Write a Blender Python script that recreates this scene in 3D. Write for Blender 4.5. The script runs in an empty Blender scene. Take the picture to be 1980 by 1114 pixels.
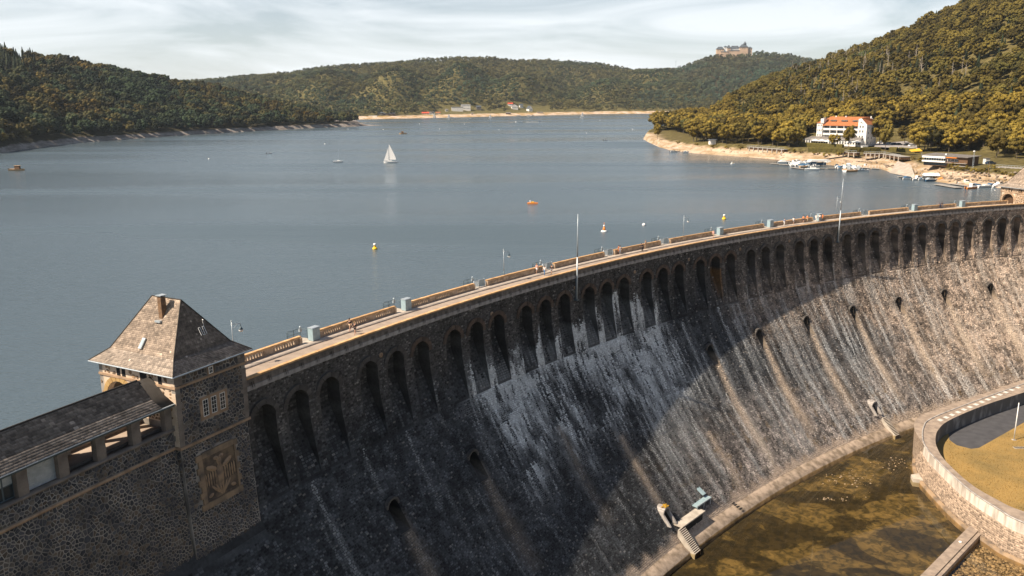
import bpy, bmesh, math, random
import numpy as np
from mathutils import Matrix, Vector
R_ = math.radians
scn = bpy.context.scene
# ------------------------------------------------------------ camera, sky, sun, exposure
CAM = np.array([0.0, 0.0, 28.38]); FPX = 1610.2; PITCH = R_(12.885); ROLL = R_(-0.30)
_F = np.array([0, math.cos(PITCH), -math.sin(PITCH)]); _R = np.array([1.0, 0, 0]); _U = np.cross(_R, _F)
_R, _U = math.cos(ROLL)*_R + math.sin(ROLL)*_U, -math.sin(ROLL)*_R + math.cos(ROLL)*_U
cd = bpy.data.cameras.new('camera'); cam = bpy.data.objects.new('camera', cd); scn.collection.objects.link(cam)
cd.sensor_width = 36; cd.lens = 36*FPX/1980; cd.clip_start = 0.5; cd.clip_end = 30000
cam.matrix_world = Matrix(((_R[0], _U[0], -_F[0], CAM[0]), (_R[1], _U[1], -_F[1], CAM[1]), (_R[2], _U[2], -_F[2], CAM[2]), (0, 0, 0, 1)))
scn.camera = cam
SUN_AZ, SUN_EL = 245.5, 48.0            # azimuth clockwise from +Y
world = bpy.data.worlds.new('World'); scn.world = world; world.use_nodes = True
def setup_world():
    nt = world.node_tree; nt.nodes.clear(); N = nt.nodes; L = nt.links
    sky = N.new('ShaderNodeTexSky'); sky.sky_type = 'NISHITA'; sky.sun_disc = False
    sky.sun_elevation = R_(SUN_EL); sky.sun_rotation = R_(SUN_AZ); sky.altitude = 300; sky.air_density = 1.0; sky.dust_density = .7; sky.ozone_density = 1.5
    tc = N.new('ShaderNodeTexCoord')
    mp = N.new('ShaderNodeMapping'); mp.inputs['Scale'].default_value = (1.6, 1.6, 9.0); mp.inputs['Rotation'].default_value = (0.10, 0.16, 0.3)
    n1 = N.new('ShaderNodeTexNoise'); n1.inputs['Scale'].default_value = 1.7; n1.inputs['Detail'].default_value = 9; n1.inputs['Roughness'].default_value = .55; n1.inputs['Distortion'].default_value = .8
    L.new(tc.outputs['Generated'], mp.inputs['Vector']); L.new(mp.outputs['Vector'], n1.inputs['Vector'])
    cr = N.new('ShaderNodeValToRGB'); cr.color_ramp.elements[0].position = .40; cr.color_ramp.elements[1].position = .60
    L.new(n1.outputs['Fac'], cr.inputs['Fac'])
    # clouds thicken towards the horizon, thin out overhead
    sp = N.new('ShaderNodeSeparateXYZ'); L.new(tc.outputs['Generated'], sp.inputs[0])
    mr = N.new('ShaderNodeMapRange'); mr.inputs['From Min'].default_value = 0.0; mr.inputs['From Max'].default_value = .27; mr.inputs['To Min'].default_value = .42; mr.inputs['To Max'].default_value = .03
    L.new(sp.outputs['Z'], mr.inputs['Value'])
    ml = N.new('ShaderNodeMath'); ml.operation = 'MULTIPLY'; L.new(cr.outputs['Color'], ml.inputs[0])
    mr2 = N.new('ShaderNodeMapRange'); mr2.inputs['From Min'].default_value = 0.0; mr2.inputs['From Max'].default_value = .3; mr2.inputs['To Min'].default_value = .62; mr2.inputs['To Max'].default_value = .06
    L.new(sp.outputs['Z'], mr2.inputs['Value']); L.new(mr2.outputs[0], ml.inputs[1])
    ad = N.new('ShaderNodeMath'); ad.operation = 'ADD'; ad.use_clamp = True; L.new(ml.outputs[0], ad.inputs[0]); L.new(mr.outputs[0], ad.inputs[1])
    mx = N.new('ShaderNodeMix'); mx.data_type = 'RGBA'; L.new(ad.outputs[0], mx.inputs['Factor'])
    L.new(sky.outputs[0], mx.inputs['A']); mx.inputs['B'].default_value = (13.0, 13.5, 13.9, 1)
    bg = N.new('ShaderNodeBackground'); bg.inputs['Strength'].default_value = 0.050
    L.new(mx.outputs['Result'], bg.inputs['Color']); out = N.new('ShaderNodeOutputWorld'); L.new(bg.outputs[0], out.inputs[0])
setup_world()
sd = bpy.data.lights.new('sun', 'SUN'); sd.energy = 5.0; sd.angle = R_(.55); sd.color = (1, .85, .68)
sun = bpy.data.objects.new('sun', sd); scn.collection.objects.link(sun)
_s = Vector((math.sin(R_(SUN_AZ))*math.cos(R_(SUN_EL)), math.cos(R_(SUN_AZ))*math.cos(R_(SUN_EL)), math.sin(R_(SUN_EL))))
sun.rotation_euler = _s.to_track_quat('Z', 'Y').to_euler(); sun.location = (0, 0, 300)
vs = scn.view_settings; vs.view_transform = 'Standard'; vs.look = 'None'; vs.exposure = 0.85; vs.gamma = 1; vs.use_curve_mapping = False
scn.render.engine = 'CYCLES'

# ------------------------------------------------------------ survey: picture ray -> place in the world
def ray(px, py): return _F + _R*((px-990)/FPX) - _U*((py-557)/FPX)
def on_z(px, py, z=-9.0): d = ray(px, py); P = CAM + d*((z-CAM[2])/d[2]); return P
def at_y(px, py, Y): d = ray(px, py); return CAM + d*(Y/d[1])
LAKE = -9.0; BASIN = -43.2
CTR = np.array([234.88, -59.76]); ANG0 = -0.271238 + 2.892463
def ang(s): return ANG0 - s/299.0
def D(s, r, z):
    a = ang(np.asarray(s, float)); return np.stack(np.broadcast_arrays(CTR[0]+r*np.cos(a), CTR[1]+r*np.sin(a), z), -1)
def frame(s, r, z):      # local x along the crest to the right, local y upstream, z up
    a = ang(s); return Matrix.Translation(Vector(D(s, r, z))) @ Matrix.Rotation(a-math.pi/2, 4, 'Z')
_pz = np.array([-60, -42, -30, -20, -16.5, -14, -8, -3, 20.]); _pr = np.array([261.5, 276.5, 287, 293.8, 296.0, 297.2, 298.4, 298.8, 298.8])
def rf(z): return np.interp(z, _pz, _pr)
rng = np.random.default_rng(7); random.seed(7)

# ------------------------------------------------------------ objects
COL = scn.collection
def tag(o, label=None, cat=None, group=None, kind=None):
    if label: o['label'] = label
    if cat: o['category'] = cat
    if group: o['group'] = group
    if kind: o['kind'] = kind
    return o
def thing(name, label, cat, M=None, group=None):
    o = bpy.data.objects.new(name, None); COL.objects.link(o); o.empty_display_size = .3
    if M is not None: o.matrix_world = M
    return tag(o, label, cat, group)
def T(x=0, y=0, z=0, rz=0): return Matrix.Translation((x, y, z)) @ Matrix.Rotation(rz, 4, 'Z')
def link(name, me, parent=None, M=None):
    o = bpy.data.objects.new(name, me); COL.objects.link(o)
    if parent is not None: o.parent = parent
    if M is not None: o.matrix_local = M
    return o
def copy_tree(o, parent=None):
    c = o.copy(); COL.objects.link(c); c.parent = parent
    for ch in list(o.children): copy_tree(ch, c)
    return c
def npmesh(name, V, faces4, mat, col=None, uv=None, smooth=False, tri=False):
    """V (n,3), faces (m,3|4) int array"""
    k = faces4.shape[1]; me = bpy.data.meshes.new(name)
    me.vertices.add(len(V)); me.vertices.foreach_set('co', np.asarray(V, np.float32).ravel())
    me.loops.add(faces4.size); me.loops.foreach_set('vertex_index', faces4.astype(np.int32).ravel())
    me.polygons.add(len(faces4)); me.polygons.foreach_set('loop_start', np.arange(0, faces4.size, k, dtype=np.int32))
    me.polygons.foreach_set('loop_total', np.full(len(faces4), k, np.int32))
    if smooth: me.polygons.foreach_set('use_smooth', np.ones(len(faces4), bool))
    me.update(calc_edges=True); me.validate()
    if col is not None:
        a = me.color_attributes.new('col', 'FLOAT_COLOR', 'POINT'); c = np.ones((len(V), 4), np.float32); c[:, :3] = col; a.data.foreach_set('color', c.ravel())
    if mat: me.materials.append(mat)
    return me
class MB:
    def __init__(s): s.v = []; s.f = []; s.m = []; s.mats = []; s.sm = []
    def mi(s, mat):
        if mat not in s.mats: s.mats.append(mat)
        return s.mats.index(mat)
    def add(s, V, F, mat, M=None, smooth=False):
        b = len(s.v)
        for p in V:
            p = Vector(p); s.v.append((M @ p) if M is not None else p)
        k = s.mi(mat)
        for f in F: s.f.append([b+i for i in f]); s.m.append(k); s.sm.append(smooth)
    def box(s, x0, x1, y0, y1, z0, z1, mat, M=None, tx=0, ty=0):
        V = [(x0, y0, z0), (x1, y0, z0), (x1, y1, z0), (x0, y1, z0), (x0+tx, y0+ty, z1), (x1-tx, y0+ty, z1), (x1-tx, y1-ty, z1), (x0+tx, y1-ty, z1)]
        s.add(V, [(3, 2, 1, 0), (4, 5, 6, 7), (0, 1, 5, 4), (1, 2, 6, 5), (2, 3, 7, 6), (3, 0, 4, 7)], mat, M)
    def tube(s, p0, p1, r0, mat, r1=None, n=8, M=None, cap=True):
        p0 = Vector(p0); p1 = Vector(p1); r1 = r0 if r1 is None else r1; d = (p1-p0).normalized()
        a = d.cross(Vector((0, 0, 1))) if abs(d.z) < .95 else d.cross(Vector((1, 0, 0))); a.normalize(); b = d.cross(a)
        V = []
        for p, r in ((p0, r0), (p1, r1)):
            for i in range(n): t = 2*math.pi*i/n; V.append(p + a*(r*math.cos(t)) + b*(r*math.sin(t)))
        F = [(i, (i+1) % n, n+(i+1) % n, n+i) for i in range(n)]
        if cap: F += [tuple(range(n-1, -1, -1)), tuple(range(n, 2*n))]
        s.add(V, F, mat, M, smooth=n > 6)
    def lathe(s, prof, mat, n=12, M=None):
        V = [(r*math.cos(2*math.pi*i/n), r*math.sin(2*math.pi*i/n), z) for r, z in prof for i in range(n)]; k = len(prof)
        F = [(j*n+i, j*n+(i+1) % n, (j+1)*n+(i+1) % n, (j+1)*n+i) for j in range(k-1) for i in range(n)]
        F += [tuple(range(n-1, -1, -1)), tuple(range((k-1)*n, k*n))]
        s.add(V, F, mat, M, smooth=True)
    def prism(s, poly, d0, d1, mat, axis='y', M=None):   # poly in (x,z) extruded along y, or (x,y) along z, or (y,z) along x
        def P(a, b, d): return {'y': (a, d, b), 'z': (a, b, d), 'x': (d, a, b)}[axis]
        n = len(poly); V = [P(a, b, d0) for a, b in poly] + [P(a, b, d1) for a, b in poly]
        s.add(V, [tuple(range(n-1, -1, -1)), tuple(range(n, 2*n))] + [(i, (i+1) % n, n+(i+1) % n, n+i) for i in range(n)], mat, M)
    def mesh(s, name):
        me = bpy.data.meshes.new(name); me.from_pydata([tuple(v) for v in s.v], [], s.f)
        for m in s.mats: me.materials.append(m)
        me.polygons.foreach_set('material_index', s.m); me.polygons.foreach_set('use_smooth', s.sm); me.update()
        bm = bmesh.new(); bm.from_mesh(me); bmesh.ops.recalc_face_normals(bm, faces=bm.faces); bm.to_mesh(me); bm.free()
        return me
    def build(s, name, parent=None, M=None): return link(name, s.mesh(name), parent, M)

# ------------------------------------------------------------ numpy noise
def _h(i, j, s): 
    n = (i*374761393 + j*668265263 + s*1442695041) & 0xffffffff
    n = ((n ^ (n >> 13))*1274126177) & 0xffffffff
    return ((n ^ (n >> 16)) & 0xffff)/65535.0
def vn(x, y, s=0):
    x = np.asarray(x, float); y = np.asarray(y, float); i = np.floor(x).astype(np.int64); j = np.floor(y).astype(np.int64)
    u = x-i; v = y-j; u = u*u*(3-2*u); v = v*v*(3-2*v)
    a = _h(i, j, s); b = _h(i+1, j, s); c = _h(i, j+1, s); d = _h(i+1, j+1, s)
    return (a*(1-u)+b*u)*(1-v) + (c*(1-u)+d*u)*v
def fbm(x, y, s=0, o=4):
    t = 0; a = .5; w = 0
    for k in range(o): t = t + a*vn(x*2**k+k*17.3, y*2**k-k*9.1, s+k); w += a; a *= .55
    return t/w
def sst(a, b, x): t = np.clip((x-a)/(b-a), 0, 1); return t*t*(3-2*t)

# ------------------------------------------------------------ materials
def mat(name, c1, c2=None, rough=.8, scale=2.0, bump=0.0, bscale=None, metal=0, detail=6, coord='Object', lo=.35, hi=.65, spec=.3, rnd=0.0, stretch=None):
    m = bpy.data.materials.new(name); m.use_nodes = True; nt = m.node_tree; N = nt.nodes; L = nt.links; b = N['Principled BSDF']
    b.inputs['Roughness'].default_value = rough; b.inputs['Metallic'].default_value = metal; b.inputs['Specular IOR Level'].default_value = spec
    c2 = c2 or tuple(min(1, x*.78) for x in c1)
    tc = N.new('ShaderNodeTexCoord'); src = tc.outputs[coord]
    if stretch: mp = N.new('ShaderNodeMapping'); mp.inputs['Scale'].default_value = stretch; L.new(src, mp.inputs[0]); src = mp.outputs[0]
    n = N.new('ShaderNodeTexNoise'); n.inputs['Scale'].default_value = scale; n.inputs['Detail'].default_value = detail; L.new(src, n.inputs['Vector'])
    r = N.new('ShaderNodeMapRange'); r.inputs['From Min'].default_value = lo; r.inputs['From Max'].default_value = hi; L.new(n.outputs['Fac'], r.inputs['Value'])
    mx = N.new('ShaderNodeMix'); mx.data_type = 'RGBA'; mx.inputs['A'].default_value = (*c1, 1); mx.inputs['B'].default_value = (*c2, 1); L.new(r.outputs[0], mx.inputs['Factor'])
    o = mx.outputs['Result']
    if rnd:
        oi = N.new('ShaderNodeObjectInfo'); mr = N.new('ShaderNodeMapRange'); mr.inputs['To Min'].default_value = 1-rnd; mr.inputs['To Max'].default_value = 1+rnd; L.new(oi.outputs['Random'], mr.inputs['Value'])
        vm = N.new('ShaderNodeVectorMath'); vm.operation = 'SCALE'; L.new(o, vm.inputs[0]); L.new(mr.outputs[0], vm.inputs['Scale']); o = vm.outputs[0]
    L.new(o, b.inputs['Base Color'])
    if bump:
        n2 = N.new('ShaderNodeTexNoise'); n2.inputs['Scale'].default_value = bscale or scale*6; n2.inputs['Detail'].default_value = 5; L.new(src, n2.inputs['Vector'])
        bp = N.new('ShaderNodeBump'); bp.inputs['Strength'].default_value = min(1, bump); bp.inputs['Distance'].default_value = .05; L.new(n2.outputs['Fac'], bp.inputs['Height']); L.new(bp.outputs[0], b.inputs['Normal'])
    return m
def colmat(name, rough=.85, scale=3.0, amp=.25, bump=.4, bscale=12, spec=.25):
    m = bpy.data.materials.new(name); m.use_nodes = True; nt = m.node_tree; N = nt.nodes; L = nt.links; b = N['Principled BSDF']
    b.inputs['Roughness'].default_value = rough; b.inputs['Specular IOR Level'].default_value = spec
    a = N.new('ShaderNodeVertexColor'); a.layer_name = 'col'; tc = N.new('ShaderNodeTexCoord')
    n = N.new('ShaderNodeTexNoise'); n.inputs['Scale'].default_value = scale; n.inputs['Detail'].default_value = 6; L.new(tc.outputs['Object'], n.inputs['Vector'])
    mr = N.new('ShaderNodeMapRange'); mr.inputs['From Min'].default_value = .3; mr.inputs['From Max'].default_value = .7; mr.inputs['To Min'].default_value = 1-amp; mr.inputs['To Max'].default_value = 1+amp; L.new(n.outputs['Fac'], mr.inputs['Value'])
    vm = N.new('ShaderNodeVectorMath'); vm.operation = 'SCALE'; L.new(a.outputs['Color'], vm.inputs[0]); L.new(mr.outputs[0], vm.inputs['Scale']); L.new(vm.outputs[0], b.inputs['Base Color'])
    n2 = N.new('ShaderNodeTexNoise'); n2.inputs['Scale'].default_value = bscale; n2.inputs['Detail'].default_value = 4; L.new(tc.outputs['Object'], n2.inputs['Vector'])
    bp = N.new('ShaderNodeBump'); bp.inputs['Strength'].default_value = bump; bp.inputs['Distance'].default_value = .05; L.new(n2.outputs['Fac'], bp.inputs['Height']); L.new(bp.outputs[0], b.inputs['Normal'])
    return m
M_STONECOL = colmat('rubble_stone')
M_SAND = mat('sandstone', (.42, .29, .19), (.28, .19, .12), rough=.9, scale=1.2, bump=.4, rnd=.12)
M_CAP = mat('weathered_coping', (.62, .40, .20), (.38, .22, .10), rough=.9, scale=1.0, bump=.5, rnd=.15)
M_BAL = mat('balustrade_stone', (.56, .43, .30), (.36, .265, .18), rough=.9, scale=1.6, bump=.4)
M_BAND = mat('pale_band_stone', (.40, .37, .34), (.22, .20, .185), rough=.9, scale=.9, bump=.3, rnd=.1)
M_PARA = mat('parapet_stone', (.20, .17, .145), (.10, .088, .076), rough=.92, scale=1.2, bump=.6, rnd=.18)
M_MORTAR = mat('mortar', (.36, .325, .28), (.13, .118, .105), rough=.95, scale=.45, bump=.5)
M_CREAM = mat('cream_render', (.62, .50, .38), (.50, .39, .28), rough=.9, scale=1.5, bump=.3)
M_QUOIN = mat('quoin_stone', (.24, .20, .165), (.15, .125, .105), rough=.9, scale=1.0, bump=.5)
M_DARK = mat('dark_recess', (.012, .012, .013), rough=.9, scale=3)
M_ROAD = mat('road_paving', (.36, .29, .23), (.28, .225, .18), rough=.9, scale=.8, bump=.15)
M_KERB = mat('kerb_stone', (.50, .43, .36), (.36, .31, .26), rough=.85, scale=2)
M_BLUE = mat('grey_blue_metal', (.30, .40, .43), (.24, .33, .36), rough=.45, scale=2, spec=.5)
M_BLUED = mat('dark_blue_grey_metal', (.08, .12, .14), rough=.45, scale=2, spec=.5)
M_STEEL = mat('galvanised_steel', (.48, .53, .56), (.36, .41, .44), rough=.4, metal=.3, scale=3, spec=.5)
M_WHITE = mat('white_paint', (.80, .80, .78), (.72, .72, .70), rough=.5, scale=2)
M_GLASS = mat('dark_window_glass', (.03, .04, .045), rough=.08, scale=1, spec=.6)
M_CONC = mat('pale_concrete', (.50, .45, .38), (.34, .30, .25), rough=.9, scale=.7, bump=.3)
M_DARKW = mat('dark_oak_and_riser_shade', (.10, .055, .03), (.07, .04, .02), scale=3)
M_SLATE = colmat('slate', rough=.7, scale=2.5, amp=.3, bump=.3, bscale=20, spec=.35)
# ============================================================ the dam
BAY = 17.297; APITCH = 5.1376; LB = 52
S0, S1 = -64.0, 262.0
ARCH = [BAY*(n//3)+APITCH*(n % 3-1) for n in range(39)]
OUTS = [9.6+17.25*k for k in range(13) if k not in (2, 3, 4)]
def streak(s, z, c, z0, z1, w0, w1, st, p=1.0):
    t = np.clip((z0-z)/(z0-z1), 0, 1); w = w0+(w1-w0)*t; wob = .35*(vn(z*.3, c, 3)-.5)
    return st*np.exp(-((s-c-wob)/w)**2*p)*sst(0, .04, t)*(1-t)**.45*((z < z0) & (z > z1))
_rs = np.random.default_rng(11)
RAND_STREAKS = [(_rs.uniform(64, 245), _rs.uniform(-30, -9), _rs.uniform(6, 18), _rs.uniform(.12, .35), _rs.uniform(.35, 1.0), _rs.uniform(.2, .8)) for _ in range(150)]
RAND_STREAKS += [(_rs.uniform(-8, 70), _rs.uniform(-34, -12), _rs.uniform(3, 12), _rs.uniform(.1, .25), _rs.uniform(.2, .6), _rs.uniform(.1, .4)) for _ in range(40)]
def dam_color(s, z, grain, depk=1.0):
    """albedo of the masonry; grain = one random number per stone"""
    s = np.asarray(s, float); z = np.asarray(z, float); g = np.asarray(grain, float)
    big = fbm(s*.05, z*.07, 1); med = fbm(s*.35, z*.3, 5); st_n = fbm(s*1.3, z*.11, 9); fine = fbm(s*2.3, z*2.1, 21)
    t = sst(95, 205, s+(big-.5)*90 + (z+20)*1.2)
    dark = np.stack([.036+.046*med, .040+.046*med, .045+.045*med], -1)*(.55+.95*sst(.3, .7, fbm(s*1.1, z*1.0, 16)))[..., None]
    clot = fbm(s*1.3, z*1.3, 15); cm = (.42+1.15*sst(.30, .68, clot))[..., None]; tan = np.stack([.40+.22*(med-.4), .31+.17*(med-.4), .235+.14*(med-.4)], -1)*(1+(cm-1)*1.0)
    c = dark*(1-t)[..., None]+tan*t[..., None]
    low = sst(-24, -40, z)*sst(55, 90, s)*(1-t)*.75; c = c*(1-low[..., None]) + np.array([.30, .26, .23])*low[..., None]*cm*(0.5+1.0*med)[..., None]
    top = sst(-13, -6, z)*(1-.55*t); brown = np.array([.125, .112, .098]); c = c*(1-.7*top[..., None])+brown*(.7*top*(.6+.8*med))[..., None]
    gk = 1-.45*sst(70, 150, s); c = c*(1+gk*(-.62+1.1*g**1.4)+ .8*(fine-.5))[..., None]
    c = c*(1-.45*sst(.5, .72, st_n)*(s > 40))[..., None]
    # mineral deposit: patches and runs
    dep = np.zeros_like(s); reg = sst(28, 34, s+3*(vn(s*.3, z*.15, 40)-.5))*(1-sst(80, 93, s+(z+12)*.55))
    for q, (T_, Lq, kq) in enumerate(((-8.0, 4.2, 1.45), (-10.6, 3.8, 1.35), (-13.4, 4.2, 1.3), (-16.4, 4.4, 1.1), (-19.8, 5.0, .8), (-23.8, 5.5, .55))):
        ed = T_+(vn(s*2.1, T_, 31+q)-.5)*2.8+(vn(s*.35, T_, 41+q)-.5)*3.4; ed = ed-2.4*(1-sst(34, 58, s)); d_ = ed-z; dep = np.maximum(dep, kq*sst(0, .25, d_)*np.exp(-np.clip(d_, 0, 99)/Lq)*np.clip(vn(s*1.9, z*.14+T_, 51+q)*2.4-.35, 0, 1)*np.clip(vn(s*.24, T_*.3, 61+q)*3.0-.35, .10, 1))
    dep = dep*reg; dep = np.maximum(dep, .45*np.clip(fbm(s*1.5, z*.1, 71)*2.6-.9, 0, 1)*sst(-7.5, -10, z)*(1-sst(-22, -34, z)))*reg
    dep = sst(.16, .72, dep*(.35+1.3*vn(s*3.4, z*.45, 77)))
    dep = np.maximum(dep, .85*sst(.50, .74, fbm(s*1.15, z*.075, 71))*sst(88, 150, s)*sst(-9, -14, z)*(.35+.8*fbm(s*.12, z*.08, 73)))
    dep = dep + streak(s, z, -.2, -9.2, -27, .12, .62, .55) + streak(s, z, 17.1, -9.5, -24, .1, .4, .42) + streak(s, z, 24.3, -9, -17, .1, .3, .3)
    for (a, b, l, w0, w1, k) in RAND_STREAKS: dep = np.maximum(dep, streak(s, z, a, b, b-l, w0, w1, k))
    warm = np.zeros_like(s); halo = np.zeros_like(s)
    for k, o in enumerate(OUTS):
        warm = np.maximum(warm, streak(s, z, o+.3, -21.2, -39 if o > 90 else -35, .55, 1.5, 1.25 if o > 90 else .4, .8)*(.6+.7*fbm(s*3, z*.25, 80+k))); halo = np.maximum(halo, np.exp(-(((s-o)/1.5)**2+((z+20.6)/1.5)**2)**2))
    for (a, zt, zb, w, k) in ((96.4, -27, -42, 1.3, 1.1), (60.4, -27, -38, 1.0, .8), (83.5, -32, -42.5, 1.1, .8), (112, -33, -42, .8, .5), (47, -22, -36, 1.2, .35)): warm = np.maximum(warm, streak(s, z, a, zt, zb, w*.6, w, k)*(.5+.7*fbm(s*3, z*.3, 91)))
    white = np.stack([.66-.02*t, .68-.12*t, .67-.20*t], -1)*(.65+.6*fine)[..., None]
    dep = dep*depk; dep = np.clip(dep, 0, .95)[..., None]; c = c*(1-dep)+white*dep
    wc = np.array([.66, .53, .40])*(.6+.6*fine)[..., None]; warm = np.clip(warm, 0, .9)[..., None]; c = c*(1-warm)+wc*warm
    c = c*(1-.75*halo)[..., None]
    rust = (streak(s, z, 105.3, -6.2, -12.5, .35, .5, .8))[..., None]; c = c*(1-rust)+np.array([.33, .16, .04])*rust
    moss = (sst(.62, .8, fbm(s*.6+9, z*.6, 101))*sst(-26, -38, z)*sst(55, 80, s)*.55)[..., None]; c = c*(1-moss)+np.array([.20, .13, .05])*moss
    bright = ((g > .966)*(.25+.5*sst(-20, -9, z)*0+.35*sst(60, 120, s)))[..., None]; c = c*(1-bright)+np.array([.42, .38, .33])*bright
    toe = sst(-40.6, -41.7, z+(vn(s*.7, 1, 110)-.5)*1.2)[..., None]*.8; c = c*(1-toe)+np.array([.44, .35, .27])*toe*(.7+.5*med)[..., None]
    foot = (sst(-14.5, -17, z)*0)[..., None]; c = c*(1-foot)
    return np.clip(c, .008, .75)

dam = thing('dam_wall', 'great curved stone dam wall with arched overflow openings sweeping across the valley', 'dam')
# ---- faces: arch panels, outlet panels, plain strips, all in (s, r, z)
PV = []; PF = []
def addv(s, r, z): PV.append((s, r, z)); return len(PV)-1
def quad(a, b, c, d): PF.append((a, b, c, d))
def patch(sa, sb, za, zb, ds=2.5, dz=1.2, rfun=rf):
    ns = max(1, int(math.ceil((sb-sa)/ds))); nz = max(1, int(math.ceil((za-zb)/dz))); g = [[addv(sa+(sb-sa)*i/ns, rfun(za+(zb-za)*j/nz), za+(zb-za)*j/nz) for i in range(ns+1)] for j in range(nz+1)]
    for j in range(nz):
        for i in range(ns): quad(g[j][i], g[j+1][i], g[j+1][i+1], g[j][i+1])
NV = []; NF = []          # niche surfaces
def arch_panel(sL, sR, zT, zB, s0, a, zc, zb, back, nrow=10, narc=14):
    rows = [zc+(zb-zc)*(i/nrow) for i in range(nrow, -1, -1)]           # bottom -> springing
    cpts = [(s0-a, z, sL, z) for z in rows]
    ca = math.atan2(zT-zc, sL-s0) % (2*math.pi); cb = math.atan2(zT-zc, sR-s0)
    angs = sorted(set([math.pi*i/narc for i in range(1, narc)]+[ca, cb]), reverse=True)
    for t in angs:
        c, s_ = math.cos(t), math.sin(t); k = min(((sR-s0)/c if c > 1e-6 else 1e9), ((sL-s0)/c if c < -1e-6 else 1e9), (zT-zc)/s_ if s_ > 1e-6 else 1e9)
        cpts.append((s0+a*c, zc+a*s_, s0+k*c, zc+k*s_))
    cpts += [(s0+a, z, sR, z) for z in rows[::-1]]
    inn = [addv(p[0], rf(p[1]), p[1]) for p in cpts]; outr = [addv(p[2], rf(p[3]), p[3]) for p in cpts]
    for i in range(len(cpts)-1): quad(outr[i], outr[i+1], inn[i+1], inn[i])
    # below the opening
    nz = max(1, int((zb-zB)/1.0)); xs = [sL, s0-a, s0+a, sR]; g = [[addv(x, rf(zb+(zB-zb)*j/nz), zb+(zB-zb)*j/nz) for x in xs] for j in range(nz+1)]
    for j in range(nz):
        for i in range(3): quad(g[j][i], g[j+1][i], g[j+1][i+1], g[j][i+1])
    # reveal and back
    def nv(s, r, z): NV.append((s, r, z)); return len(NV)-1
    bi = [nv(p[0], rf(p[1]), p[1]) for p in cpts]; bb = [nv(p[0], max(back(p[1]), rf(p[1])), p[1]) for p in cpts]
    for i in range(len(cpts)-1): NF.append((bi[i], bi[i+1], bb[i+1], bb[i]))
    b2 = [nv(p[0], max(back(p[1]), rf(p[1])), p[1]) for p in cpts]; n = len(cpts)
    for i in range(n//2): 
        j = n-1-i
        if j-1 >= i+1: NF.append((b2[i], b2[i+1], b2[j-1], b2[j]))
def back_arch(z): return 300.5 if z > -7.2 else 300.5+(z+7.2)*(300.5-297.15)/(14.0-7.2)
def back_out(z): return 296.2 if z > -21.6 else 296.2+(z+21.6)*(296.2-291.35)/(23.6-21.6)*.98
def back_portal(z): return rf(-39.6)+3.0
patch(S0, -8.1, -1.46, -16)
patch(ARCH[-1]+APITCH/2+.3, S1, -1.46, -16)
AZC = -5.25; AA = 1.68
for n, s in enumerate(ARCH):
    sl = s-APITCH/2; sr = s+APITCH/2
    arch_panel(sl, sr, -1.46, -16, s, AA, AZC, -14.0, back_arch)
    if n % 3 == 2 and n < 38: patch(sr, ARCH[n+1]-APITCH/2, -1.46, -16)
patch(-8.1, ARCH[0]-APITCH/2, -1.46, -16); patch(ARCH[-1]+APITCH/2, ARCH[-1]+APITCH/2+.3, -1.46, -16)
patch(S0, S1, -16, -18.6)
prev = S0
for o in OUTS:
    patch(prev, o-1.8, -18.6, -25); arch_panel(o-1.8, o+1.8, -18.6, -25, o, .95, -20.75, -23.6, back_out, nrow=6, narc=10); prev = o+1.8
patch(prev, S1, -18.6, -25); patch(S0, S1, -25, -36.6)
prev = S0
for o in (60.0, 137.6):
    patch(prev, o-1.6, -36.6, -40); arch_panel(o-1.6, o+1.6, -36.6, -40, o, .72, -38.0, -39.7, back_portal, nrow=4, narc=10); prev = o+1.6
patch(prev, S1, -36.6, -40); patch(S0, S1, -40, -46)
def build_face(name, V, F, colf=.85, dk=1.0):
    V = np.array(V); W = D(V[:, 0], V[:, 1], V[:, 2]); gr = .25+.5*vn(V[:, 0]*3, V[:, 2]*3, 7)
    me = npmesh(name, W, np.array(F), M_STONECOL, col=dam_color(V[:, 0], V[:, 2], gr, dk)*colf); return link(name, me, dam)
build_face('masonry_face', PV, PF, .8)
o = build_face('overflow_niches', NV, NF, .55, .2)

# ---- rubble courses standing proud of the face (real relief), coarser with distance
def in_opening(s, z):
    m = np.zeros(s.shape, bool)
    for a in ARCH:
        d = np.abs(s-a); m |= (d < 1.85) & (z > -14.1) & ((z < AZC) | ((d**2+(z-AZC)**2) < 2.42**2))
    for o in OUTS:
        d = np.abs(s-o); m |= (d < 1.12) & (z > -23.7) & (z < -19.6) & ((z < -20.7) | ((d**2+(z+20.75)**2) < 1.15**2))
    for o in (60.0, 137.6):
        d = np.abs(s-o); m |= (d < 1.1) & (z > -39.9) & (z < -36.9)
    return m
zt = np.linspace(-1.5, -42.4, 400); rr = rf(zt); Lc = np.concatenate([[0], np.cumsum(np.hypot(np.diff(zt), np.diff(rr)))])
def z_of(L): return np.interp(L, Lc, zt)
def rubble(sa, sb, La, Lb, sc):
    rows = int((Lb-La)/(.34*sc)); S = []; Z = []; Wd = []; Hd = []
    for j in range(rows):
        L = La+(Lb-La)*(j+.5)/rows; n = int((sb-sa)/(.52*sc)); w = rng.uniform(.55, 1.5, n); w = w/w.sum()*(sb-sa)
        e = np.concatenate([[0], np.cumsum(w)]); S.append(sa+(e[:-1]+e[1:])/2); Wd.append(w); Z.append(L+rng.normal(0, .03*sc, n)); Hd.append(np.full(n, .34*sc))
    return np.concatenate(S), np.concatenate(Z), np.concatenate(Wd), np.concatenate(Hd)
allS, allL, allW, allH = [], [], [], []
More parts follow.
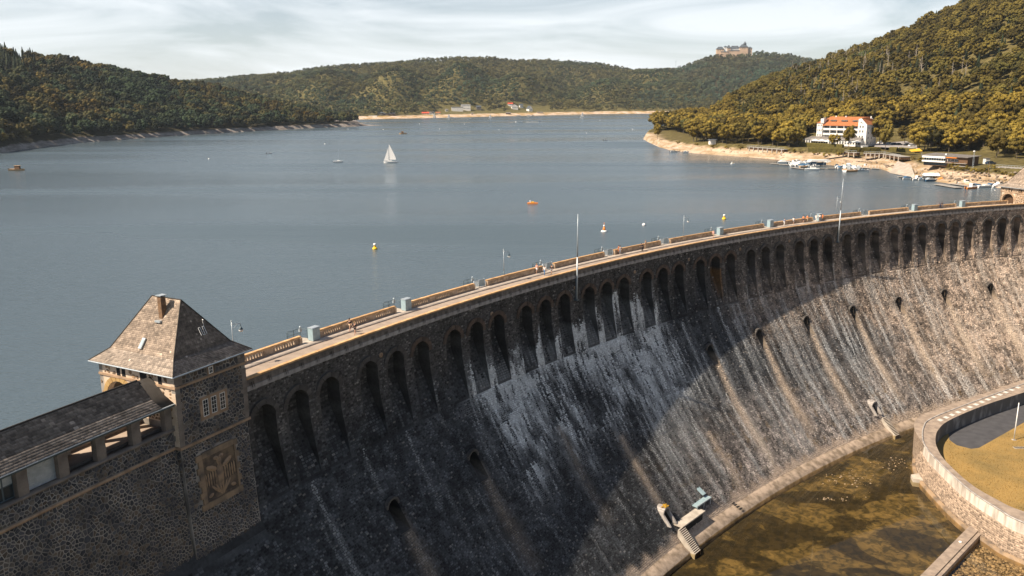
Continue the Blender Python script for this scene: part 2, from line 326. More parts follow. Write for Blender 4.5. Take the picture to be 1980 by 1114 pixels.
for (sa, sb, la, lb, sc) in ((-40, -17.0, 14.6, Lc[-1], 1.0), (-17.0, -8.4, 15.6, Lc[-1], .8), (-8.4, 45, 0, Lc[-1], .8), (45, 100, 0, Lc[-1], .85), (100, 160, 0, Lc[-1], .9), (160, 240, 0, Lc[-1], 1.0)):
    a, b, c, d = rubble(sa, sb, la, lb, sc); allS.append(a); allL.append(b); allW.append(c); allH.append(d)
sS, sL_, sW, sH = map(np.concatenate, (allS, allL, allW, allH)); sZ = z_of(sL_); keep = ~in_opening(sS, sZ) & (sZ > -42.3)
sS, sL_, sW, sH, sZ = sS[keep], sL_[keep], sW[keep], sH[keep], sZ[keep]; n = len(sS)
gr = rng.random(n); cols = dam_color(sS, sZ, gr); pro = (.03+.07*rng.random(n)**1.5)*(1+.2*(sS > 90)); 
cx = np.array([-1, 1, 1, -1])*.5; cz = np.array([-1, -1, 1, 1])*.5
jit_ = lambda q, k: rng.uniform(-k, k, (q, 4)); V = np.zeros((n, 8, 3)); jit = lambda k: rng.uniform(-k, k, (n, 4))
bs = sS[:, None]+cx*(sW-.05)[:, None]*(1+jit(.10)); bl = sL_[:, None]-cz*(sH-.04)[:, None]*(1+jit(.14))
ts = sS[:, None]+(bs-sS[:, None])*.66+jit(.02); tl = sL_[:, None]+(bl-sL_[:, None])*.62+jit(.02)
zb_ = z_of(bl); zt_ = z_of(tl); V[:, :4] = D(bs, rf(zb_)+.01, zb_); V[:, 4:] = D(ts, rf(zt_)-pro[:, None]*(1+jit(.35)), zt_+.3*pro[:, None]*0)
base = (np.arange(n)*8)[:, None]
F = np.concatenate([base+np.array(f) for f in ((4, 5, 6, 7), (0, 1, 5, 4), (1, 2, 6, 5), (2, 3, 7, 6), (3, 0, 4, 7))])
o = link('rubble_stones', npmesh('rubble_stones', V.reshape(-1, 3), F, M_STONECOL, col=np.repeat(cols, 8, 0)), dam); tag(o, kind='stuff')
print('rubble stones', n)
# rubble on the sloping backs of the niches
qs = []; qz = []
for a_ in ARCH:
    for zz in np.arange(-5.0, -13.7, -.34):
        m_ = max(3, int(3.2/(.5+.0006*abs(a_)))); e_ = np.linspace(-1.62, 1.62, m_+1)+np.r_[0, rng.uniform(-.08, .08, m_-1), 0]; qs += [(a_+(e_[i]+e_[i+1])/2, e_[i+1]-e_[i], zz) for i in range(m_)]
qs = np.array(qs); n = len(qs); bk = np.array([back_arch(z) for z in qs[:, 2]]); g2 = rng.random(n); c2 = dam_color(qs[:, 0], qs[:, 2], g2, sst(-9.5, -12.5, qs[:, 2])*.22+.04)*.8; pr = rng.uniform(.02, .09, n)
V = np.zeros((n, 8, 3)); bs = qs[:, :1]+cx*(qs[:, 1:2]-.05)*(1+jit_(n, .08)); bz = qs[:, 2:3]+cz*.29*(1+jit_(n, .12)); ts = qs[:, :1]+(bs-qs[:, :1])*.66; tz = qs[:, 2:3]+(bz-qs[:, 2:3])*.62
bkf = np.vectorize(back_arch); V[:, :4] = D(bs, bkf(bz)+.02, bz); V[:, 4:] = D(ts, bkf(tz)-pr[:, None], tz); base = (np.arange(n)*8)[:, None]
F = np.concatenate([base+np.array(f) for f in ((4, 5, 6, 7), (0, 1, 5, 4), (1, 2, 6, 5), (2, 3, 7, 6), (3, 0, 4, 7))])
tag(link('niche_stones', npmesh('niche_stones', V.reshape(-1, 3), F, M_STONECOL, col=np.repeat(c2, 8, 0)), dam), kind='stuff')

# ---- arch rings of voussoirs
M_VOUS = {'brown': mat('reddish_voussoir', (.115, .078, .055), (.065, .048, .038), scale=1.3, bump=.6, rnd=.2), 'grey': mat('grey_voussoir', (.10, .09, .08), (.055, .05, .046), scale=1.3, bump=.6, rnd=.2)}
NVS = 9; vmesh = {}
for key, m in M_VOUS.items():
    for k in range(NVS):
        t0 = math.pi*k/NVS+.012; t1 = math.pi*(k+1)/NVS-.012; r0, r1 = AA+.0, AA+.62; tm = (t0+t1)/2; b = MB()
        pl = [(r0*math.cos(t0), r0*math.sin(t0)), (r1*math.cos(t0), r1*math.sin(t0)), (r1*1.01*math.cos(tm), r1*1.01*math.sin(tm)), (r1*math.cos(t1), r1*math.sin(t1)), (r0*math.cos(t1), r0*math.sin(t1)), (r0*math.cos(tm), r0*math.sin(tm))]
        b.prism(pl, -.10-.04*(k % 2), .25, m); vmesh[key, k] = b.mesh('voussoir')
nv_ = 0; rest = MB()
for n, s in enumerate(ARCH):
    key = 'brown' if 5 <= n <= 20 else 'grey'; M = frame(s, rf(AZC)-.005, AZC)
    for k in range(NVS):
        if nv_ < 297: link('voussoir', vmesh[key, k], dam, M); nv_ += 1
        else:
            me = vmesh[key, k]; rest.add([v.co for v in me.vertices], [list(p.vertices) for p in me.polygons], me.materials[0], M)
tag(rest.build('far_voussoirs', dam), kind='stuff')
# small arch rings of the outlets and portals
b = MB()
for o_ in OUTS:
    M = frame(o_, rf(-20.75), -20.75)
    for k in range(8):
        t0 = math.pi*k/8+.02; t1 = math.pi*(k+1)/8-.02; b.prism([(.95*math.cos(t0), .95*math.sin(t0)), (1.25*math.cos(t0), 1.25*math.sin(t0)), (1.25*math.cos(t1), 1.25*math.sin(t1)), (.95*math.cos(t1), .95*math.sin(t1))], -.04, .5, M_VOUS['grey'], M=M)
b.build('outlet_surrounds', dam)

# ---- parapet, pale band with drain slots, coping
UNIT = BAY/7
b = MB(); b.box(-UNIT/2, UNIT/2, -.14, .22, -.60, -.18, M_PARA); b.box(-UNIT/2+.005, UNIT/2-.42-.3, -.145, .2, -.95, -.602, M_PARA)
for x in (UNIT/2-.58, UNIT/2-.28, UNIT/2+.0-.02): b.box(x-.08, x+.07, -.14, .2, -.95, -.602, M_PARA)
b.box(-UNIT/2, UNIT/2, .02, .2, -.95, -.60, M_DARK); panel_me = b.mesh('parapet_panel')
b = MB(); b.box(-UNIT/2+.01, UNIT/2-.72, -.24, .2, -1.46, -.952, M_BAND); b.box(-UNIT/2+.01, UNIT/2-.01, -.23, .2, -1.46, -1.22, M_BAND)
for x in (UNIT/2-.58, UNIT/2-.28, UNIT/2-.02): b.box(x-.08, x+.07, -.235, .2, -1.22, -.952, M_BAND)
b.box(-UNIT/2, UNIT/2, .02, .2, -1.3, -.955, M_DARK); band_me = b.mesh('band_stone')
b = MB(); b.box(-UNIT/2+.012, UNIT/2-.012, -.26, .30, -.18, 0, M_CAP, tx=0, ty=.03); cope_me = b.mesh('coping_stone')
s = -8.5+UNIT/2
while s < 232:
    M = frame(s, 298.8, 0); link('parapet_panel', panel_me, dam, M); link('band_stone', band_me, dam, M); link('coping_stone', cope_me, dam, M); s += UNIT
def polar_strip(name, sa, sb, prof, mats, ds=2.0, parent=None, kind=None):
    """prof: closed or open list of (r,z); one mesh swept along s"""
    n = int((sb-sa)/ds)+1; ss = np.linspace(sa, sb, n); P = np.array(prof); V = np.concatenate([D(ss, r, z) for r, z in P]); k = len(P); F = []; 
    idx = np.arange(n-1); F = np.concatenate([np.stack([j*n+idx, j*n+idx+1, (j+1)*n+idx+1, (j+1)*n+idx], -1) for j in range(k-1)])
    me = npmesh(name, V, F, mats); o = link(name, me, parent); 
    if kind: tag(o, kind=kind)
    return o
polar_strip('upstream_face', S0, S1, [(305.0, -1.0), (305.2, -10), (306, -60)], M_PARA, parent=dam)
polar_strip('parapet_backing', -8.5, 232, [(299.02, -.19), (299.05, -1.05)], M_BAL, parent=dam)
polar_strip('crest_road', -17.0, S1, [(299.0, -1.0), (303.2, -.97), (303.2, -.97)], M_ROAD, kind='structure'); polar_strip('crest_road', S0, -17.0, [(302.4, -2.2), (302.4, -1.0), (303.2, -.97)], M_ROAD, kind='structure')
polar_strip('crest_pavement', S0, S1, [(303.2, -1.0), (303.2, -.83), (305.0, -.83), (305.0, -1.1)], M_KERB, kind='structure')
# ---- upstream balustrades between the valve platforms
def balustrade(sa, sb, label):
    L = (sb-sa); sc = (sa+sb)/2; root = thing('balustrade', label, 'balustrade', frame(sc, 304.75, -.83), 'stone balustrades along the water side of the crest')
    n = max(2, int(round(L/4.9))); x = -L/2
    pan = L/n
    w = MB(); cp = MB(); bl = MB()
    sag = lambda x: -(x*x)/(2*305.)
    for i in range(n):
        x0 = -L/2+i*pan; x1 = x0+pan; y = (sag(x0)+sag(x1))/2; rz = -((x0+x1)/2)/305.
        Mx = T((x0+x1)/2, y, 0, rz); h = pan/2
        w.box(-h, h, -.14, .14, 0, .16, M_BAL, Mx); w.box(-h, h, -.14, .14, .68, .80, M_BAL, Mx)
        w.box(-h, -h+.72, -.13, .13, .16, .68, M_BAL, Mx); w.box(h-.72, h, -.13, .13, .16, .68, M_BAL, Mx)
        k = 9; span = 2*h-1.44
        for q in range(k): cxq = -h+.72+span*(q+.5)/k; bl.box(cxq-.10, cxq+.10, -.10, .10, .16, .68, M_BAL, Mx)
        cp.box(-h+.01, h-.01, -.24, .24, .80, .97, M_CAP, Mx, ty=.03)
    w.box(-L/2-.02, -L/2+.35, -.17, .17, 0, .80, M_BAL, T(0, sag(L/2), 0, L/2/305)); w.box(L/2-.35, L/2+.02, -.17, .17, 0, .80, M_BAL, T(0, sag(L/2), 0, -L/2/305))
    w.build('wall_panel', root); cp.build('coping', root); tag(bl.build('balusters', root), kind='stuff'); return root
GS = [BAY*(m+.56877) for m in range(12)]; GAPW = 2.75
names = ['nearest stone balustrade, starting behind the near tower roof', 'second stone balustrade with the walking couple in front of it', 'stone balustrade between the second cabinet and the first open gate', 'stone balustrade behind the nearest mid-dam street lamp', 'stone balustrade crossed by the near flagpole', 'stone balustrade with three strollers beside it', 'stone balustrade behind the second mid-dam street lamp', 'stone balustrade between the two cabinets beyond the second lamp', 'stone balustrade with a row of orange and white clad walkers', 'stone balustrade crossed by the far flagpole', 'stone balustrade between open gate and next far cabinet', 'stone balustrade with a dark clad pair leaning on it', 'farthest stone balustrade ending at the far tower']
edges = [-8.5]+GS; ends = [g-GAPW for g in GS]+[216.0]
for a, b_, nm in zip(edges, ends, names): balustrade(a, b_, nm)

# ---- valve platforms in the gaps: cabinet or white gate, and a small railed balcony
def cabinet(s, label):
    r = thing('valve_cabinet', label, 'cabinet', frame(s-.95, 304.35, -.83), 'grey blue steel cabinets on the crest')
    b = MB(); b.box(-.62, .62, -.42, .42, .06, 1.62, M_BLUE); b.build('body', r)
    b = MB(); b.box(-.66, .66, -.46, .46, 1.625, 1.70, M_STEEL, ty=.05); b.build('lid', r)
    for x in (-.31, .31): b = MB(); b.box(x-.285, x+.285, -.45, -.421, .12, 1.56, M_BLUE); b.build('door', r)
    b = MB(); b.box(-.58, .58, -.38, .38, 0, .06, M_CONC); b.build('plinth', r)
def gate(s, label):
    r = thing('platform_gate', label, 'gate', frame(s-1.4, 304.9, -.83), 'pale steel gates on the crest')
    for x in (-1.25, 0, 1.25):
        b = MB(); b.tube((x, 0, 0), (x, 0, 1.25), .05, M_STEEL); b.build('post', r)
    for x in (-.625, .625):
        b = MB(); b.box(x-.57, x+.57, -.02, .02, .15, 1.15, M_BLUE) if x > 0 else [b.box(x-.55+i*.12-.02, x-.55+i*.12+.02, -.02, .02, .15, 1.15, M_STEEL) for i in range(10)]; b.box(x-.57, x+.57, -.03, .03, 1.15, 1.2, M_STEEL); b.build('leaf', r)
def balcony(s, label):
    r = thing('platform_railing', label, 'railing', frame(s-2.1, 305.9, -.83), 'railed platforms over the water')
    b = MB(); b.box(-1.0, 1.3, -.9, .9, -.25, 0, M_CONC); b.build('slab', r)
    b = MB(); [b.tube((x, y, 0), (x, y, 1.15), .035, M_BLUED, n=6) for x, y in ((-1, .85), (0.1, .85), (1.25, .85), (-1, -.3), (1.25, -.3))]
    b.tube((-1, .85, 1.15), (1.25, .85, 1.15), .035, M_BLUED, n=6); b.tube((-1, .85, .6), (1.25, .85, .6), .025, M_BLUED, n=6); b.tube((-1, .85, 1.15), (-1, -.3, 1.15), .035, M_BLUED, n=6); b.tube((1.25, .85, 1.15), (1.25, -.3, 1.15), .035, M_BLUED, n=6)
    [b.tube((-.9+i*.18, .85, .05), (-.9+i*.18, .85, 1.12), .018, M_BLUED, n=4, cap=False) for i in range(12)]
    b.build('rails', r); b = MB(); b.lathe([(.0, 1.15), (.12, 1.22), (.14, 1.33), (.08, 1.42), (0.01, 1.45)], M_STEEL, n=8, M=T(1.25, .85)); b.box(1.05, 1.4, .7, 1.0, .7, 1.15, M_STEEL); b.build('valve_head', r)
cabl = {0: 'nearest grey-blue cabinet, first gap past the near tower', 1: 'second grey-blue cabinet, in the gap beyond the walking couple', 6: 'grey-blue cabinet at the gap past the second mid-dam lamp', 7: 'grey-blue cabinet between the second mid-dam lamp and the orange walkers', 8: 'grey-blue cabinet just before the far flagpole, walkers in front', 10: 'grey-blue cabinet second from the far tower', 11: 'grey-blue cabinet nearest the far tower'}
gatl = {2: 'pale gate in the first open gap, left of the nearest mid-dam lamp', 3: 'pale gate just left of the near flagpole', 4: 'pale gate beside the orange-clad person', 5: 'pale gate in the gap left of the second mid-dam lamp', 9: 'pale gate just right of the far flagpole'}
for k, g in enumerate(GS):
    if k in cabl: cabinet(g, cabl[k])
    else: gate(g, gatl[k])
    balcony(g, 'railed balcony behind the ' + (' '.join((cabl.get(k) or gatl.get(k)).replace(',', '').split()[:11])))

# ---- street lamps on the crest
def lamp(s, label, zt=4.25):
    r = thing('street_lamp', label, 'street lamp', frame(s, 304.95, -.83), 'lamp posts along the crest'); h = zt+.83
    b = MB(); b.tube((0, 0, 0), (0, 0, 1.6), .09, M_BLUED, .07); b.tube((0, 0, 1.6), (0, 0, h), .055, M_STEEL, .04); b.lathe([(.0, h), (.08, h+.05), (.09, h+.12), (0.01, h+.2)], M_STEEL, n=8); b.build('pole', r)
    b = MB(); b.tube((-.15, 0, h-.22), (.95, -.35, h-.36), .035, M_STEEL); b.tube((0, 0, h-.9), (.6, -.22, h-.36), .02, M_STEEL, n=5); b.tube((.95, -.35, h-.36), (.95, -.35, h-.75), .035, M_BLUED); b.build('arm', r)
    b = MB(); b.lathe([(.06, h-.70), (.10, h-.78), (.24, h-.98), (.26, h-1.02)], M_BLUED, n=12, M=T(.95, -.35)); b.build('shade', r)
    b = MB(); b.lathe([(.10, h-.98), (.23, h-1.04), (.25, h-1.15), (.17, h-1.28), (.03, h-1.33)], M_WHITE, n=12, M=T(.95, -.35)); b.build('globe', r)
for s, l in ((-2.9, 'lamp post rising behind the right eave of the near tower roof'), (49.15, 'lamp post left of the near flagpole, against open water'), (101.2, 'lamp post halfway between the two flagpoles'), (154.1, 'lamp post just left of the far flagpole'), (209.8, 'farthest lamp post, close to the far tower')): lamp(s, l)
def flagpole(s, top, label):
    r = thing('flagpole', label, 'flagpole', frame(s, 298.25, -5.0), 'tall poles bracketed to the dam face')
    b = MB(); b.tube((0, 0, 0), (0, 0, (top+5)*.5), .15, M_STEEL, .12, n=12); b.tube((0, 0, (top+5)*.5), (0, 0, top+5), .12, M_STEEL, .05, n=12); b.build('pole', r)
    b = MB(); b.box(-.3, .3, -.25, .6, -.25, 0, M_BLUED); b.box(-.12, .12, .12, .6, 3.2, 3.35, M_BLUED); b.box(-.06, .06, .2, .32, -.1, 3.3, M_BLUED); b.build('bracket', r)
flagpole(60.2, 9.5, 'near flagpole on the dam face, tall and bare against the lake'); flagpole(146.9, 9.7, 'far flagpole on the dam face, rising in front of the marina')

M_TOE = mat('rough_toe_ledge', (.42, .33, .25), (.20, .155, .11), rough=.95, scale=.7, bump=1, bscale=2.5, lo=.38, hi=.62)
# ---- toe: ledge, portals, stairs, platform
polar_strip('toe_ledge', S0, 139+12, [(277.0, -41.85), (276.3, -42.15), (274.5, -43.0), (274.2, -44.5)], M_TOE, parent=dam)
def stairs(s, label, n, w, r0, z0, r1, z1):
    root = thing('stone_stairs', label, 'stairs', frame(s, r0, z0), 'pale stairs at the foot of the dam')
    for i in range(n):
        b = MB(); f0 = i/n; f1 = (i+1)/n; y0 = (r1-r0)*f0; y1 = (r1-r0)*f1; z = (z1-z0)*f0; b.box(-w/2, w/2, y1-.0, y0-.004, (z1-z0)*f1-.9, z-.1*0-.003*i, M_CONC); b.box(-w/2+.01, w/2-.01, y1-.02, y1+.0, (z1-z0)*f1-.9, z-.003*i-.05, M_DARKW); b.build('step', root)  # dark sheet on each riser paints in its shade
    for x in (w/2+.004, -w/2-.164):
        b = MB(); b.prism([(0, -.04), (r1-r0, z1-z0-.04), (r1-r0, z1-z0-1.0), (0, -1.2)], x, x+.16, M_CONC, axis='x'); b.build('side_wall', root)
def portal(s, label, capc):
    r = thing('portal_arch', label, 'doorway', frame(s, rf(-38.0), -38.0)); m = M_CONC
    for k in range(9):
        t0 = math.pi*k/9+.02; t1 = math.pi*(k+1)/9-.02; b = MB(); b.prism([(.72*math.cos(t0), .72*math.sin(t0)), (1.05*math.cos(t0), 1.05*math.sin(t0)), (1.05*math.cos(t1), 1.05*math.sin(t1)), (.72*math.cos(t1), .72*math.sin(t1))], -.75-.35*math.sin((t0+t1)/2)*0, .9, M_BAND, M=None); b.build('ring_stone', r)
    for x in (-1.05, .72):
        b = MB(); b.prism([(-.75, 0), (.9, 0), (-.9, -1.75), (-2.2, -1.75)], x, x+.33, M_BAND, axis='x'); b.build('cheek_wall', r)
    b = MB(); b.box(-.70, .70, 1.2, 1.3, -1.7, .6, M_DARK); b.build('door', r)
    if capc:
        b = MB(); 
        for i in range(26):
            a_, d_ = random.uniform(0, 6.3), random.uniform(0, .5); b.lathe([(0.01, -.1), (.16, 0), (.15, .15), (.02, .25)], mat_m, n=6, M=T(d_*math.cos(a_)*1.4, -.35+d_*math.sin(a_), 1.0+.1*random.random()))
        b.build('moss', r)
mat_m = mat('orange_moss', (.45, .25, .02), (.25, .16, .02), scale=8)
portal(60.0, 'arched doorway capped with orange moss above the long stairs', True); portal(137.6, 'small arched doorway near the curved basin wall', False)
stairs(60.6, 'long striped stairs descending from the moss-capped doorway to the water', 15, 1.7, rf(-39.9)-1.5, -40.0, 273.6, -43.3); stairs(138.6, 'shorter stairs below the doorway near the curved basin wall', 15, 1.4, rf(-39.9)-.9, -40.3, 273.9, -43.3)
r = thing('landing_platform', 'sloping concrete landing beside the moss-capped doorway', 'platform', frame(64.6, 277.8, -39.9))
b = MB(); b.box(-3.6, 3.8, -1.2, .9, -.22, 0, M_CONC); b.build('slab', r); b = MB(); b.box(-3.3, 3.5, -.9, .9, -1.8, -.23, M_DARK); b.build('undercroft', r)
r = thing('metal_walkway', 'pale blue metal walkway angled up the dam foot beyond the landing', 'walkway', frame(70.4, 278.4, -39.3))
b = MB(); b.box(-2.4, 2.4, -.7, .5, -.12, 0, M_BLUE, Matrix.Rotation(-.02, 4, 'Y')); b.box(-2.4, 2.4, -.7, -.62, 0, .1, M_STEEL); b.build('deck', r); b = MB(); b.box(1.0, 2.0, .5, 2.4, .3, .42, M_BLUE, Matrix.Rotation(.5, 4, 'X')); b.build('ramp', r)
b = MB(); [b.box(x-.06, x+.06, -.6, -.5, -1.9, -.13, M_STEEL) for x in (-2.2, 0, 2.2)]; b.build('support', r)
r = thing('rung_ladder', 'row of dark step holes in the ledge right of the metal walkway', 'step holes', frame(78.5, 275.6, -42.1))
for i in range(4): b = MB(); b.box(-.35, .35, -.12, .12, 0, .06, M_DARK, T(.0, .75-.5*i, .26-.16*i)); b.build('rung', r)
# studs and vents on the face
b_ = MB(); b_.lathe([(.3, 0), (.34, .12), (.16, .16), (.14, .05)], M_SAND, n=10, M=Matrix.Rotation(math.pi/2, 4, 'X')); stud = b_.mesh('stone_boss')
for i, (s, z) in enumerate(((14.6, -3.4), (38.5, -3.2), (60.2, -3.1), (77.8, -3.1), (95.0, -3.1), (112.3, -3.1), (129.6, -3.2), (151, -3.2))): link('stone_boss', stud, dam, frame(s, rf(z)-.04, z))
# ============================================================ rubble walls: irregular polygonal stones
def clip_poly(P, a, n):
    out = []; k = len(P)
    for i in range(k):
        p, q = P[i], P[(i+1) % k]; dp = (p[0]-a[0])*n[0]+(p[1]-a[1])*n[1]; dq = (q[0]-a[0])*n[0]+(q[1]-a[1])*n[1]
        if dp <= 0: out.append(p)
        if (dp < 0 < dq) or (dq < 0 < dp): t = dp/(dp-dq); out.append((p[0]+t*(q[0]-p[0]), p[1]+t*(q[1]-p[1])))
    return out
def cells(u0, u1, v0, v1, size, seed, squash=1.15):
    r = np.random.default_rng(seed); nx = max(2, int((u1-u0)/size/squash)); nv = max(2, int((v1-v0)/size)); pts = []
    for j in range(nv):
        for i in range(nx): pts.append((u0+(u1-u0)*(i+.5+.25*(j % 2*2-1)+r.uniform(-.33, .33))/nx, v0+(v1-v0)*(j+.5+r.uniform(-.36, .36))/nv))
    P = np.array(pts); P = P[r.random(len(P)) > .2]; out = []
    for i, p in enumerate(P):
        d = np.hypot(P[:, 0]-p[0], P[:, 1]-p[1]); near = np.argsort(d)[1:15]
        poly = [(max(u0, p[0]-2*size), max(v0, p[1]-2*size)), (min(u1, p[0]+2*size), max(v0, p[1]-2*size)), (min(u1, p[0]+2*size), min(v1, p[1]+2*size)), (max(u0, p[0]-2*size), min(v1, p[1]+2*size))]
        for k in near:
            if d[k] > 3.2*size: break
            q = P[k]; poly = clip_poly(poly, ((p[0]+q[0])/2, (p[1]+q[1])/2), (q[0]-p[0], q[1]-p[1]))
            if len(poly) < 3: break
        if len(poly) >= 3: out.append((tuple(p), poly))
    return out
def shrink(poly, g):
    c = (sum(p[0] for p in poly)/len(poly), sum(p[1] for p in poly)/len(poly)); P = poly
    n = len(poly); A = sum(poly[i][0]*poly[(i+1) % n][1]-poly[(i+1) % n][0]*poly[i][1] for i in range(n)); sg = 1 if A > 0 else -1
    for i in range(n):
        p, q = poly[i], poly[(i+1) % n]; dx, dy = q[0]-p[0], q[1]-p[1]; l = math.hypot(dx, dy)
        if l < 1e-6: continue
        nx, ny = dy/l*sg, -dx/l*sg; P = clip_poly(P, (p[0]-nx*g, p[1]-ny*g), (nx, ny))
        if len(P) < 3: return None
    return P
def stone_color(r, pal):
    c = np.array(pal[r.integers(len(pal))])*r.uniform(.65, 1.35); return np.clip(c, .01, .7)
PAL_DARK = [(.085, .08, .08), (.06, .06, .065), (.11, .095, .08), (.075, .075, .08), (.13, .10, .075), (.05, .05, .055)]
PAL_WARM = [(.26, .16, .09), (.20, .13, .08), (.30, .20, .12), (.17, .12, .08)]
def rubble_wall(parent, mapf, areas, size, nmax, pal, gap=.045, proud=.05, seed=1, keepf=1.0, skip=None, prefer=None):
    """areas: (u0,u1,v0,v1); mapf(u,v,off) -> xyz in the parent's space; the nmax largest-showing stones are parts, the rest one stuff part"""
    r = np.random.default_rng(seed); S = []
    for k, a in enumerate(areas):
        for c, poly in cells(*a, size, seed+k):
            if skip and skip(*c): continue
            if keepf < 1 and r.random() > keepf: continue
            q = shrink(poly, gap*r.uniform(.7, 1.5))
            if q and len(q) >= 3:
                q2 = [p for i, p in enumerate(q) if math.hypot(p[0]-q[i-1][0], p[1]-q[i-1][1]) > .02]
                if len(q2) >= 3: S.append((c, q2))
    S.sort(key=lambda t: prefer(*t[0]) if prefer else 0)
    def geo(c, q, b, V, F, C):
        n = len(q); cx = sum(p[0] for p in q)/n; cy = sum(p[1] for p in q)/n; h = proud*r.uniform(.6, 1.4); col = stone_color(r, pal)
        for p in q: V.append(mapf(p[0], p[1], -.01)); C.append(col)
        for p in q: V.append(mapf(cx+(p[0]-cx)*.84, cy+(p[1]-cy)*.84, h+r.uniform(-.008, .008))); C.append(col)
        F.append([b+n+i for i in range(n)]); F.extend([[b+i, b+(i+1) % n, b+n+(i+1) % n, b+n+i] for i in range(n)])
    def mk(name, V, F, C):
        me = bpy.data.meshes.new(name); me.from_pydata([tuple(v) for v in V], [], F); a = me.color_attributes.new('col', 'FLOAT_COLOR', 'POINT'); cc = np.ones((len(V), 4), np.float32); cc[:, :3] = C; a.data.foreach_set('color', cc.ravel()); me.materials.append(M_STONECOL)
        return me
    for c, q in S[:nmax]: V, F, C = [], [], []; geo(c, q, 0, V, F, C); link('stone', mk('stone', V, F, C), parent)
    V, F, C = [], [], []
    for c, q in S[nmax:]: geo(c, q, len(V), V, F, C)
    if V: tag(link('small_stones', mk('small_stones', V, F, C), parent), kind='stuff')
def wall_arch(mb, mapf, u0, u1, v0, v1, c, a, vs, m, t0, t1, n=10, vb=None):
    """slab from offset t0 to t1 with a round-headed opening (centre c, half width a, springing vs, foot vb)"""
    vb = v0 if vb is None else vb
    inn = [(c-a, vb), (c-a, vs)]+[(c+a*math.cos(math.pi*(1-i/n)), vs+a*math.sin(math.pi*(1-i/n))) for i in range(1, n)]+[(c+a, vs), (c+a, vb)]
    out = [(u0, vb), (u0, vs)]+[(u0+(u1-u0)*i/n, v1) for i in range(1, n)]+[(u1, vs), (u1, vb)]
    V = []; F = []
    for off in (t0, t1):
        for p in inn: V.append(mapf(p[0], p[1], off))
        for p in out: V.append(mapf(p[0], p[1], off))
    k = len(inn)
    for i in range(k-1):
        for o in (0, 2*k): F.append((o+i, o+i+1, o+k+i+1, o+k+i))
        F.append((i, i+1, 2*k+i+1, 2*k+i))
    # the two top corners
    for o in (0, 2*k):
        b = len(V); off = t0 if o == 0 else t1; V += [mapf(u0, v1, off), mapf(u1, v1, off)]; F += [(o+k+1, o+k+2, b), (o+k+k-3, b+1, o+k+k-2)]
    if vb > v0:
        for off in (t0, t1): b = len(V); V += [mapf(u0, v0, off), mapf(u1, v0, off), mapf(u1, vb, off), mapf(u0, vb, off)]; F.append((b, b+1, b+2, b+3))
        b = len(V); V += [mapf(c-a, vb, t0), mapf(c+a, vb, t0), mapf(c+a, vb, t1), mapf(c-a, vb, t1)]; F.append((b, b+1, b+2, b+3))
    mb.add(V, F, m)
def slates(A, B, C_, D_, rowh, w, base, seed, lift=.03, amp=.35, spots=.012):
    """A-B eave (left to right), D-C top; returns V,F,col of lapped slates"""
    A, B, C_, D_ = (np.array(p, float) for p in (A, B, C_, D_)); nrm = np.cross(B-A, (D_+C_)/2-(A+B)/2); nrm /= np.linalg.norm(nrm)
    if nrm[2] < 0: nrm = -nrm
    r = np.random.default_rng(seed); H = np.linalg.norm((D_+C_)/2-(A+B)/2); nr = max(1, int(H/rowh)); V = []; F = []; C = []
    for j in range(nr):
        t0 = j/nr; t1 = (j+1.25)/nr; t1 = min(t1, 1); L0, R0 = A+(D_-A)*t0, B+(C_-B)*t0; L1, R1 = A+(D_-A)*t1, B+(C_-B)*t1
        wd = np.linalg.norm(R0-L0); k = max(1, int(wd/w)); e = (np.arange(k+1)+(.25 if j % 2 else -.25)); e[0] = 0; e[-1] = k; e = np.clip(e/k, 0, 1); rowc = r.uniform(.85, 1.15)
        for i in range(k):
            a, b = e[i]+.03/k, e[i+1]-.03/k; h = lift*r.uniform(.7, 1.5); p0, p1 = L0+(R0-L0)*a+nrm*h, L0+(R0-L0)*b+nrm*h*r.uniform(.8, 1.2)
            q1, q0 = L1+(R1-L1)*b+nrm*.006, L1+(R1-L1)*a+nrm*.006; s0, s1 = L0+(R0-L0)*a-nrm*.01, L0+(R0-L0)*b-nrm*.01
            n = len(V); V += [p0, p1, q1, q0, s0, s1]; F += [(n, n+1, n+2, n+3), (n+4, n+5, n+1, n)]
            c = np.array(base)*r.uniform(1-amp, 1+amp)*rowc*(.62+.76*float(fbm(p0[0]*.9+p0[2]*.5, p0[1]*.9+p0[2]*.8, 5, 3)))
            if r.random() < spots: c = c*2.2
            C += [c]*6
    return V, F, C
def slate_obj(name, parent, faces, rowh, w, base, seed, sun_and_lichen=None, **kw):
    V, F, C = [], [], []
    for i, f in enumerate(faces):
        v, q, c = slates(*f, rowh, w, (sun_and_lichen or {}).get(i, base), seed+i, **kw); b = len(V); V += v; F += [tuple(b+x for x in t) for t in q]; C += c
    o = link(name, npmesh(name, np.array(V), np.array(F), M_SLATE, col=np.array(C)), parent); return tag(o, kind='stuff')

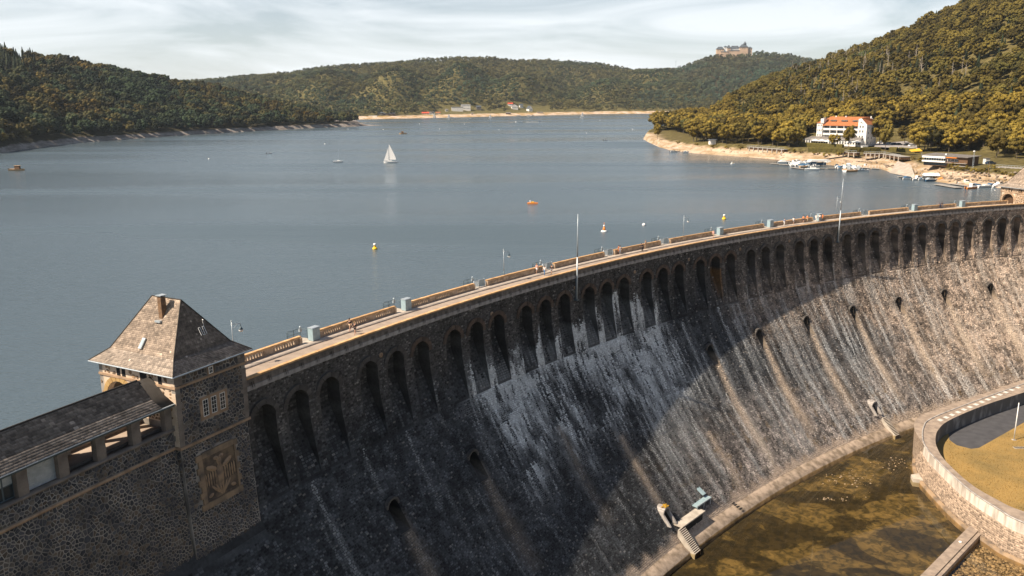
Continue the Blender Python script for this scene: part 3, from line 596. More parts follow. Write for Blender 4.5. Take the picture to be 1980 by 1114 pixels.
M_ROOFU = mat('roof_underlay', (.05, .045, .04), rough=.9, scale=2)
M_CHIM = mat('chimney_brick', (.22, .13, .07), (.13, .08, .05), scale=3, bump=.5)
M_YEL = mat('ochre_soffit', (.45, .30, .12), (.35, .22, .09), scale=1)
def window(parent, M, w, h, cols_=2, rows=4, name='window'):
    b = MB(); b.box(-w/2, w/2, -.03, .02, -h/2, h/2, M_WHITE, M); o = b.build(name, parent)
    pw = (w-.10)/cols_; ph = (h-.10)/rows
    p = MB(); p.box(-pw/2+.02, pw/2-.02, -.037, -.031, -ph/2+.02, ph/2-.02, M_GLASS); pm = p.mesh('pane')
    for i in range(cols_):
        for j in range(rows): link('pane', pm, o, M @ T(-w/2+.05+pw*(i+.5), 0, -h/2+.05+ph*(j+.5)))
def gate_tower(M, label, full, mirror=False):
    t = thing('gate_tower', label, 'tower', M); hx, hy = 4.36, 5.21; ZT = 3.62; zs = 2.34; zl = -3.64
    front = lambda u, v, o: (u, -hy-o, v); left = lambda u, v, o: (-hx-o, u, v); right = lambda u, v, o: (hx+o, u, v)
    b = MB(); b.box(-hx, hx, -hy, -hy+.5, zl, ZT, M_MORTAR); b.build('front_wall', t)
    b = MB(); b.box(-hx, hx, hy-.5, hy, -12, ZT, M_MORTAR); b.build('rear_wall', t)
    for nm, mp, mm in (('left_wall', left, M_CREAM), ('right_wall', right, M_CREAM)):
        b = MB(); wall_arch(b, mp, -hy+.5, hy-.5, -1.3, zs+.0, 2.55, 1.85, .0, mm, 0, -.6, vb=-1.2); b.build(nm, t)
        b = MB(); sx = -1 if mp is left else 1; b.box(sx*hx-.3*(sx > 0)-.0, sx*hx+.3*(sx < 0), -hy+.5, hy-.5, zs, ZT, mm); b.build('upper_'+nm, t)
        b = MB(); b.box(min(sx*hx, sx*(hx-.3)), max(sx*hx, sx*(hx-.3)), -hy+.5, hy-.5, zl, -1.3, M_MORTAR); b.build('lower_'+nm, t)
        b = MB()
        for k in range(11):
            t0 = math.pi*k/11+.01; t1 = math.pi*(k+1)/11-.01; pl = [(2.55+rr_*math.cos(tt), rr_*math.sin(tt)) for rr_, tt in ((1.86, t0), (2.35, t0), (2.35, t1), (1.86, t1))]
            b.prism(pl, sx*hx, sx*(hx+.07), M_YEL if full else M_SAND, axis='x')
        b.build('arch_surround', t)
    b = MB(); b.box(-hx+.3, hx-.3, -hy+.5, hy-.5, 2.4, 2.5, M_YEL); b.box(-hx+.6, hx-.6, .3, .45, -1.1, 2.4, M_YEL); b.build('passage_ceiling', t)
    # lower body, battered slightly, running down into the dam
    b = MB(); b.add([(-hx+.12, -hy+.18, zl), (hx-.12, -hy+.18, zl), (hx-.05, -hy-.9, -20), (-hx+.05, -hy-.9, -20), (-hx+.12, 0, zl), (hx-.12, 0, zl), (hx-.05, 0, -20), (-hx+.05, 0, -20)], [(0, 1, 2, 3), (4, 7, 6, 5), (0, 3, 7, 4), (1, 5, 6, 2)], M_MORTAR); b.build('lower_body', t)
    # string courses
    for z0, z1, o, nm in ((zs-.11, zs+.11, .12, 'upper_string_course'), (zl-.14, zl+.12, .14, 'lower_string_course')):
        b = MB(); b.box(-hx-o, hx+o, -hy-o, -hy, z0, z1, M_SAND); b.box(-hx-o, -hx, -hy, hy, z0, z1, M_SAND); b.box(hx, hx+o, -hy, hy, z0, z1, M_SAND); b.build(nm, t)
    # quoins
    for cxq, nr in ((-1, 1), (1, 1)):
        z = zl+.14; k = 0
        while z < ZT-.4:
            if not (zs-.55 < z < zs+.1):
                w = .85 if k % 2 else .5; w2 = .5 if k % 2 else .85; b = MB()
                x0, x1 = (-hx-.045, -hx+w) if cxq < 0 else (hx-w, hx+.045)
                b.box(x0, x1, -hy-.045, -hy-.0, z, z+.5, M_QUOIN); xs = (-hx-.045, -hx) if cxq < 0 else (hx, hx+.045); b.box(xs[0], xs[1], -hy, -hy+w2, z, z+.5, M_CREAM if cxq < 0 else M_QUOIN); b.build('quoin', t)
            z += .53 if not (zs-.55 < z < zs+.1) else .1; k += 1
    # roof
    ex, ey, ez = hx+.6, hy+.6, 3.68; kx, ky, kz = 3.5, 4.4, 4.75; ry, rz = 2.0, 9.46
    E = [(-ex, -ey, ez), (ex, -ey, ez), (ex, ey, ez), (-ex, ey, ez)]; K = [(-kx, -ky, kz), (kx, -ky, kz), (kx, ky, kz), (-kx, ky, kz)]; A, B = (0, -ry, rz), (0, ry, rz)
    b = MB(); V = E+K+[A, B]; b.add(V, [(0, 1, 5, 4), (1, 2, 6, 5), (2, 3, 7, 6), (3, 0, 4, 7), (4, 5, 8), (5, 6, 9, 8), (6, 7, 9), (7, 4, 8, 9), (3, 2, 1, 0)], M_ROOFU); b.build('roof', t)
    Q = lambda a, f: tuple(np.array(a))
    faces = []
    for i in range(4): j = (i+1) % 4; faces.append((E[i], E[j], K[j], K[i]))
    faces += [(K[3], K[0], A, B), (K[1], K[2], B, A), (K[0], K[1], (.03, -ry, rz), (-.03, -ry, rz)), (K[2], K[3], (-.03, ry, rz), (.03, ry, rz))]
    slate_obj('roof_slates', t, faces, .19 if full else .3, .24, (.15, .13, .115), 5, amp=.26, lift=.014, sun_and_lichen={3: (.27, .22, .175), 4: (.30, .235, .18)})  # left slope lichen-pale, other faces dark: sun and shade put into slate colour
    b = MB()
    for P, q in ((E[0], K[0]), (E[1], K[1]), (E[2], K[2]), (E[3], K[3]), (K[0], A), (K[1], A), (K[2], B), (K[3], B), (A, B)): b.tube(Vector(P)+Vector((0, 0, .03)), Vector(q)+Vector((0, 0, .03)), .06, M_ROOFU, n=5)
    b.build('hip_caps', t)
    for i in range(4):
        P, q = Vector(E[i]), Vector(E[(i+1) % 4]); b = MB(); b.tube(P+Vector((0, 0, -.05)), q+Vector((0, 0, -.05)), .075, M_STEEL, n=6); b.build('gutter', t)
    b = MB(); b.box(-1.3, -.72, -.75, -.28, 6.6, 9.85, M_CHIM); ch = b.build('chimney', t); b = MB(); b.box(-1.42, -.6, -.85, -.18, 10.0, 10.05, M_STEEL); [b.box(x-.02, x+.02, y-.02, y+.02, 9.85, 10.0, M_STEEL) for x in (-1.25, -.77) for y in (-.7, -.33)]; b.build('chimney_cap', ch)
    b = MB(); b.box(-1.75, -1.45, -.85, -.15, 7.45, 7.62, M_STEEL); b.build('chimney_flashing', t)
    if full:
        ms = Matrix.Translation((-2.95, .3, 5.55)) @ Matrix.Rotation(R_(-53.2), 4, 'Y'); b = MB(); b.box(-.55, .55, -.2, .2, .03, .17, M_STEEL, ms); b.box(-.5, .4, -.15, .15, .171, .19, M_BLUE, ms); b.build('skylight', t)
        mh = Matrix.Translation((.75, -3.62, 6.35)) @ Matrix.Rotation(R_(62), 4, 'X'); b = MB(); [b.tube((x, -.4, .12), (x, .4, .12), .025, M_WHITE, n=5, M=mh) for x in (-.35, -.12, .12, .35)]; [b.tube((x, y, .12), (x+.23, y, .12), .025, M_WHITE, n=5, M=mh) for x, y in ((-.35, .4), (-.12, -.4), (.12, .4))]; b.tube((.4, .2, 0), (.42, .9, .2), .02, M_WHITE, n=5, M=mh); b.lathe([(.01, -.09), (.09, 0), (.01, .09)], M_WHITE, n=8, M=mh @ T(.5, 1.0, .2)); b.build('snow_hooks', t)
    # windows
    fr = MB(); fr.box(-1.75, 1.72, -hy-.06, -hy, -1.80, -1.50, M_SAND); fr.box(-1.75, 1.72, -hy-.06, -hy, .22, .48, M_SAND)
    for x0, x1 in ((-1.75, -1.40), (-.68, -.36), (.34, .74), (1.44, 1.72)): fr.box(x0, x1, -hy-.06, -hy, -1.50, .22, M_SAND)
    fr.build('window_surround', t)
    for x in (-1.04, -.01, 1.09): window(t, T(x, -hy-.0, -.64), .68, 1.70)
    b = MB(); b.box(-.45, .3, -hy-.05, -hy, 2.46, 3.3, M_SAND); b.build('small_window_surround', t); window(t, T(-.07, -hy-.052, 2.9), .5, .7, 2, 2)
    b = MB(); b.box(-4.0, -3.3, -hy-.05, -hy, 2.46, 3.3, M_SAND); 
    for y in (2.4, 1.66, -.85, -1.3, -3.3):
        b = MB(); b.box(-hx-.03, -hx, y-.24, y+.24, 2.48, 3.35, M_DARK); b.build('small_opening', t)
    if full:
        ex_ = lambda u, v: (-1.85 < u < 1.85 and -1.95 < v < .6)
        rubble_wall(t, front, [(-3.85, 3.85, zl+.15, zs-.13)], .31, 110, PAL_DARK, seed=3, skip=ex_, gap=.034)
        rubble_wall(t, front, [(-3.5, -.5, zs+.14, 3.3), (.35, 3.5, zs+.14, 3.3)], .33, 0, PAL_DARK, seed=33)
        lowf = lambda u, v, o: (u, -hy+.18-1.08*(zl-v)/16.36-o, v)
        rel = lambda u, v: (-2.85 < u < 2.4 and -10.75 < v < -4.9)
        rubble_wall(t, lowf, [(-hx+.15, hx-.15, -19, zl-.16)], .27, 190, PAL_DARK, seed=5, skip=rel, gap=.035, prefer=lambda u, v: -v)
        rubble_wall(t, left, [(-hy+.5, .4, -1.2, zs-.13), (4.6, hy-.1, -1.2, zs-.13), (-hy+.9, hy-.2, zs+.14, 3.3)], .34, 0, PAL_WARM, seed=8, gap=.07, keepf=.72, skip=lambda u, v: (v > zs and any(abs(u-y) < .5 for y in (2.4, 1.66, -.85, -1.3, -3.3))))
        rubble_wall(t, lambda u, v, o: (-hx+.1-o, u, v), [(-hy+.2, -4.2, -18, zl-.16)], .34, 0, PAL_DARK, seed=14)
        rubble_wall(t, lambda u, v, o: (hx-.1+o, u, v), [(-hy+.2, -3.0, -18, zl-.16)], .34, 0, PAL_DARK, seed=15)
        # heraldic eagle relief
        y0 = -hy+.13; MT = Matrix.Translation((0, -hy+.18, zl)) @ Matrix.Rotation(-math.atan(1.08/16.36), 4, 'X') @ Matrix.Translation((0, hy-.18, -zl))
        def rb(x0, x1, z0, z1, d, m=M_SAND2): b.box(x0, x1, y0-d, y0+.2, z0, z1, m, MT)
        r = MB(); 
        b = MB(); rb(-2.12, 1.92, -10.12, -5.6, .02, M_RELB); b.build('relief_panel', t)
        for i in range(9):
            z0 = -10.75+i*.63; wl = 2.62 if i % 2 else 2.86; wr = 2.15 if i % 2 else 2.42
            for x0, x1 in ((-wl, -2.13), (1.93, wr)): b = MB(); rb(x0, x1, z0, z0+.60, .14); b.build('frame_block', t)
        for i in range(6):
            x0 = -2.1+i*.67; 
            for z0, z1 in ((-10.75, -10.14), (-5.58, -5.0)): b = MB(); rb(x0, x0+.65, z0, z1, .14); b.build('frame_block', t)
        C = -.1
        def leaf(x, z, w, h, rot, d=.13, n=8, nm='relief_carving'):
            q = MB(); V = [(0, -d, 0)]+[(w*math.cos(2*math.pi*k/n), 0, h*math.sin(2*math.pi*k/n)) for k in range(n)]; q.add(V, [(0, k+1, (k+1) % n+1) for k in range(n)], M_CARV, MT @ Matrix.Translation((x, y0-.025, z)) @ Matrix.Rotation(rot, 4, 'Y')); return q.build(nm, t)
        leaf(C, -7.9, .42, 1.25, 0, .22, nm='carved_body')
        for sg in (-1, 1):
            leaf(C+sg*.1, -6.55, .2, .55, sg*.2, .16, nm='carved_neck'); leaf(C+sg*.34, -6.1, .34, .2, -sg*.2, .17, nm='carved_head')
            leaf(C+sg*1.0, -6.95, .75, .28, -sg*.45, .18, nm='carved_wing_shoulder')
            for k in range(5): leaf(C+sg*(.62+.3*k), -7.95-.03*k+.1*abs(k-2), .12, .85-.05*k, 0, .13, nm='carved_feather')
            leaf(C+sg*.75, -9.25, .14, .75, sg*.75, .12, nm='carved_leg'); leaf(C+sg*1.45, -9.6, .35, .2, sg*.3, .14, nm='carved_claw')
            for k in range(2): leaf(C+sg*(.15+.28*k), -9.35, .11, .72, sg*(.12+.3*k), .12, nm='carved_tail_feather')
            for k in range(5):
                q = MB(); q.box(C+sg*(.77+.3*k)-.025, C+sg*(.77+.3*k)+.025, y0-.034, y0-.018, -8.65, -7.3, M_DARK, MT); q.build('groove_shade_strip', t)  # dark strips between feathers, painting in the shade of grooves
    else:
        rubble_wall(t, left, [(-hy+.5, .4, -1.2, zs-.13), (4.6, hy-.1, -1.2, zs-.13), (-hy+.9, hy-.2, zs+.14, 3.3)], .4, 0, PAL_WARM, seed=8, gap=.05)
        b = MB(); b.box(-hx+.9, -hx+1.0, .75, 4.4, -1.0, 1.9, M_DARKW); b.build('door', t)
    return t
M_SAND2 = mat('weathered_relief_sandstone', (.30, .21, .13), (.13, .10, .075), scale=.55, bump=.5, lo=.4, hi=.62)
M_CARV = mat('carved_sandstone', (.34, .23, .14), (.15, .11, .08), rough=.9, scale=1.2, bump=.5, lo=.45, hi=.7)
M_RELB = mat('shade_toned_relief_ground', (.19, .135, .085), (.07, .055, .045), rough=.95, scale=.8, bump=.5, lo=.38, hi=.6)  # ground darker than the carving, so relief shade is painted into its colour
gate_tower(frame(-12.92, 302.44, 0), 'near gate tower of dark rubble with steep slate roof, chimney and carved relief', True)
gate_tower(frame(12*BAY+12.92, 302.44, 0), 'far gate tower at the right picture edge, arched doorway facing the crest', False)

# ---- gallery building left of the tower, on the crest
gal = thing('gallery_building', 'long roofed gallery with slate roof running from the near tower out of the picture', 'gallery building')
SA, SB = -62.0, -17.32
def sweep(name, prof, m, parent=None, sa=SA, sb=SB, ds=1.5, closed=True):
    n = int((sb-sa)/ds)+1; ss = np.linspace(sa, sb, n); k = len(prof); V = np.concatenate([D(ss, r, z) for r, z in prof]); idx = np.arange(n-1)
    F = [np.stack([j*n+idx, j*n+idx+1, ((j+1) % k)*n+idx+1, ((j+1) % k)*n+idx], -1) for j in range(k if closed else k-1)]
    o = link(name, npmesh(name, V, np.concatenate(F), m), parent); 
    return o
sweep('retaining_wall', [(297.98, -1.95), (297.98, -3.6), (296.4, -19.5), (299.2, -19.5), (299.2, -1.95)], M_MORTAR, gal)
sweep('string_course', [(297.80, -3.52), (297.84, -3.78), (298.1, -3.78), (298.1, -3.52)], M_SAND, gal)
sweep('sill', [(297.80, -1.72), (297.82, -1.95), (298.75, -1.95), (298.75, -1.72)], M_QUOIN, gal)
sweep('gallery_floor', [(298.75, -1.9), (303.0, -1.9), (303.0, -2.2), (298.75, -2.2)], M_ROAD, gal)
sweep('fascia', [(297.50, .84), (297.52, .60), (297.75, .52), (297.75, .80)], M_BLUED, gal)
sweep('gutter', [(297.36, .88), (297.36, .80), (297.49, .78), (297.49, .88)], M_STEEL, gal)
sweep('soffit', [(297.76, .66), (301.2, .66), (301.2, .74), (297.76, .74)], M_DARKW, gal)
RP = [(297.40, .87), (298.72, 1.52), (300.38, 3.10), (301.6, 1.95), (302.3, 1.35)]
sweep('roof', [(r, z-.03) for r, z in RP]+[(302.2, 1.2), (297.5, .76)], M_ROOFU, gal)
fs = []
ss = np.arange(SA, SB+.01, 1.49)
for a, b_ in zip(ss[:-1], ss[1:]):
    for (r0, z0), (r1, z1) in zip(RP[:2], RP[1:3]): fs.append((D(a, r0, z0), D(b_, r0, z0), D(b_, r1, z1), D(a, r1, z1)))
slate_obj('roof_slates', gal, fs, .27, .34, (.15, .13, .112), 50, amp=.35, lift=.03, spots=.016)
b = MB()
for a, b_ in zip(ss[:-1], ss[1:]): b.tube(Vector(D(a, 300.38, 3.13)), Vector(D(b_, 300.38, 3.13)), .09, M_ROOFU, n=6)
b.build('ridge_cap', gal)
PS = [-17.75, -21.35, -25.0, -28.6, -32.2, -35.8, -39.4, -43.0, -46.6]
for s in PS:
    b = MB(); w = .45 if s < -18 else .38
    for k in range(4): b.box(-w-.015*(k % 2), w+.015*(k % 2), -.3, .32, -1.72+k*.58, -1.72+k*.58+.57, M_QUOIN)
    b.build('pillar', gal, frame(s, 298.3, 0)); b = MB(); b.box(-.35, .35, -.25, .25, -1.9, .66, M_CREAM); b.build('rear_pillar', gal, frame(s-.9, 301.9, 0))
sweep('rear_parapet', [(301.7, -1.9), (301.7, -1.0), (302.0, -1.0), (302.0, -1.9)], M_CREAM, gal, sb=-25.2); sweep('rear_boarding', [(301.75, -.75), (301.75, .65), (301.9, .65), (301.9, -.75)], M_DARKW, gal, sb=-25.2)
b = MB(); [b.box(-1.34, 1.34, .16-.012*(k % 2), .2, -1.70+k*.1, -1.70+k*.1+.09, M_STEEL) for k in range(22)]; b.build('roller_shutter', gal, frame(-30.4, 298.3, 0))
for s0_ in (-34.0, -37.6): b = MB(); b.box(-1.34, 1.34, .2, .25, -1.7, .5, M_BLUED); o = b.build('window', gal, frame(s0_, 298.3, 0)); 
for x in (-.9, 0, .9): b = MB(); b.box(x-.38, x+.38, .18, .19, -1.6, -.6, M_GLASS); b.build('pane', gal, frame(-34.0, 298.3, 0)); b = MB(); b.box(x-.38, x+.38, .17, .18, -.5, .4, M_STEEL); b.build('blind', gal, frame(-34.0, 298.3, 0))
gw = lambda u, v, o: D(u, 297.98-1.58*max(0, (-3.6-v))/15.9-o, v)
rubble_wall(gal, gw, [(-40, -17.35, -3.5, -1.97)], .28, 60, PAL_DARK, seed=21, prefer=lambda u, v: abs(u+27), gap=.035)
rubble_wall(gal, gw, [(-44, -17.35, -18.5, -3.8)], .29, 235, PAL_DARK, seed=22, prefer=lambda u, v: -v+.2*abs(u+26), gap=.035)
# ============================================================ stilling basin and ring wall
def poly_sheet(name, pts, z, m, kind='structure', sub=0):
    if sum(pts[i-1][0]*pts[i][1]-pts[i][0]*pts[i-1][1] for i in range(len(pts))) < 0: pts = pts[::-1]
    me = bpy.data.meshes.new(name); me.from_pydata([(p[0], p[1], z) for p in pts], [], [tuple(range(len(pts)))]); me.materials.append(m)
    return tag(link(name, me), kind=kind)
def water_mat(name, body, rough, bumps, trans=None, ior=1.33):
    m = bpy.data.materials.new(name); m.use_nodes = True; nt = m.node_tree; N = nt.nodes; L = nt.links; out = N['Material Output']; b = N['Principled BSDF']
    tc = N.new('ShaderNodeTexCoord'); prev = None
    for sc, dist, st, stretch in bumps:
        mp = N.new('ShaderNodeMapping'); mp.inputs['Scale'].default_value = stretch; mp.inputs['Rotation'].default_value = (0, 0, .5); L.new(tc.outputs['Object'], mp.inputs[0])
        n = N.new('ShaderNodeTexNoise'); n.inputs['Scale'].default_value = sc; n.inputs['Detail'].default_value = 4; n.inputs['Roughness'].default_value = .6; L.new(mp.outputs[0], n.inputs['Vector'])
        bp = N.new('ShaderNodeBump'); bp.inputs['Strength'].default_value = st; bp.inputs['Distance'].default_value = dist; L.new(n.outputs['Fac'], bp.inputs['Height'])
        if prev: L.new(prev.outputs[0], bp.inputs['Normal'])
        prev = bp
    if trans is None:
        b.inputs['Base Color'].default_value = (*body, 1); b.inputs['IOR'].default_value = ior; b.inputs['Specular IOR Level'].default_value = .5
        if prev: L.new(prev.outputs[0], b.inputs['Normal'])
        # wind lanes: rougher and calmer stretches of surface
        mp = N.new('ShaderNodeMapping'); mp.inputs['Scale'].default_value = (.0022, .011, 1); mp.inputs['Rotation'].default_value = (0, 0, .12); L.new(tc.outputs['Object'], mp.inputs[0])
        n = N.new('ShaderNodeTexNoise'); n.inputs['Scale'].default_value = 1; n.inputs['Detail'].default_value = 5; n.inputs['Distortion'].default_value = .6; L.new(mp.outputs[0], n.inputs['Vector'])
        r = N.new('ShaderNodeMapRange'); r.inputs['From Min'].default_value = .35; r.inputs['From Max'].default_value = .68; r.inputs['To Min'].default_value = rough*.45; r.inputs['To Max'].default_value = rough*1.8; L.new(n.outputs['Fac'], r.inputs['Value']); L.new(r.outputs[0], b.inputs['Roughness'])
    else:
        fr = N.new('ShaderNodeFresnel'); fr.inputs['IOR'].default_value = ior; gl = N.new('ShaderNodeBsdfGlossy'); gl.inputs['Roughness'].default_value = rough; tr = N.new('ShaderNodeBsdfTransparent'); tr.inputs['Color'].default_value = (*trans, 1); mx = N.new('ShaderNodeMixShader')
        if prev: L.new(prev.outputs[0], gl.inputs['Normal']); L.new(prev.outputs[0], fr.inputs['Normal'])
        L.new(fr.outputs[0], mx.inputs[0]); L.new(tr.outputs[0], mx.inputs[1]); L.new(gl.outputs[0], mx.inputs[2]); L.new(mx.outputs[0], out.inputs['Surface'])
    return m
M_LAKE = water_mat('lake_water', (.070, .097, .114), .20, [(.28, .24, .5, (1, 2.2, 1)), (.85, .20, .7, (1, 1.7, 1))])
M_POOL = water_mat('basin_water', None, .012, [(.5, .02, .12, (1, 1, 1))], trans=(.86, .80, .64))
def floor_mat():
    m = bpy.data.materials.new('algae_floor'); m.use_nodes = True; nt = m.node_tree; N = nt.nodes; L = nt.links; b = N['Principled BSDF']; b.inputs['Roughness'].default_value = .95
    tc = N.new('ShaderNodeTexCoord')
    def noise(sc, det, dis, st=(1, 1, 1)):
        mp = N.new('ShaderNodeMapping'); mp.inputs['Scale'].default_value = st; L.new(tc.outputs['Object'], mp.inputs[0]); n = N.new('ShaderNodeTexNoise'); n.inputs['Scale'].default_value = sc; n.inputs['Detail'].default_value = det; n.inputs['Distortion'].default_value = dis; L.new(mp.outputs[0], n.inputs['Vector']); return n
    def ramp(n, stops):
        r = N.new('ShaderNodeValToRGB'); e = r.color_ramp.elements; e[0].position, e[0].color = stops[0][0], (*stops[0][1], 1); e[1].position, e[1].color = stops[-1][0], (*stops[-1][1], 1)
        for p, c in stops[1:-1]: x = e.new(p); x.color = (*c, 1)
        L.new(n.outputs['Fac'], r.inputs['Fac']); return r
    a = noise(.085, 8, .7, (1, 1.4, 1)); ra = ramp(a, [(.42, (.030, .023, .010)), (.50, (.042, .032, .013)), (.515, (.105, .080, .034)), (.62, (.165, .124, .056)), (.7, (.085, .066, .03))])
    c = noise(.8, 7, .8); rc = ramp(c, [(.40, (.42, .44, .42)), (.60, (1.3, 1.25, 1.2))])
    mx = N.new('ShaderNodeMix'); mx.data_type = 'RGBA'; mx.blend_type = 'MULTIPLY'; mx.inputs['Factor'].default_value = 1; L.new(ra.outputs[0], mx.inputs['A']); L.new(rc.outputs[0], mx.inputs['B']); L.new(mx.outputs['Result'], b.inputs['Base Color']); return m
M_FLOOR = floor_mat()
arc_ = [tuple(D(s, 274.6, 0)[:2]) for s in np.arange(-60, 261, 4)]
hubpts = [(150, 60), (20, 40)]
poly_sheet('basin_floor', arc_+hubpts, -44.05, M_FLOOR)
poly_sheet('basin_water', [tuple(D(s, 275.0, 0)[:2]) for s in np.arange(-60, 261, 4)]+hubpts, -43.2, M_POOL)
def crom(P, n=8):
    P = [np.array(p, float) for p in P]; out = []
    for i in range(len(P)-1):
        a = P[max(i-1, 0)]; b, c = P[i], P[i+1]; d = P[min(i+2, len(P)-1)]
        for k in range(n): t = k/n; out.append(.5*((2*b)+(-a+c)*t+(2*a-5*b+4*c-d)*t*t+(-a+3*b-3*c+d)*t**3))
    out.append(P[-1]); return out
ZR = -37.0
outer = crom([on_z(x, y, ZR)[:2] for x, y in ((2160, 682), (1977, 743.7), (1860.6, 785.7), (1800, 810.5), (1786, 826), (1784, 849), (1793, 869), (1814.7, 893), (1869.8, 944.3), (1929, 983.7), (1980, 1011), (2160, 1075))])
inner = crom([on_z(x, y, ZR)[:2] for x, y in ((2160, 700), (1985, 757), (1900, 785), (1837, 812), (1815, 830), (1808.8, 848), (1813, 868), (1830, 893), (1876, 935), (1928, 966), (1980, 989), (2160, 1045))])
lip = crom([on_z(x, y, ZR-.3)[:2] for x, y in ((2160, 676), (1980, 734), (1909, 758.5), (1795, 797), (1771, 812), (1768, 828), (1776, 846), (1785, 861))])
ring = thing('ring_wall', 'curved concrete and rubble wall rounding the lower garden beside the basin', 'wall')
def loft(name, lines, m, parent, close=False, kind=None):
    n = len(lines[0]); V = np.concatenate([np.array(l) for l in lines]); k = len(lines); idx = np.arange(n-1)
    F = np.concatenate([np.stack([j*n+idx, j*n+idx+1, ((j+1) % k)*n+idx+1, ((j+1) % k)*n+idx], -1) for j in range(k if close else k-1)])
    o = link(name, npmesh(name, V, F, m), parent); return tag(o, kind=kind)
def at(line, z, push=0.0, away=None):
    L_ = [np.array(p) for p in line]; out = []
    for i, p in enumerate(L_):
        q = p.copy()
        if push: t = L_[min(i+1, len(L_)-1)]-L_[max(i-1, 0)]; t = t/np.linalg.norm(t); q = p+np.array([t[1], -t[0]])*push
        out.append((q[0], q[1], z))
    return out
M_TOP = mat('wall_top_concrete', (.34, .27, .21), (.22, .175, .14), rough=.95, scale=.9, bump=.5)
M_BANDW = mat('stained_white_render', (.62, .57, .50), (.34, .29, .24), rough=.9, scale=.5, stretch=(2.2, 2.2, .35), bump=.2, lo=.42, hi=.66)
M_INW = mat('damp_inner_wall', (.10, .10, .10), (.30, .31, .31), rough=.9, scale=.5, stretch=(1.2, 1.2, .5), lo=.5, hi=.75, bump=.3)  # dark grey with paler upright patches
M_RUBL = mat('small_rubble', (.42, .33, .25), (.20, .15, .11), rough=.95, scale=2.6, bump=1, bscale=5)
loft('wall_top', [at(outer, ZR), at(inner, ZR)], M_TOP, ring); loft('kerb', [at(outer, ZR-.002, .12), at(outer, ZR+.16, .12), at(outer, ZR+.16, -.12), at(outer, ZR-.002, -.12)], M_BAND, ring)
loft('render_band', [at(outer, ZR-.01), at(outer, -39.0, .03)], M_BANDW, ring)
loft('masonry_base', [at(outer, -38.98, .02), at(outer, -39.0, .14), at(outer, -41.5, .5), at(outer, -44.2, .9)], M_RUBL, ring); loft('footing', [at(outer, -42.7, .7), at(outer, -42.75, 1.25), at(outer, -44.2, 1.3)], M_SAND2, ring)
loft('inner_face', [at(inner, ZR-.01), at(inner, -40.2)], M_INW, ring)
loft('lower_ledge', [at(lip, ZR-.3), [(p[0], p[1], ZR-.3) for p in outer[:len(lip)]]], M_TOP, ring); loft('ledge_face', [at(lip, ZR-.31), at(lip, -38.0, -.1), at(lip, -44.2, -.3)], M_RUBL, ring)
# individual stones set in the ring wall's base
r_ = np.random.default_rng(5); V = []; F = []; C = []
Lo = np.array(outer); seg = np.r_[0, np.cumsum(np.linalg.norm(np.diff(Lo, axis=0), axis=1))]
for z in np.arange(-43.4, -39.1, .34):
    u = 14.0
    while u < seg[-1]-.6:
        w = r_.uniform(.3, .75); p = np.array([np.interp(u+w/2, seg, Lo[:, 0]), np.interp(u+w/2, seg, Lo[:, 1])]); q = np.array([np.interp(u+w/2+.2, seg, Lo[:, 0]), np.interp(u+w/2+.2, seg, Lo[:, 1])]); t = (q-p)/np.linalg.norm(q-p); n = np.array([t[1], -t[0]])
        off = .16+(-39-z)*.14; b = len(V); col = np.array([.34, .26, .195])*r_.uniform(.45, 1.3); h = r_.uniform(.04, .11)
        if z < -42.4: col = col*.5
        for (du, dz, dn) in ((-.5, -.5, 0), (.5, -.5, 0), (.5, .5, 0), (-.5, .5, 0), (-.32, -.3, h), (.32, -.3, h), (.32, .3, h), (-.32, .3, h)):
            pp = p+t*du*(w-.05)+n*(off+dn-.02-dz*.04); V.append((pp[0], pp[1], z+dz*.29)); C.append(col)
        F += [(b+4, b+5, b+6, b+7), (b, b+1, b+5, b+4), (b+1, b+2, b+6, b+5), (b+2, b+3, b+7, b+6), (b+3, b, b+4, b+7)]; u += w
tag(link('rubble_stones', npmesh('rubble_stones', np.array(V), np.array(F), M_STONECOL, col=np.array(C)), ring), kind='stuff')
slab = MB(); slab.box(-.55, .55, -.45, .45, 0, .03, mat('pale_slab', (.62, .60, .55), (.5, .48, .44), scale=2)); slm = slab.mesh('pale_slab')
a = on_z(1818, 815, ZR); b_ = on_z(1972, 752, ZR)
for i in range(14):
    p = on_z(1818+(1968-1818)*i/13, 812.5+(749.5-812.5)*i/13-1.2*math.sin(math.pi*i/13), ZR); o = link('pale_slab', slm, ring, T(p[0], p[1], ZR+.002, math.atan2(b_[1]-a[1], b_[0]-a[0])))
M_GRASS = mat('dry_lawn', (.31, .20, .065), (.19, .135, .05), rough=.95, scale=.16, detail=9, bump=.6, bscale=3, lo=.36, hi=.66)
M_ASPH = mat('asphalt', (.075, .075, .08), (.055, .055, .06), rough=.9, scale=.6, bump=.2)
inner2 = [(p[0], p[1]) for p in inner]
poly_sheet('lawn', inner2, -40.0, M_GRASS)
poly_sheet('asphalt_path', [tuple(on_z(x, y, -40)[:2]) for x, y in ((1836, 851), (1850, 861), (1878, 868), (1893, 866), (1980, 817), (2140, 745))]+[tuple(p) for p in inner2[1:26]][:24], -39.994, M_ASPH)
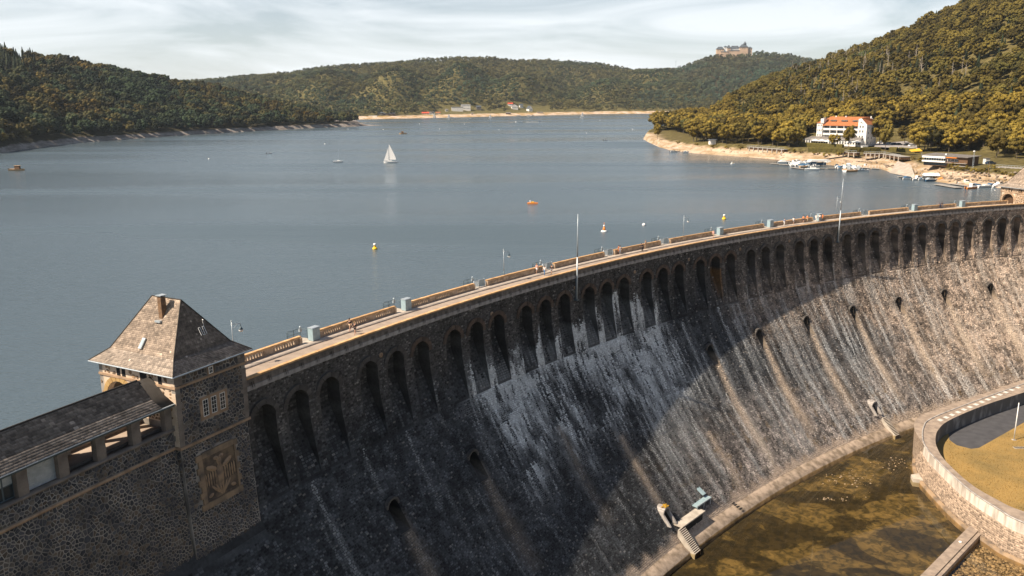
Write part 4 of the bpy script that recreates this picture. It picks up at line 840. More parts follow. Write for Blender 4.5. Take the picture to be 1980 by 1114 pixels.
# grass tufts give the lawn relief
def tufts(name, pts, z, h, m, seed=1):
    r = np.random.default_rng(seed); n = len(pts); a = r.uniform(0, 6.28, n); hh = h*r.uniform(.5, 1.3, n); w = hh*.7; P = np.asarray(pts); V = np.zeros((n, 3, 3)); dx = np.cos(a)*w/2; dy = np.sin(a)*w/2
    V[:, 0] = np.c_[P[:, 0]-dx, P[:, 1]-dy, np.full(n, z)]; V[:, 1] = np.c_[P[:, 0]+dx, P[:, 1]+dy, np.full(n, z)]; V[:, 2] = np.c_[P[:, 0]+r.normal(0, .1, n)*h, P[:, 1]+r.normal(0, .1, n)*h, z+hh]
    return tag(link(name, npmesh(name, V.reshape(-1, 3), np.arange(n*3).reshape(-1, 3), m)), kind='stuff')
gp = [on_z(x, y, -40)[:2] for x, y in zip(r_.uniform(1830, 2000, 9000), r_.uniform(815, 990, 9000))]
def inside(p, poly):
    c = False; n = len(poly)
    for i in range(n):
        a, b = poly[i], poly[i-1]
        if (a[1] > p[1]) != (b[1] > p[1]) and p[0] < (b[0]-a[0])*(p[1]-a[1])/(b[1]-a[1])+a[0]: c = not c
    return c
asp = [tuple(on_z(x, y, -40)[:2]) for x, y in ((1820, 840), (1850, 864), (1880, 871), (1893, 869), (1980, 820), (2140, 745), (2000, 740))]
gp = [p for p in gp if inside(p, inner2) and not inside(p, asp)]
tag(tufts('grass', gp, -40.0, .16, M_GRASS), 'short dry golden grass covering the walled lawn', 'grass')
P3 = on_z(1960.3, 850.8, -40)
t = thing('flagpole', 'white pole standing on the dry lawn inside the ring wall', 'flagpole', T(P3[0], P3[1], -40)); b = MB(); b.tube((0, 0, 0), (0, 0, 8.0), .12, M_WHITE, .08, n=10); b.build('pole', t); b = MB(); b.box(-.35, .35, -.35, .35, 0, .08, M_CONC); b.build('foot', t)
P4 = on_z(1972, 866, -40); t = thing('drain_cover', 'dark drain cover in the dry lawn below the white pole', 'drain cover', T(P4[0], P4[1], -40)); b = MB(); b.box(-1.2, 1.2, -.5, .5, 0, .05, M_CONC); b.build('frame', t); b = MB(); [b.box(-1.05+i*.35, -.85+i*.35, -.4, .4, .051, .08, M_DARK) for i in range(6)]; b.build('grate', t)
# weir sill and stony river bed
w0, w1 = on_z(1886, 1022, -42.3), on_z(1797, 1114, -42.3); dv = w1-w0; L_ = np.linalg.norm(dv[:2]); az = math.atan2(dv[1], dv[0])
t = thing('weir_sill', 'low straight concrete sill between basin water and stony river bed', 'weir', T(w0[0], w0[1], -42.3, az)); b = MB(); b.box(-.3, L_+35, -1.0, .55, -1.9, 0, M_TOP); b.build('sill', t); b = MB(); b.box(-.3, L_+35, .55, 1.15, -1.9, -.22, M_TOP); b.build('step', t)
b = MB(); b.lathe([(.25, 0), (.28, .12), (.1, .2), (.02, .2)], M_WHITE, n=8, M=T(6.5, -.2)); b.build('marker', t)
ri = np.random.default_rng(9); Vs = []; Fs = []; Cs = []
ico = bmesh.new(); bmesh.ops.create_icosphere(ico, subdivisions=1, radius=1); iv = np.array([v.co[:] for v in ico.verts]); iff = np.array([[v.index for v in f.verts] for f in ico.faces]); ico.free()
for x, y in zip(ri.uniform(1760, 2010, 5200), ri.uniform(1005, 1130, 5200)):
    P = on_z(x, y, -43.9); rel = P[:2]-w0[:2]; side = (dv[0]*rel[1]-dv[1]*rel[0])/L_
    if side < 1.3: continue
    s = .10+.34*ri.random()**2.2; k = len(Vs)*0; sc = np.array([1, ri.uniform(.6, 1), ri.uniform(.4, .7)])*s; a = ri.uniform(0, 6.3); R2 = np.array([[math.cos(a), -math.sin(a), 0], [math.sin(a), math.cos(a), 0], [0, 0, 1]])
    Vs.append((iv*sc*(1+ri.uniform(-.15, .15, (len(iv), 1))))@R2.T+np.array([P[0], P[1], -43.95])); Fs.append(iff+len(iv)*(len(Vs)-1)); Cs.append(np.repeat([np.array([.30, .23, .16])*ri.uniform(.25, 1.35)], len(iv), 0))
M_PEB = colmat('river_stone', rough=.6, scale=4, amp=.2, bump=.2, spec=.4)
tag(link('river_stones', npmesh('river_stones', np.concatenate(Vs), np.concatenate(Fs), M_PEB, col=np.concatenate(Cs))), 'wet rounded stones filling the river bed beside the weir sill', 'stones', kind='stuff')
Vs = []; Fs = []; Cs = []       # stones breaking the surface of the basin
for cx_, cy_, sx, sy, n in ((1640, 925, 50, 16, 70), (1730, 895, 35, 14, 45), (1610, 965, 45, 6, 26), (1470, 985, 20, 10, 0)):
    for x, y in zip(ri.normal(cx_, sx*.5, n), ri.normal(cy_, sy*.5, n)):
        P = on_z(x, y, -43.25); s = ri.uniform(.06, .2); Vs.append(iv*np.array([1, .8, .6])*s+P); Fs.append(iff+len(iv)*(len(Vs)-1)); Cs.append(np.repeat([np.array([.42, .33, .24])*ri.uniform(.5, 1.2)], len(iv), 0))
tag(link('basin_stones', npmesh('basin_stones', np.concatenate(Vs), np.concatenate(Fs), M_PEB, col=np.concatenate(Cs))), 'scattered small stones breaking the shallow brown basin water', 'stones', kind='stuff')
P5 = on_z(1770, 925, -42.6); t = thing('outfall_block', 'small pale concrete spur sticking out at the foot of the ring wall', 'concrete block', T(P5[0]+1.2, P5[1]+.5, -43.4)); b = MB(); b.prism([(-1.8, -.9), (.5, -1.6), (1.6, 0), (.6, 1.6), (-1.4, .9)], -.8, .9, M_CONC, axis='z'); b.build('block', t)

# ============================================================ lake and terrain
big = [tuple(D(s, 304.9, 0)[:2]) for s in np.arange(-130, 331, 5)]
e0, e1 = big[0], big[-1]
lake_pts = big+[(e1[0]+400, e1[1]-60), (6000, 200), (6000, 9000), (-6000, 9000), (-6000, 0), (e0[0]-300, e0[1]-60)]
poly_sheet('lake_water', lake_pts, LAKE, M_LAKE)
CP, SP = math.cos(PITCH), math.sin(PITCH)
def Yof(y, z): t = (557-y)/FPX; return (z-CAM[2])*(CP+SP*t)/(-SP+CP*t)
def Zof(y, Y): t = (557-y)/FPX; return CAM[2]+Y*(-SP+CP*t)/(CP+SP*t)
def Xof(x, Y, z): return (x-990)/FPX*(Y*CP-(z-CAM[2])*SP)
def land(name, ctrl, nx, rows, noise, mats, seed, bumps=()):
    """ctrl: {x: [(Y,z)...]} same number of way points per column"""
    xs = np.array(sorted(ctrl)); W = np.array([[c for c in ctrl[x]] for x in xs], float); gx = np.linspace(xs[0], xs[-1], nx); k = W.shape[1]; grid = []
    for i in range(k): grid.append((np.interp(gx, xs, W[:, i, 0]), np.interp(gx, xs, W[:, i, 1])))
    Y = []; Z = []; tt = []
    for i in range(k-1):
        for j in range(rows[i]):
            f = j/rows[i]; g = f
            Y.append(grid[i][0]*(1-f)+grid[i+1][0]*f); Z.append(grid[i][1]*(1-g)+grid[i+1][1]*g); tt.append(i+f)
    Y.append(grid[-1][0]); Z.append(grid[-1][1]); tt.append(k-1); Y = np.array(Y); Z = np.array(Z); tt = np.array(tt)
    X = Xof(gx[None, :], Y, Z)
    for amp, sc, a, b in noise:
        wgt = (sst(a, a+.6, tt)*(1-sst(b-.6, b, tt)))[:, None]; Z = Z+wgt*amp*(fbm(X*sc+seed*7, Y*sc, seed, 4)-.5)*2
    for (bx_, bw, bt, ba) in bumps: Z = Z+ba*np.exp(-((gx[None, :]-bx_-28*(tt[:, None]-bt))/bw)**2-((tt[:, None]-bt)/.55)**2)*sst(3, 3.3, tt)[:, None]
    n = len(tt); V = np.stack([X, Y, Z], -1).reshape(-1, 3); idx = np.arange(nx-1)
    F = np.concatenate([np.stack([j*nx+idx, j*nx+idx+1, (j+1)*nx+idx+1, (j+1)*nx+idx], -1) for j in range(n-1)])
    o = link(name, npmesh(name, V, F, mats, smooth=True)); tag(o, kind='structure')
    return dict(o=o, X=X, Y=Y, Z=Z, t=tt, gx=gx)
def ground_mat(name, soil, beach, beach2, zb=-3.2):
    m = bpy.data.materials.new(name); m.use_nodes = True; nt = m.node_tree; N = nt.nodes; L = nt.links; b = N['Principled BSDF']; b.inputs['Roughness'].default_value = .95; b.inputs['Specular IOR Level'].default_value = .1
    g = N.new('ShaderNodeNewGeometry'); sp = N.new('ShaderNodeSeparateXYZ'); L.new(g.outputs['Position'], sp.inputs[0])
    def nz(sc, det=6, st=(1, 1, 1)): mp = N.new('ShaderNodeMapping'); mp.inputs['Scale'].default_value = st; L.new(g.outputs['Position'], mp.inputs[0]); n = N.new('ShaderNodeTexNoise'); n.inputs['Scale'].default_value = sc; n.inputs['Detail'].default_value = det; L.new(mp.outputs[0], n.inputs['Vector']); return n
    def rng_(src, a, c, lo=0, hi=1): r = N.new('ShaderNodeMapRange'); r.inputs['From Min'].default_value = a; r.inputs['From Max'].default_value = c; r.inputs['To Min'].default_value = lo; r.inputs['To Max'].default_value = hi; L.new(src, r.inputs['Value']); return r
    def mix(f, A, B): x = N.new('ShaderNodeMix'); x.data_type = 'RGBA'; L.new(f, x.inputs['Factor']); [(L.new(v, x.inputs[k]) if not isinstance(v, tuple) else setattr(x.inputs[k], 'default_value', (*v, 1))) for k, v in (('A', A), ('B', B))]; return x.outputs['Result']
    n1 = nz(.12); n2 = nz(.35, 8); nl = nz(.06, 6, (1, 1, 9)); 
    bc = mix(rng_(nl.outputs['Fac'], .42, .6).outputs[0], beach, beach2); bc = mix(rng_(n2.outputs['Fac'], .5, .68, 0, .7).outputs[0], bc, tuple(x*.55 for x in beach2))
    sc_ = mix(rng_(n2.outputs['Fac'], .4, .62).outputs[0], soil, tuple(x*.5 for x in soil))
    ad = N.new('ShaderNodeMath'); ad.operation = 'MULTIPLY_ADD'; L.new(n1.outputs['Fac'], ad.inputs[0]); ad.inputs[1].default_value = 3.5; L.new(sp.outputs['Z'], ad.inputs[2])
    f = rng_(ad.outputs[0], zb+1.2, zb+2.4); L.new(mix(f.outputs[0], bc, sc_), b.inputs['Base Color'])
    bp = N.new('ShaderNodeBump'); bp.inputs['Strength'].default_value = .8; bp.inputs['Distance'].default_value = .5; L.new(n2.outputs['Fac'], bp.inputs['Height']); L.new(bp.outputs[0], b.inputs['Normal']); return m
G_LEFT = ground_mat('left_bank_ground', (.05, .045, .025), (.30, .27, .24), (.20, .17, .15), -4.9)
G_MID = ground_mat('far_bank_ground', (.15, .13, .05), (.58, .46, .36), (.36, .24, .10), -4.2)
G_CAS = ground_mat('castle_hill_ground', (.07, .06, .03), (.60, .52, .45), (.40, .34, .30), 0.5)
G_RIGHT = ground_mat('right_shore_ground', (.14, .115, .045), (.48, .37, .27), (.30, .215, .125), -4.6)
def yw(y): return Yof(y, LAKE)
# left hill
c = {}
for x, ys, sil, dr in ((-500, 360, -10, 420), (-300, 330, 35, 400), (-120, 306, 66, 380), (0, 292, 86, 350), (70, 281, 98, 330), (150, 272, 114, 320), (240, 266, 128, 310), (330, 260, 150, 300), (400, 256, 158, 290), (500, 251, 184, 230), (600, 246, 212, 150), (650, 244.4, 227, 90), (690, 243, 239, 45)):
    Y0 = yw(ys); Yr = Y0+dr; zr = Zof(sil, Yr)-9 if x < 600 else Zof(sil, Yr)-6; zr = max(zr, -6); c[x] = [(Y0-25, -14), (Y0, -9.1), (Y0+7+dr*.01, -5.0), (Y0+dr*.5, -5+(zr+5)*.52), (Yr, zr), (Yr+260, zr*.4-6), (Yr+700, -16)]
Y0 = yw(241.4); c[712] = [(Y0-20, -12), (Y0-6, -9.1), (Y0, -7.8), (Y0+8, -7.8), (Y0+14, -8.4), (Y0+40, -12), (Y0+90, -16)]
c[742] = [(Y0-15, -13), (Y0-4, -9.4), (Y0, -8.95), (Y0+4, -8.95), (Y0+8, -9.4), (Y0+30, -13), (Y0+90, -16)]
LH = land('left_hill', c, 260, [3, 3, 24, 24, 8, 4], [(10, .006, 2.0, 4.0), (3, .02, 2.2, 5)], G_LEFT, 3)
# hill across the lake
c = {}
sil_x = [250, 390, 450, 560, 620, 700, 800, 880, 950, 1000, 1100, 1160, 1220, 1260, 1300, 1400, 1600]; sil_y = [158, 152, 147, 138, 128, 121, 116, 110, 110, 115, 117, 121, 134, 136, 135, 140, 150]
sh_x = [250, 600, 700, 800, 870, 950, 1050, 1150, 1360, 1600]; sh_y = [231, 230, 229.4, 227.8, 226.7, 225.2, 223.3, 221.3, 221, 221]
for x in [250, 390, 450, 500, 560, 620, 660, 700, 750, 800, 850, 880, 950, 1000, 1050, 1100, 1160, 1220, 1260, 1300, 1400, 1600]:
    Y0 = yw(np.interp(x, sh_x, sh_y)); sil = np.interp(x, sil_x, sil_y); Yr = Y0+950-250*sst(1100, 1250, x)*0; zr = Zof(sil, Yr)-9; ter = sst(780, 850, x)*(1-sst(1080, 1130, x))
    c[x] = [(Y0-60, -14), (Y0, -9.1), (Y0+28, -5.6), (Y0+60+70*ter, -2.5+3.5*ter), (Y0+420+60*math.sin(x*.013), zr*.50), (Yr, zr), (Yr+500, zr*.6), (Yr+1200, -20)]
MH = land('far_hill', c, 330, [2, 3, 3, 30, 26, 6, 3], [(30, .0030, 3.0, 4.95), (12, .009, 3.0, 5.0), (4, .01, 3, 6)], G_MID, 9, [(640, 50, 3.7, 26), (560, 60, 3.4, 18), (760, 50, 3.7, 28), (900, 60, 3.9, 26), (1010, 45, 3.6, 24), (840, 35, 4.0, -26), (690, 35, 4.0, -26), (960, 35, 4.1, -26), (1130, 60, 4.2, -30), (1180, 40, 3.6, 22)])
# castle hill
c = {}
for x, sil, dr in ((1080, 219, 60), (1130, 217, 80), (1160, 209, 150), (1200, 186, 330), (1250, 158, 480), (1290, 141, 560), (1330, 124, 640), (1380, 106.5, 720), (1405, 103, 740), (1440, 102, 750), (1480, 100, 750), (1530, 106, 760), (1590, 119, 780), (1700, 140, 800), (1900, 170, 800)):
    Y0 = yw(221.2)+20; Yr = Y0+dr; zr = max(Zof(sil, Yr)-8, -3); zz = -1 if x > 1120 else -5; c[x] = [(Y0-50, -13), (Y0, -9.1), (Y0+60, -4.6), (Y0+66, max(-1.2, zz)), (Y0+80+dr*.45, zr*.52), (Yr+90, zr), (Yr+500, zr*.5), (Yr+900, -20)]
CH = land('castle_hill', c, 220, [2, 4, 1, 26, 24, 5, 3], [(11, .006, 3.2, 4.9), (4, .02, 3.2, 5)], G_CAS, 14)
# right shore and hill
c = {}
def col(x, ysh, yb, zb, yp, zp, Yr, sil, tree=9): 
    Y0 = yw(ysh); Y1 = Yof(yb, zb); Y2 = Yof(yp, zp); zr = Zof(sil, Yr)-tree; c[x] = [(Y0-22, -13.5), (Y0, -9.1), (Y1, zb), (Y2, zp), (Y2+(Yr-Y2)*.45, zp+(zr-zp)*.5), (Yr, zr), (Yr+250, zr*.7), (Yr+700, zr*.2)]
def spit(x, ysh, yb, zb, yf): 
    Y0 = yw(ysh); Y1 = Yof(yb, zb); Yf = yw(yf); c[x] = [(Y0-16, -13.5), (Y0, -9.1), (Y1, zb), (Y1*.6+Yf*.4, zb+.8), (Y1*.2+Yf*.8, zb), (Yf, -9.2), (Yf+40, -14), (Yf+120, -18)]
Yt = yw(270); c[1244] = [(Yt-10, -13), (Yt-3, -9.6), (Yt, -9.3), (Yt+3, -9.3), (Yt+5, -9.6), (Yt+9, -10), (Yt+30, -14), (Yt+90, -18)]
spit(1256, 277, 270, -7.0, 264); spit(1275, 286, 271, -4.8, 256); spit(1300, 293, 273, -3.8, 250); spit(1340, 298, 277, -3.2, 243); spit(1375, 301, 279, -2.8, 236)
col(1400, 303, 281, -2.6, 255, -1, 900, 200); col(1440, 306, 282, -2.4, 258, 0, 960, 170); col(1480, 309, 284, -2.2, 262, 0, 1020, 150); col(1520, 313, 287, -2.0, 267, 0, 1080, 136); col(1560, 317, 289, -2.0, 270, 0, 1120, 124)
col(1600, 322, 291, -2.0, 272, 0, 1130, 111); col(1640, 327, 293, -2.0, 273, 0, 1130, 98); col(1680, 330, 295, -2.4, 274, 0, 1100, 84); col(1705, 331, 299, -2.6, 274, 0, 1080, 74); col(1725, 338, 304, -3.2, 274, 0, 1060, 65); col(1760, 347, 312, -4.0, 278, -1, 1030, 53); col(1800, 354, 322, -4.2, 283, -1.5, 1000, 30); col(1850, 362, 330, -3.6, 290, -2, 960, 8); col(1900, 366, 332, -3, 297, -2, 930, -14); col(1980, 372, 335, -2.5, 305, -2, 900, -42); col(2080, 380, 342, -2, 312, -2, 880, -70); col(2300, 395, 355, -2, 322, -2, 860, -100); col(2600, 415, 370, -2, 335, -2, 850, -120)
RH = land('right_hill', c, 420, [3, 8, 8, 30, 30, 5, 3], [(14, .006, 3.1, 5.0), (3, .025, 3.2, 5.6), (.7, .05, 1.2, 3.2)], G_RIGHT, 21)
# out of frame: banks that close the valley beyond both ends of the dam and below it
eb = MB(); 
gxs = np.linspace(0, 1, 24)
def bank(name, path, h, m):   # path: ridge-foot polyline near the dam end; rises away from it
    P = crom(path, 6); n = len(P); V = []
    for k, (off, z) in enumerate(((0, -46), (6, -20), (20, 0), (60, 22), (140, 60))):
        for i, p in enumerate(P): t = P[min(i+1, n-1)]-P[max(i-1, 0)]; t = t/np.linalg.norm(t); q = p+np.array([t[1], -t[0]])*off; V.append((q[0], q[1], z+3*math.sin(i*.7+k)))
    idx = np.arange(n-1); F = np.concatenate([np.stack([j*n+idx, j*n+idx+1, (j+1)*n+idx+1, (j+1)*n+idx], -1) for j in range(4)]); tag(link(name, npmesh(name, np.array(V), F, m, smooth=True)), kind='structure')
poly_sheet('unseen_valley_floor', [(-6000, -6000), (6000, -6000), (6000, 330), (-6000, 330)], -46.6, mat('valley_meadow', (.09, .085, .035), (.05, .05, .025), scale=.02))  # unseen ground sheet, added to stop sky light from below
d0 = D(262, 300, 0)[:2]; d1 = D(250, 250, 0)[:2]; bank('valley_side_right', [(200, -100), (215, 100), tuple(D(252, 285, 0)[:2]), tuple(D(258, 320, 0)[:2]), (270, 330)], 0, G_LEFT)
# ============================================================ trees
def foliage_mat(name, c_dark, c_light, c_gold, gold=.5, spread=.35, pscale=.006):
    m = bpy.data.materials.new(name); m.use_nodes = True; nt = m.node_tree; N = nt.nodes; L = nt.links; b = N['Principled BSDF']; b.inputs['Roughness'].default_value = .75; b.inputs['Specular IOR Level'].default_value = .15
    oi = N.new('ShaderNodeObjectInfo'); at_ = N.new('ShaderNodeVertexColor'); at_.layer_name = 'col'
    n = N.new('ShaderNodeTexNoise'); n.inputs['Scale'].default_value = pscale; n.inputs['Detail'].default_value = 3; L.new(oi.outputs['Location'], n.inputs['Vector'])
    a = N.new('ShaderNodeMath'); a.operation = 'MULTIPLY_ADD'; L.new(oi.outputs['Random'], a.inputs[0]); a.inputs[1].default_value = spread; L.new(n.outputs['Fac'], a.inputs[2])
    r = N.new('ShaderNodeMapRange'); r.inputs['From Min'].default_value = 1.0-gold-.12+spread*.5-.3; r.inputs['From Max'].default_value = 1.0-gold+.22+spread*.5-.3; L.new(a.outputs[0], r.inputs['Value'])
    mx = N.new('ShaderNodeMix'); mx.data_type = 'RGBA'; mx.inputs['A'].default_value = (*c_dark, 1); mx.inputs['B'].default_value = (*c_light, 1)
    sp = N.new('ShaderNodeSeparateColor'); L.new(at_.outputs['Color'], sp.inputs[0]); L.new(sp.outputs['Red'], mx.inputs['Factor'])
    m2 = N.new('ShaderNodeMix'); m2.data_type = 'RGBA'; L.new(r.outputs[0], m2.inputs['Factor']); L.new(mx.outputs['Result'], m2.inputs['A']); 
    m3 = N.new('ShaderNodeMix'); m3.data_type = 'RGBA'; m3.inputs['A'].default_value = (*[x*.55 for x in c_gold], 1); m3.inputs['B'].default_value = (*c_gold, 1); L.new(sp.outputs['Red'], m3.inputs['Factor']); L.new(m3.outputs['Result'], m2.inputs['B'])
    # some trees lighter or darker than their neighbours
    mul = N.new('ShaderNodeMath'); mul.operation = 'MULTIPLY'; L.new(oi.outputs['Random'], mul.inputs[0]); mul.inputs[1].default_value = 7.31
    fr = N.new('ShaderNodeMath'); fr.operation = 'FRACT'; L.new(mul.outputs[0], fr.inputs[0]); mr = N.new('ShaderNodeMapRange'); mr.inputs['To Min'].default_value = .38; mr.inputs['To Max'].default_value = 1.5; L.new(fr.outputs[0], mr.inputs['Value'])
    vm = N.new('ShaderNodeVectorMath'); vm.operation = 'SCALE'; L.new(m2.outputs['Result'], vm.inputs[0]); L.new(mr.outputs[0], vm.inputs['Scale'])
    L.new(vm.outputs[0], b.inputs['Base Color']); return m
F_LEFT = foliage_mat('foliage_left', (.018, .034, .018), (.042, .060, .028), (.135, .092, .020), gold=.14, pscale=.010, spread=.3)
F_MID = foliage_mat('foliage_far', (.030, .056, .034), (.052, .084, .046), (.115, .105, .036), gold=.34, pscale=.0042, spread=.16)
F_CAS = foliage_mat('foliage_castle', (.042, .076, .052), (.072, .106, .064), (.12, .11, .05), gold=.24, pscale=.005, spread=.16)
F_RIGHT = foliage_mat('foliage_right', (.030, .042, .014), (.060, .070, .020), (.130, .100, .020), gold=.42, pscale=.009, spread=.2)
F_GOLD = foliage_mat('foliage_gold', (.068, .062, .015), (.130, .108, .022), (.21, .152, .025), gold=.5, pscale=.02)
F_CON = foliage_mat('foliage_conifer', (.018, .028, .014), (.034, .046, .02), (.05, .05, .02), gold=.1)
M_BARK = mat('bark', (.16, .13, .10), (.08, .065, .05), scale=3)
M_PALEBARK = mat('pale_bark', (.38, .33, .27), (.22, .19, .15), scale=3)
def ico_np(sub):
    b = bmesh.new(); bmesh.ops.create_icosphere(b, subdivisions=sub, radius=1); v = np.array([x.co[:] for x in b.verts]); f = np.array([[q.index for q in x.verts] for x in b.faces]); b.free(); return v, f
IV1, IF1 = ico_np(1); IV2, IF2 = ico_np(2)
def crown_mesh(name, m, seed, H=1.0, nb=30, nl=420, slim=1.0):
    """unit tree 1 high: crown of many lumps and leaf clumps"""
    r = np.random.default_rng(seed); V = []; F = []; C = []; nV = 0
    cen = []
    for i in range(nb):
        for _ in range(30):
            u = r.uniform(-1, 1, 3); 
            if np.dot(u, u) < 1: break
        u = u/np.linalg.norm(u)*np.linalg.norm(u)**.45; c = np.array([u[0]*.33*slim, u[1]*.33*slim, .62+u[2]*.29]); c += r.normal(0, .025, 3); rad = r.uniform(.06, .125)*(1.15-.35*abs(u[2])); cen.append((c, rad))
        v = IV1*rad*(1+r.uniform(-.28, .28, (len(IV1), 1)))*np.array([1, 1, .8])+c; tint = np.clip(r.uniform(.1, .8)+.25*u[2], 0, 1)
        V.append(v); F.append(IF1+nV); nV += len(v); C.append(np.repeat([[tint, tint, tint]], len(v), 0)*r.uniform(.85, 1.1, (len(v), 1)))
    for i in range(nl):
        c, rad = cen[r.integers(nb)]; d = r.normal(0, 1, 3); d /= np.linalg.norm(d); p = c+d*rad*r.uniform(.95, 1.3)*np.array([1, 1, .85]); s = r.uniform(.012, .032); a = np.cross(d, r.normal(0, 1, 3)); a /= np.linalg.norm(a); b = np.cross(d, a); b = b*.8+d*r.uniform(-.6, .6)
        v = np.array([p-a*s-b*s, p+a*s-b*s*.6, p+a*s*.7+b*s, p-a*s*.8+b*s*.8]); V.append(v); F.append(np.array([[0, 1, 2], [0, 2, 3]])+nV); nV += 4; t = np.clip(r.uniform(.3, 1.0), 0, 1); C.append(np.full((4, 3), t))
    return npmesh(name, np.concatenate(V), np.concatenate(F), m, col=np.concatenate(C))
def conifer_mesh(name, m, seed):
    r = np.random.default_rng(seed); V = []; F = []; C = []; nV = 0
    for j in range(13):
        z = .12+.88*j/13; R = .20*(1-j/13.5)+.01; k = 11
        for i in range(k):
            a = 2*math.pi*i/k+r.uniform(-.2, .2); rr = R*r.uniform(.7, 1.2); w = .30*R+.01; ca, sa = math.cos(a), math.sin(a); zz = z+r.uniform(-.02, .02)
            v = np.array([[0, 0, zz+.06], [ca*rr*.6-sa*w, sa*rr*.6+ca*w, zz-.01], [ca*rr, sa*rr, zz-.055], [ca*rr*.6+sa*w, sa*rr*.6-ca*w, zz-.01]]); V.append(v); F.append(np.array([[0, 1, 2], [0, 2, 3]])+nV); nV += 4; t = r.uniform(0, 1); C.append(np.full((4, 3), t))
    v = IV1*np.array([.10, .10, .42])+np.array([0, 0, .5]); V.append(v); F.append(IF1+nV); C.append(np.full((len(v), 3), .2))
    return npmesh(name, np.concatenate(V), np.concatenate(F), m, col=np.concatenate(C))
def trunk_mesh(name, m, seed, r0=.02):
    r = random.Random(seed); b = MB(); b.tube((0, 0, -.04), (.01, 0, .3), r0, m, r0*.7, n=6); b.tube((.01, 0, .3), (.0, .01, .65), r0*.7, m, r0*.3, n=5)
    for i in range(5): a = r.uniform(0, 6.3); z = r.uniform(.25, .5); b.tube((0.005, 0, z), (.2*math.cos(a), .2*math.sin(a), z+.22), r0*.4, m, r0*.15, n=4)
    return b.mesh(name)
TRUNKS = [trunk_mesh('trunk', M_BARK, i) for i in range(3)]; PALET = trunk_mesh('trunk', M_PALEBARK, 9, .018)
VAR = {}
for key, m in (('left', F_LEFT), ('mid', F_MID), ('castle', F_CAS), ('right', F_RIGHT), ('gold', F_GOLD)):
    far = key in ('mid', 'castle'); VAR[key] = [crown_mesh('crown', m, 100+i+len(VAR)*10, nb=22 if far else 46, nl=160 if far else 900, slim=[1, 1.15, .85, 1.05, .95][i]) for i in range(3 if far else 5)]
VAR['conifer'] = [conifer_mesh('crown', F_CON, 300+i) for i in range(2)]
def scatter(Ld, spacing, t0, t1, xr, seed, keep=None):
    """random points on a land sheet between way point parameters t0..t1"""
    r = np.random.default_rng(seed); X, Y, Z, t = Ld['X'], Ld['Y'], Ld['Z'], Ld['t']; gx = Ld['gx']
    ax = X[:-1, 1:]-X[:-1, :-1]; ay = Y[1:, :-1]-Y[:-1, :-1]; bx = X[1:, :-1]-X[:-1, :-1]; by = Y[:-1, 1:]-Y[:-1, :-1]; area = np.abs(ax*ay-bx*by); ok = ((t[:-1] >= t0-1e-6) & (t[:-1] < t1))[:, None] & ((gx[:-1] > xr[0]) & (gx[:-1] < xr[1]))[None]
    nexp = area*ok/(spacing**2)*1.9; n = r.poisson(nexp); jj, ii = np.nonzero(n); P = []
    rep = n[jj, ii]; jj = np.repeat(jj, rep); ii = np.repeat(ii, rep); u, v = r.random(len(ii)), r.random(len(ii))
    def bil(A): return (A[jj, ii]*(1-u)+A[jj, ii+1]*u)*(1-v)+(A[jj+1, ii]*(1-u)+A[jj+1, ii+1]*u)*v
    P = np.stack([bil(X), bil(Y), bil(Z)], -1); tt = t[jj]*(1-v)+t[jj+1]*v
    # thin out: one tree per cell of a jittered hash, then neighbours
    cell = {}; out = []
    for k in r.permutation(len(P)):
        a, b = int(P[k, 0]//spacing), int(P[k, 1]//spacing); bad = False
        for da in (-1, 0, 1):
            for db in (-1, 0, 1):
                for q in cell.get((a+da, b+db), ()):
                    if (P[q, 0]-P[k, 0])**2+(P[q, 1]-P[k, 1])**2 < (spacing*.72)**2: bad = True; break
                if bad: break
            if bad: break
        if not bad: cell.setdefault((a, b), []).append(k); out.append(k)
    P = P[out]; tt = tt[out]
    if keep is not None: mk = keep(P, tt); P = P[mk]; tt = tt[mk]
    return P, tt
def pix(P):
    d = P-CAM; w = d@_F; return 990+FPX*(d@_R)/w, 557-FPX*(d@_U)/w
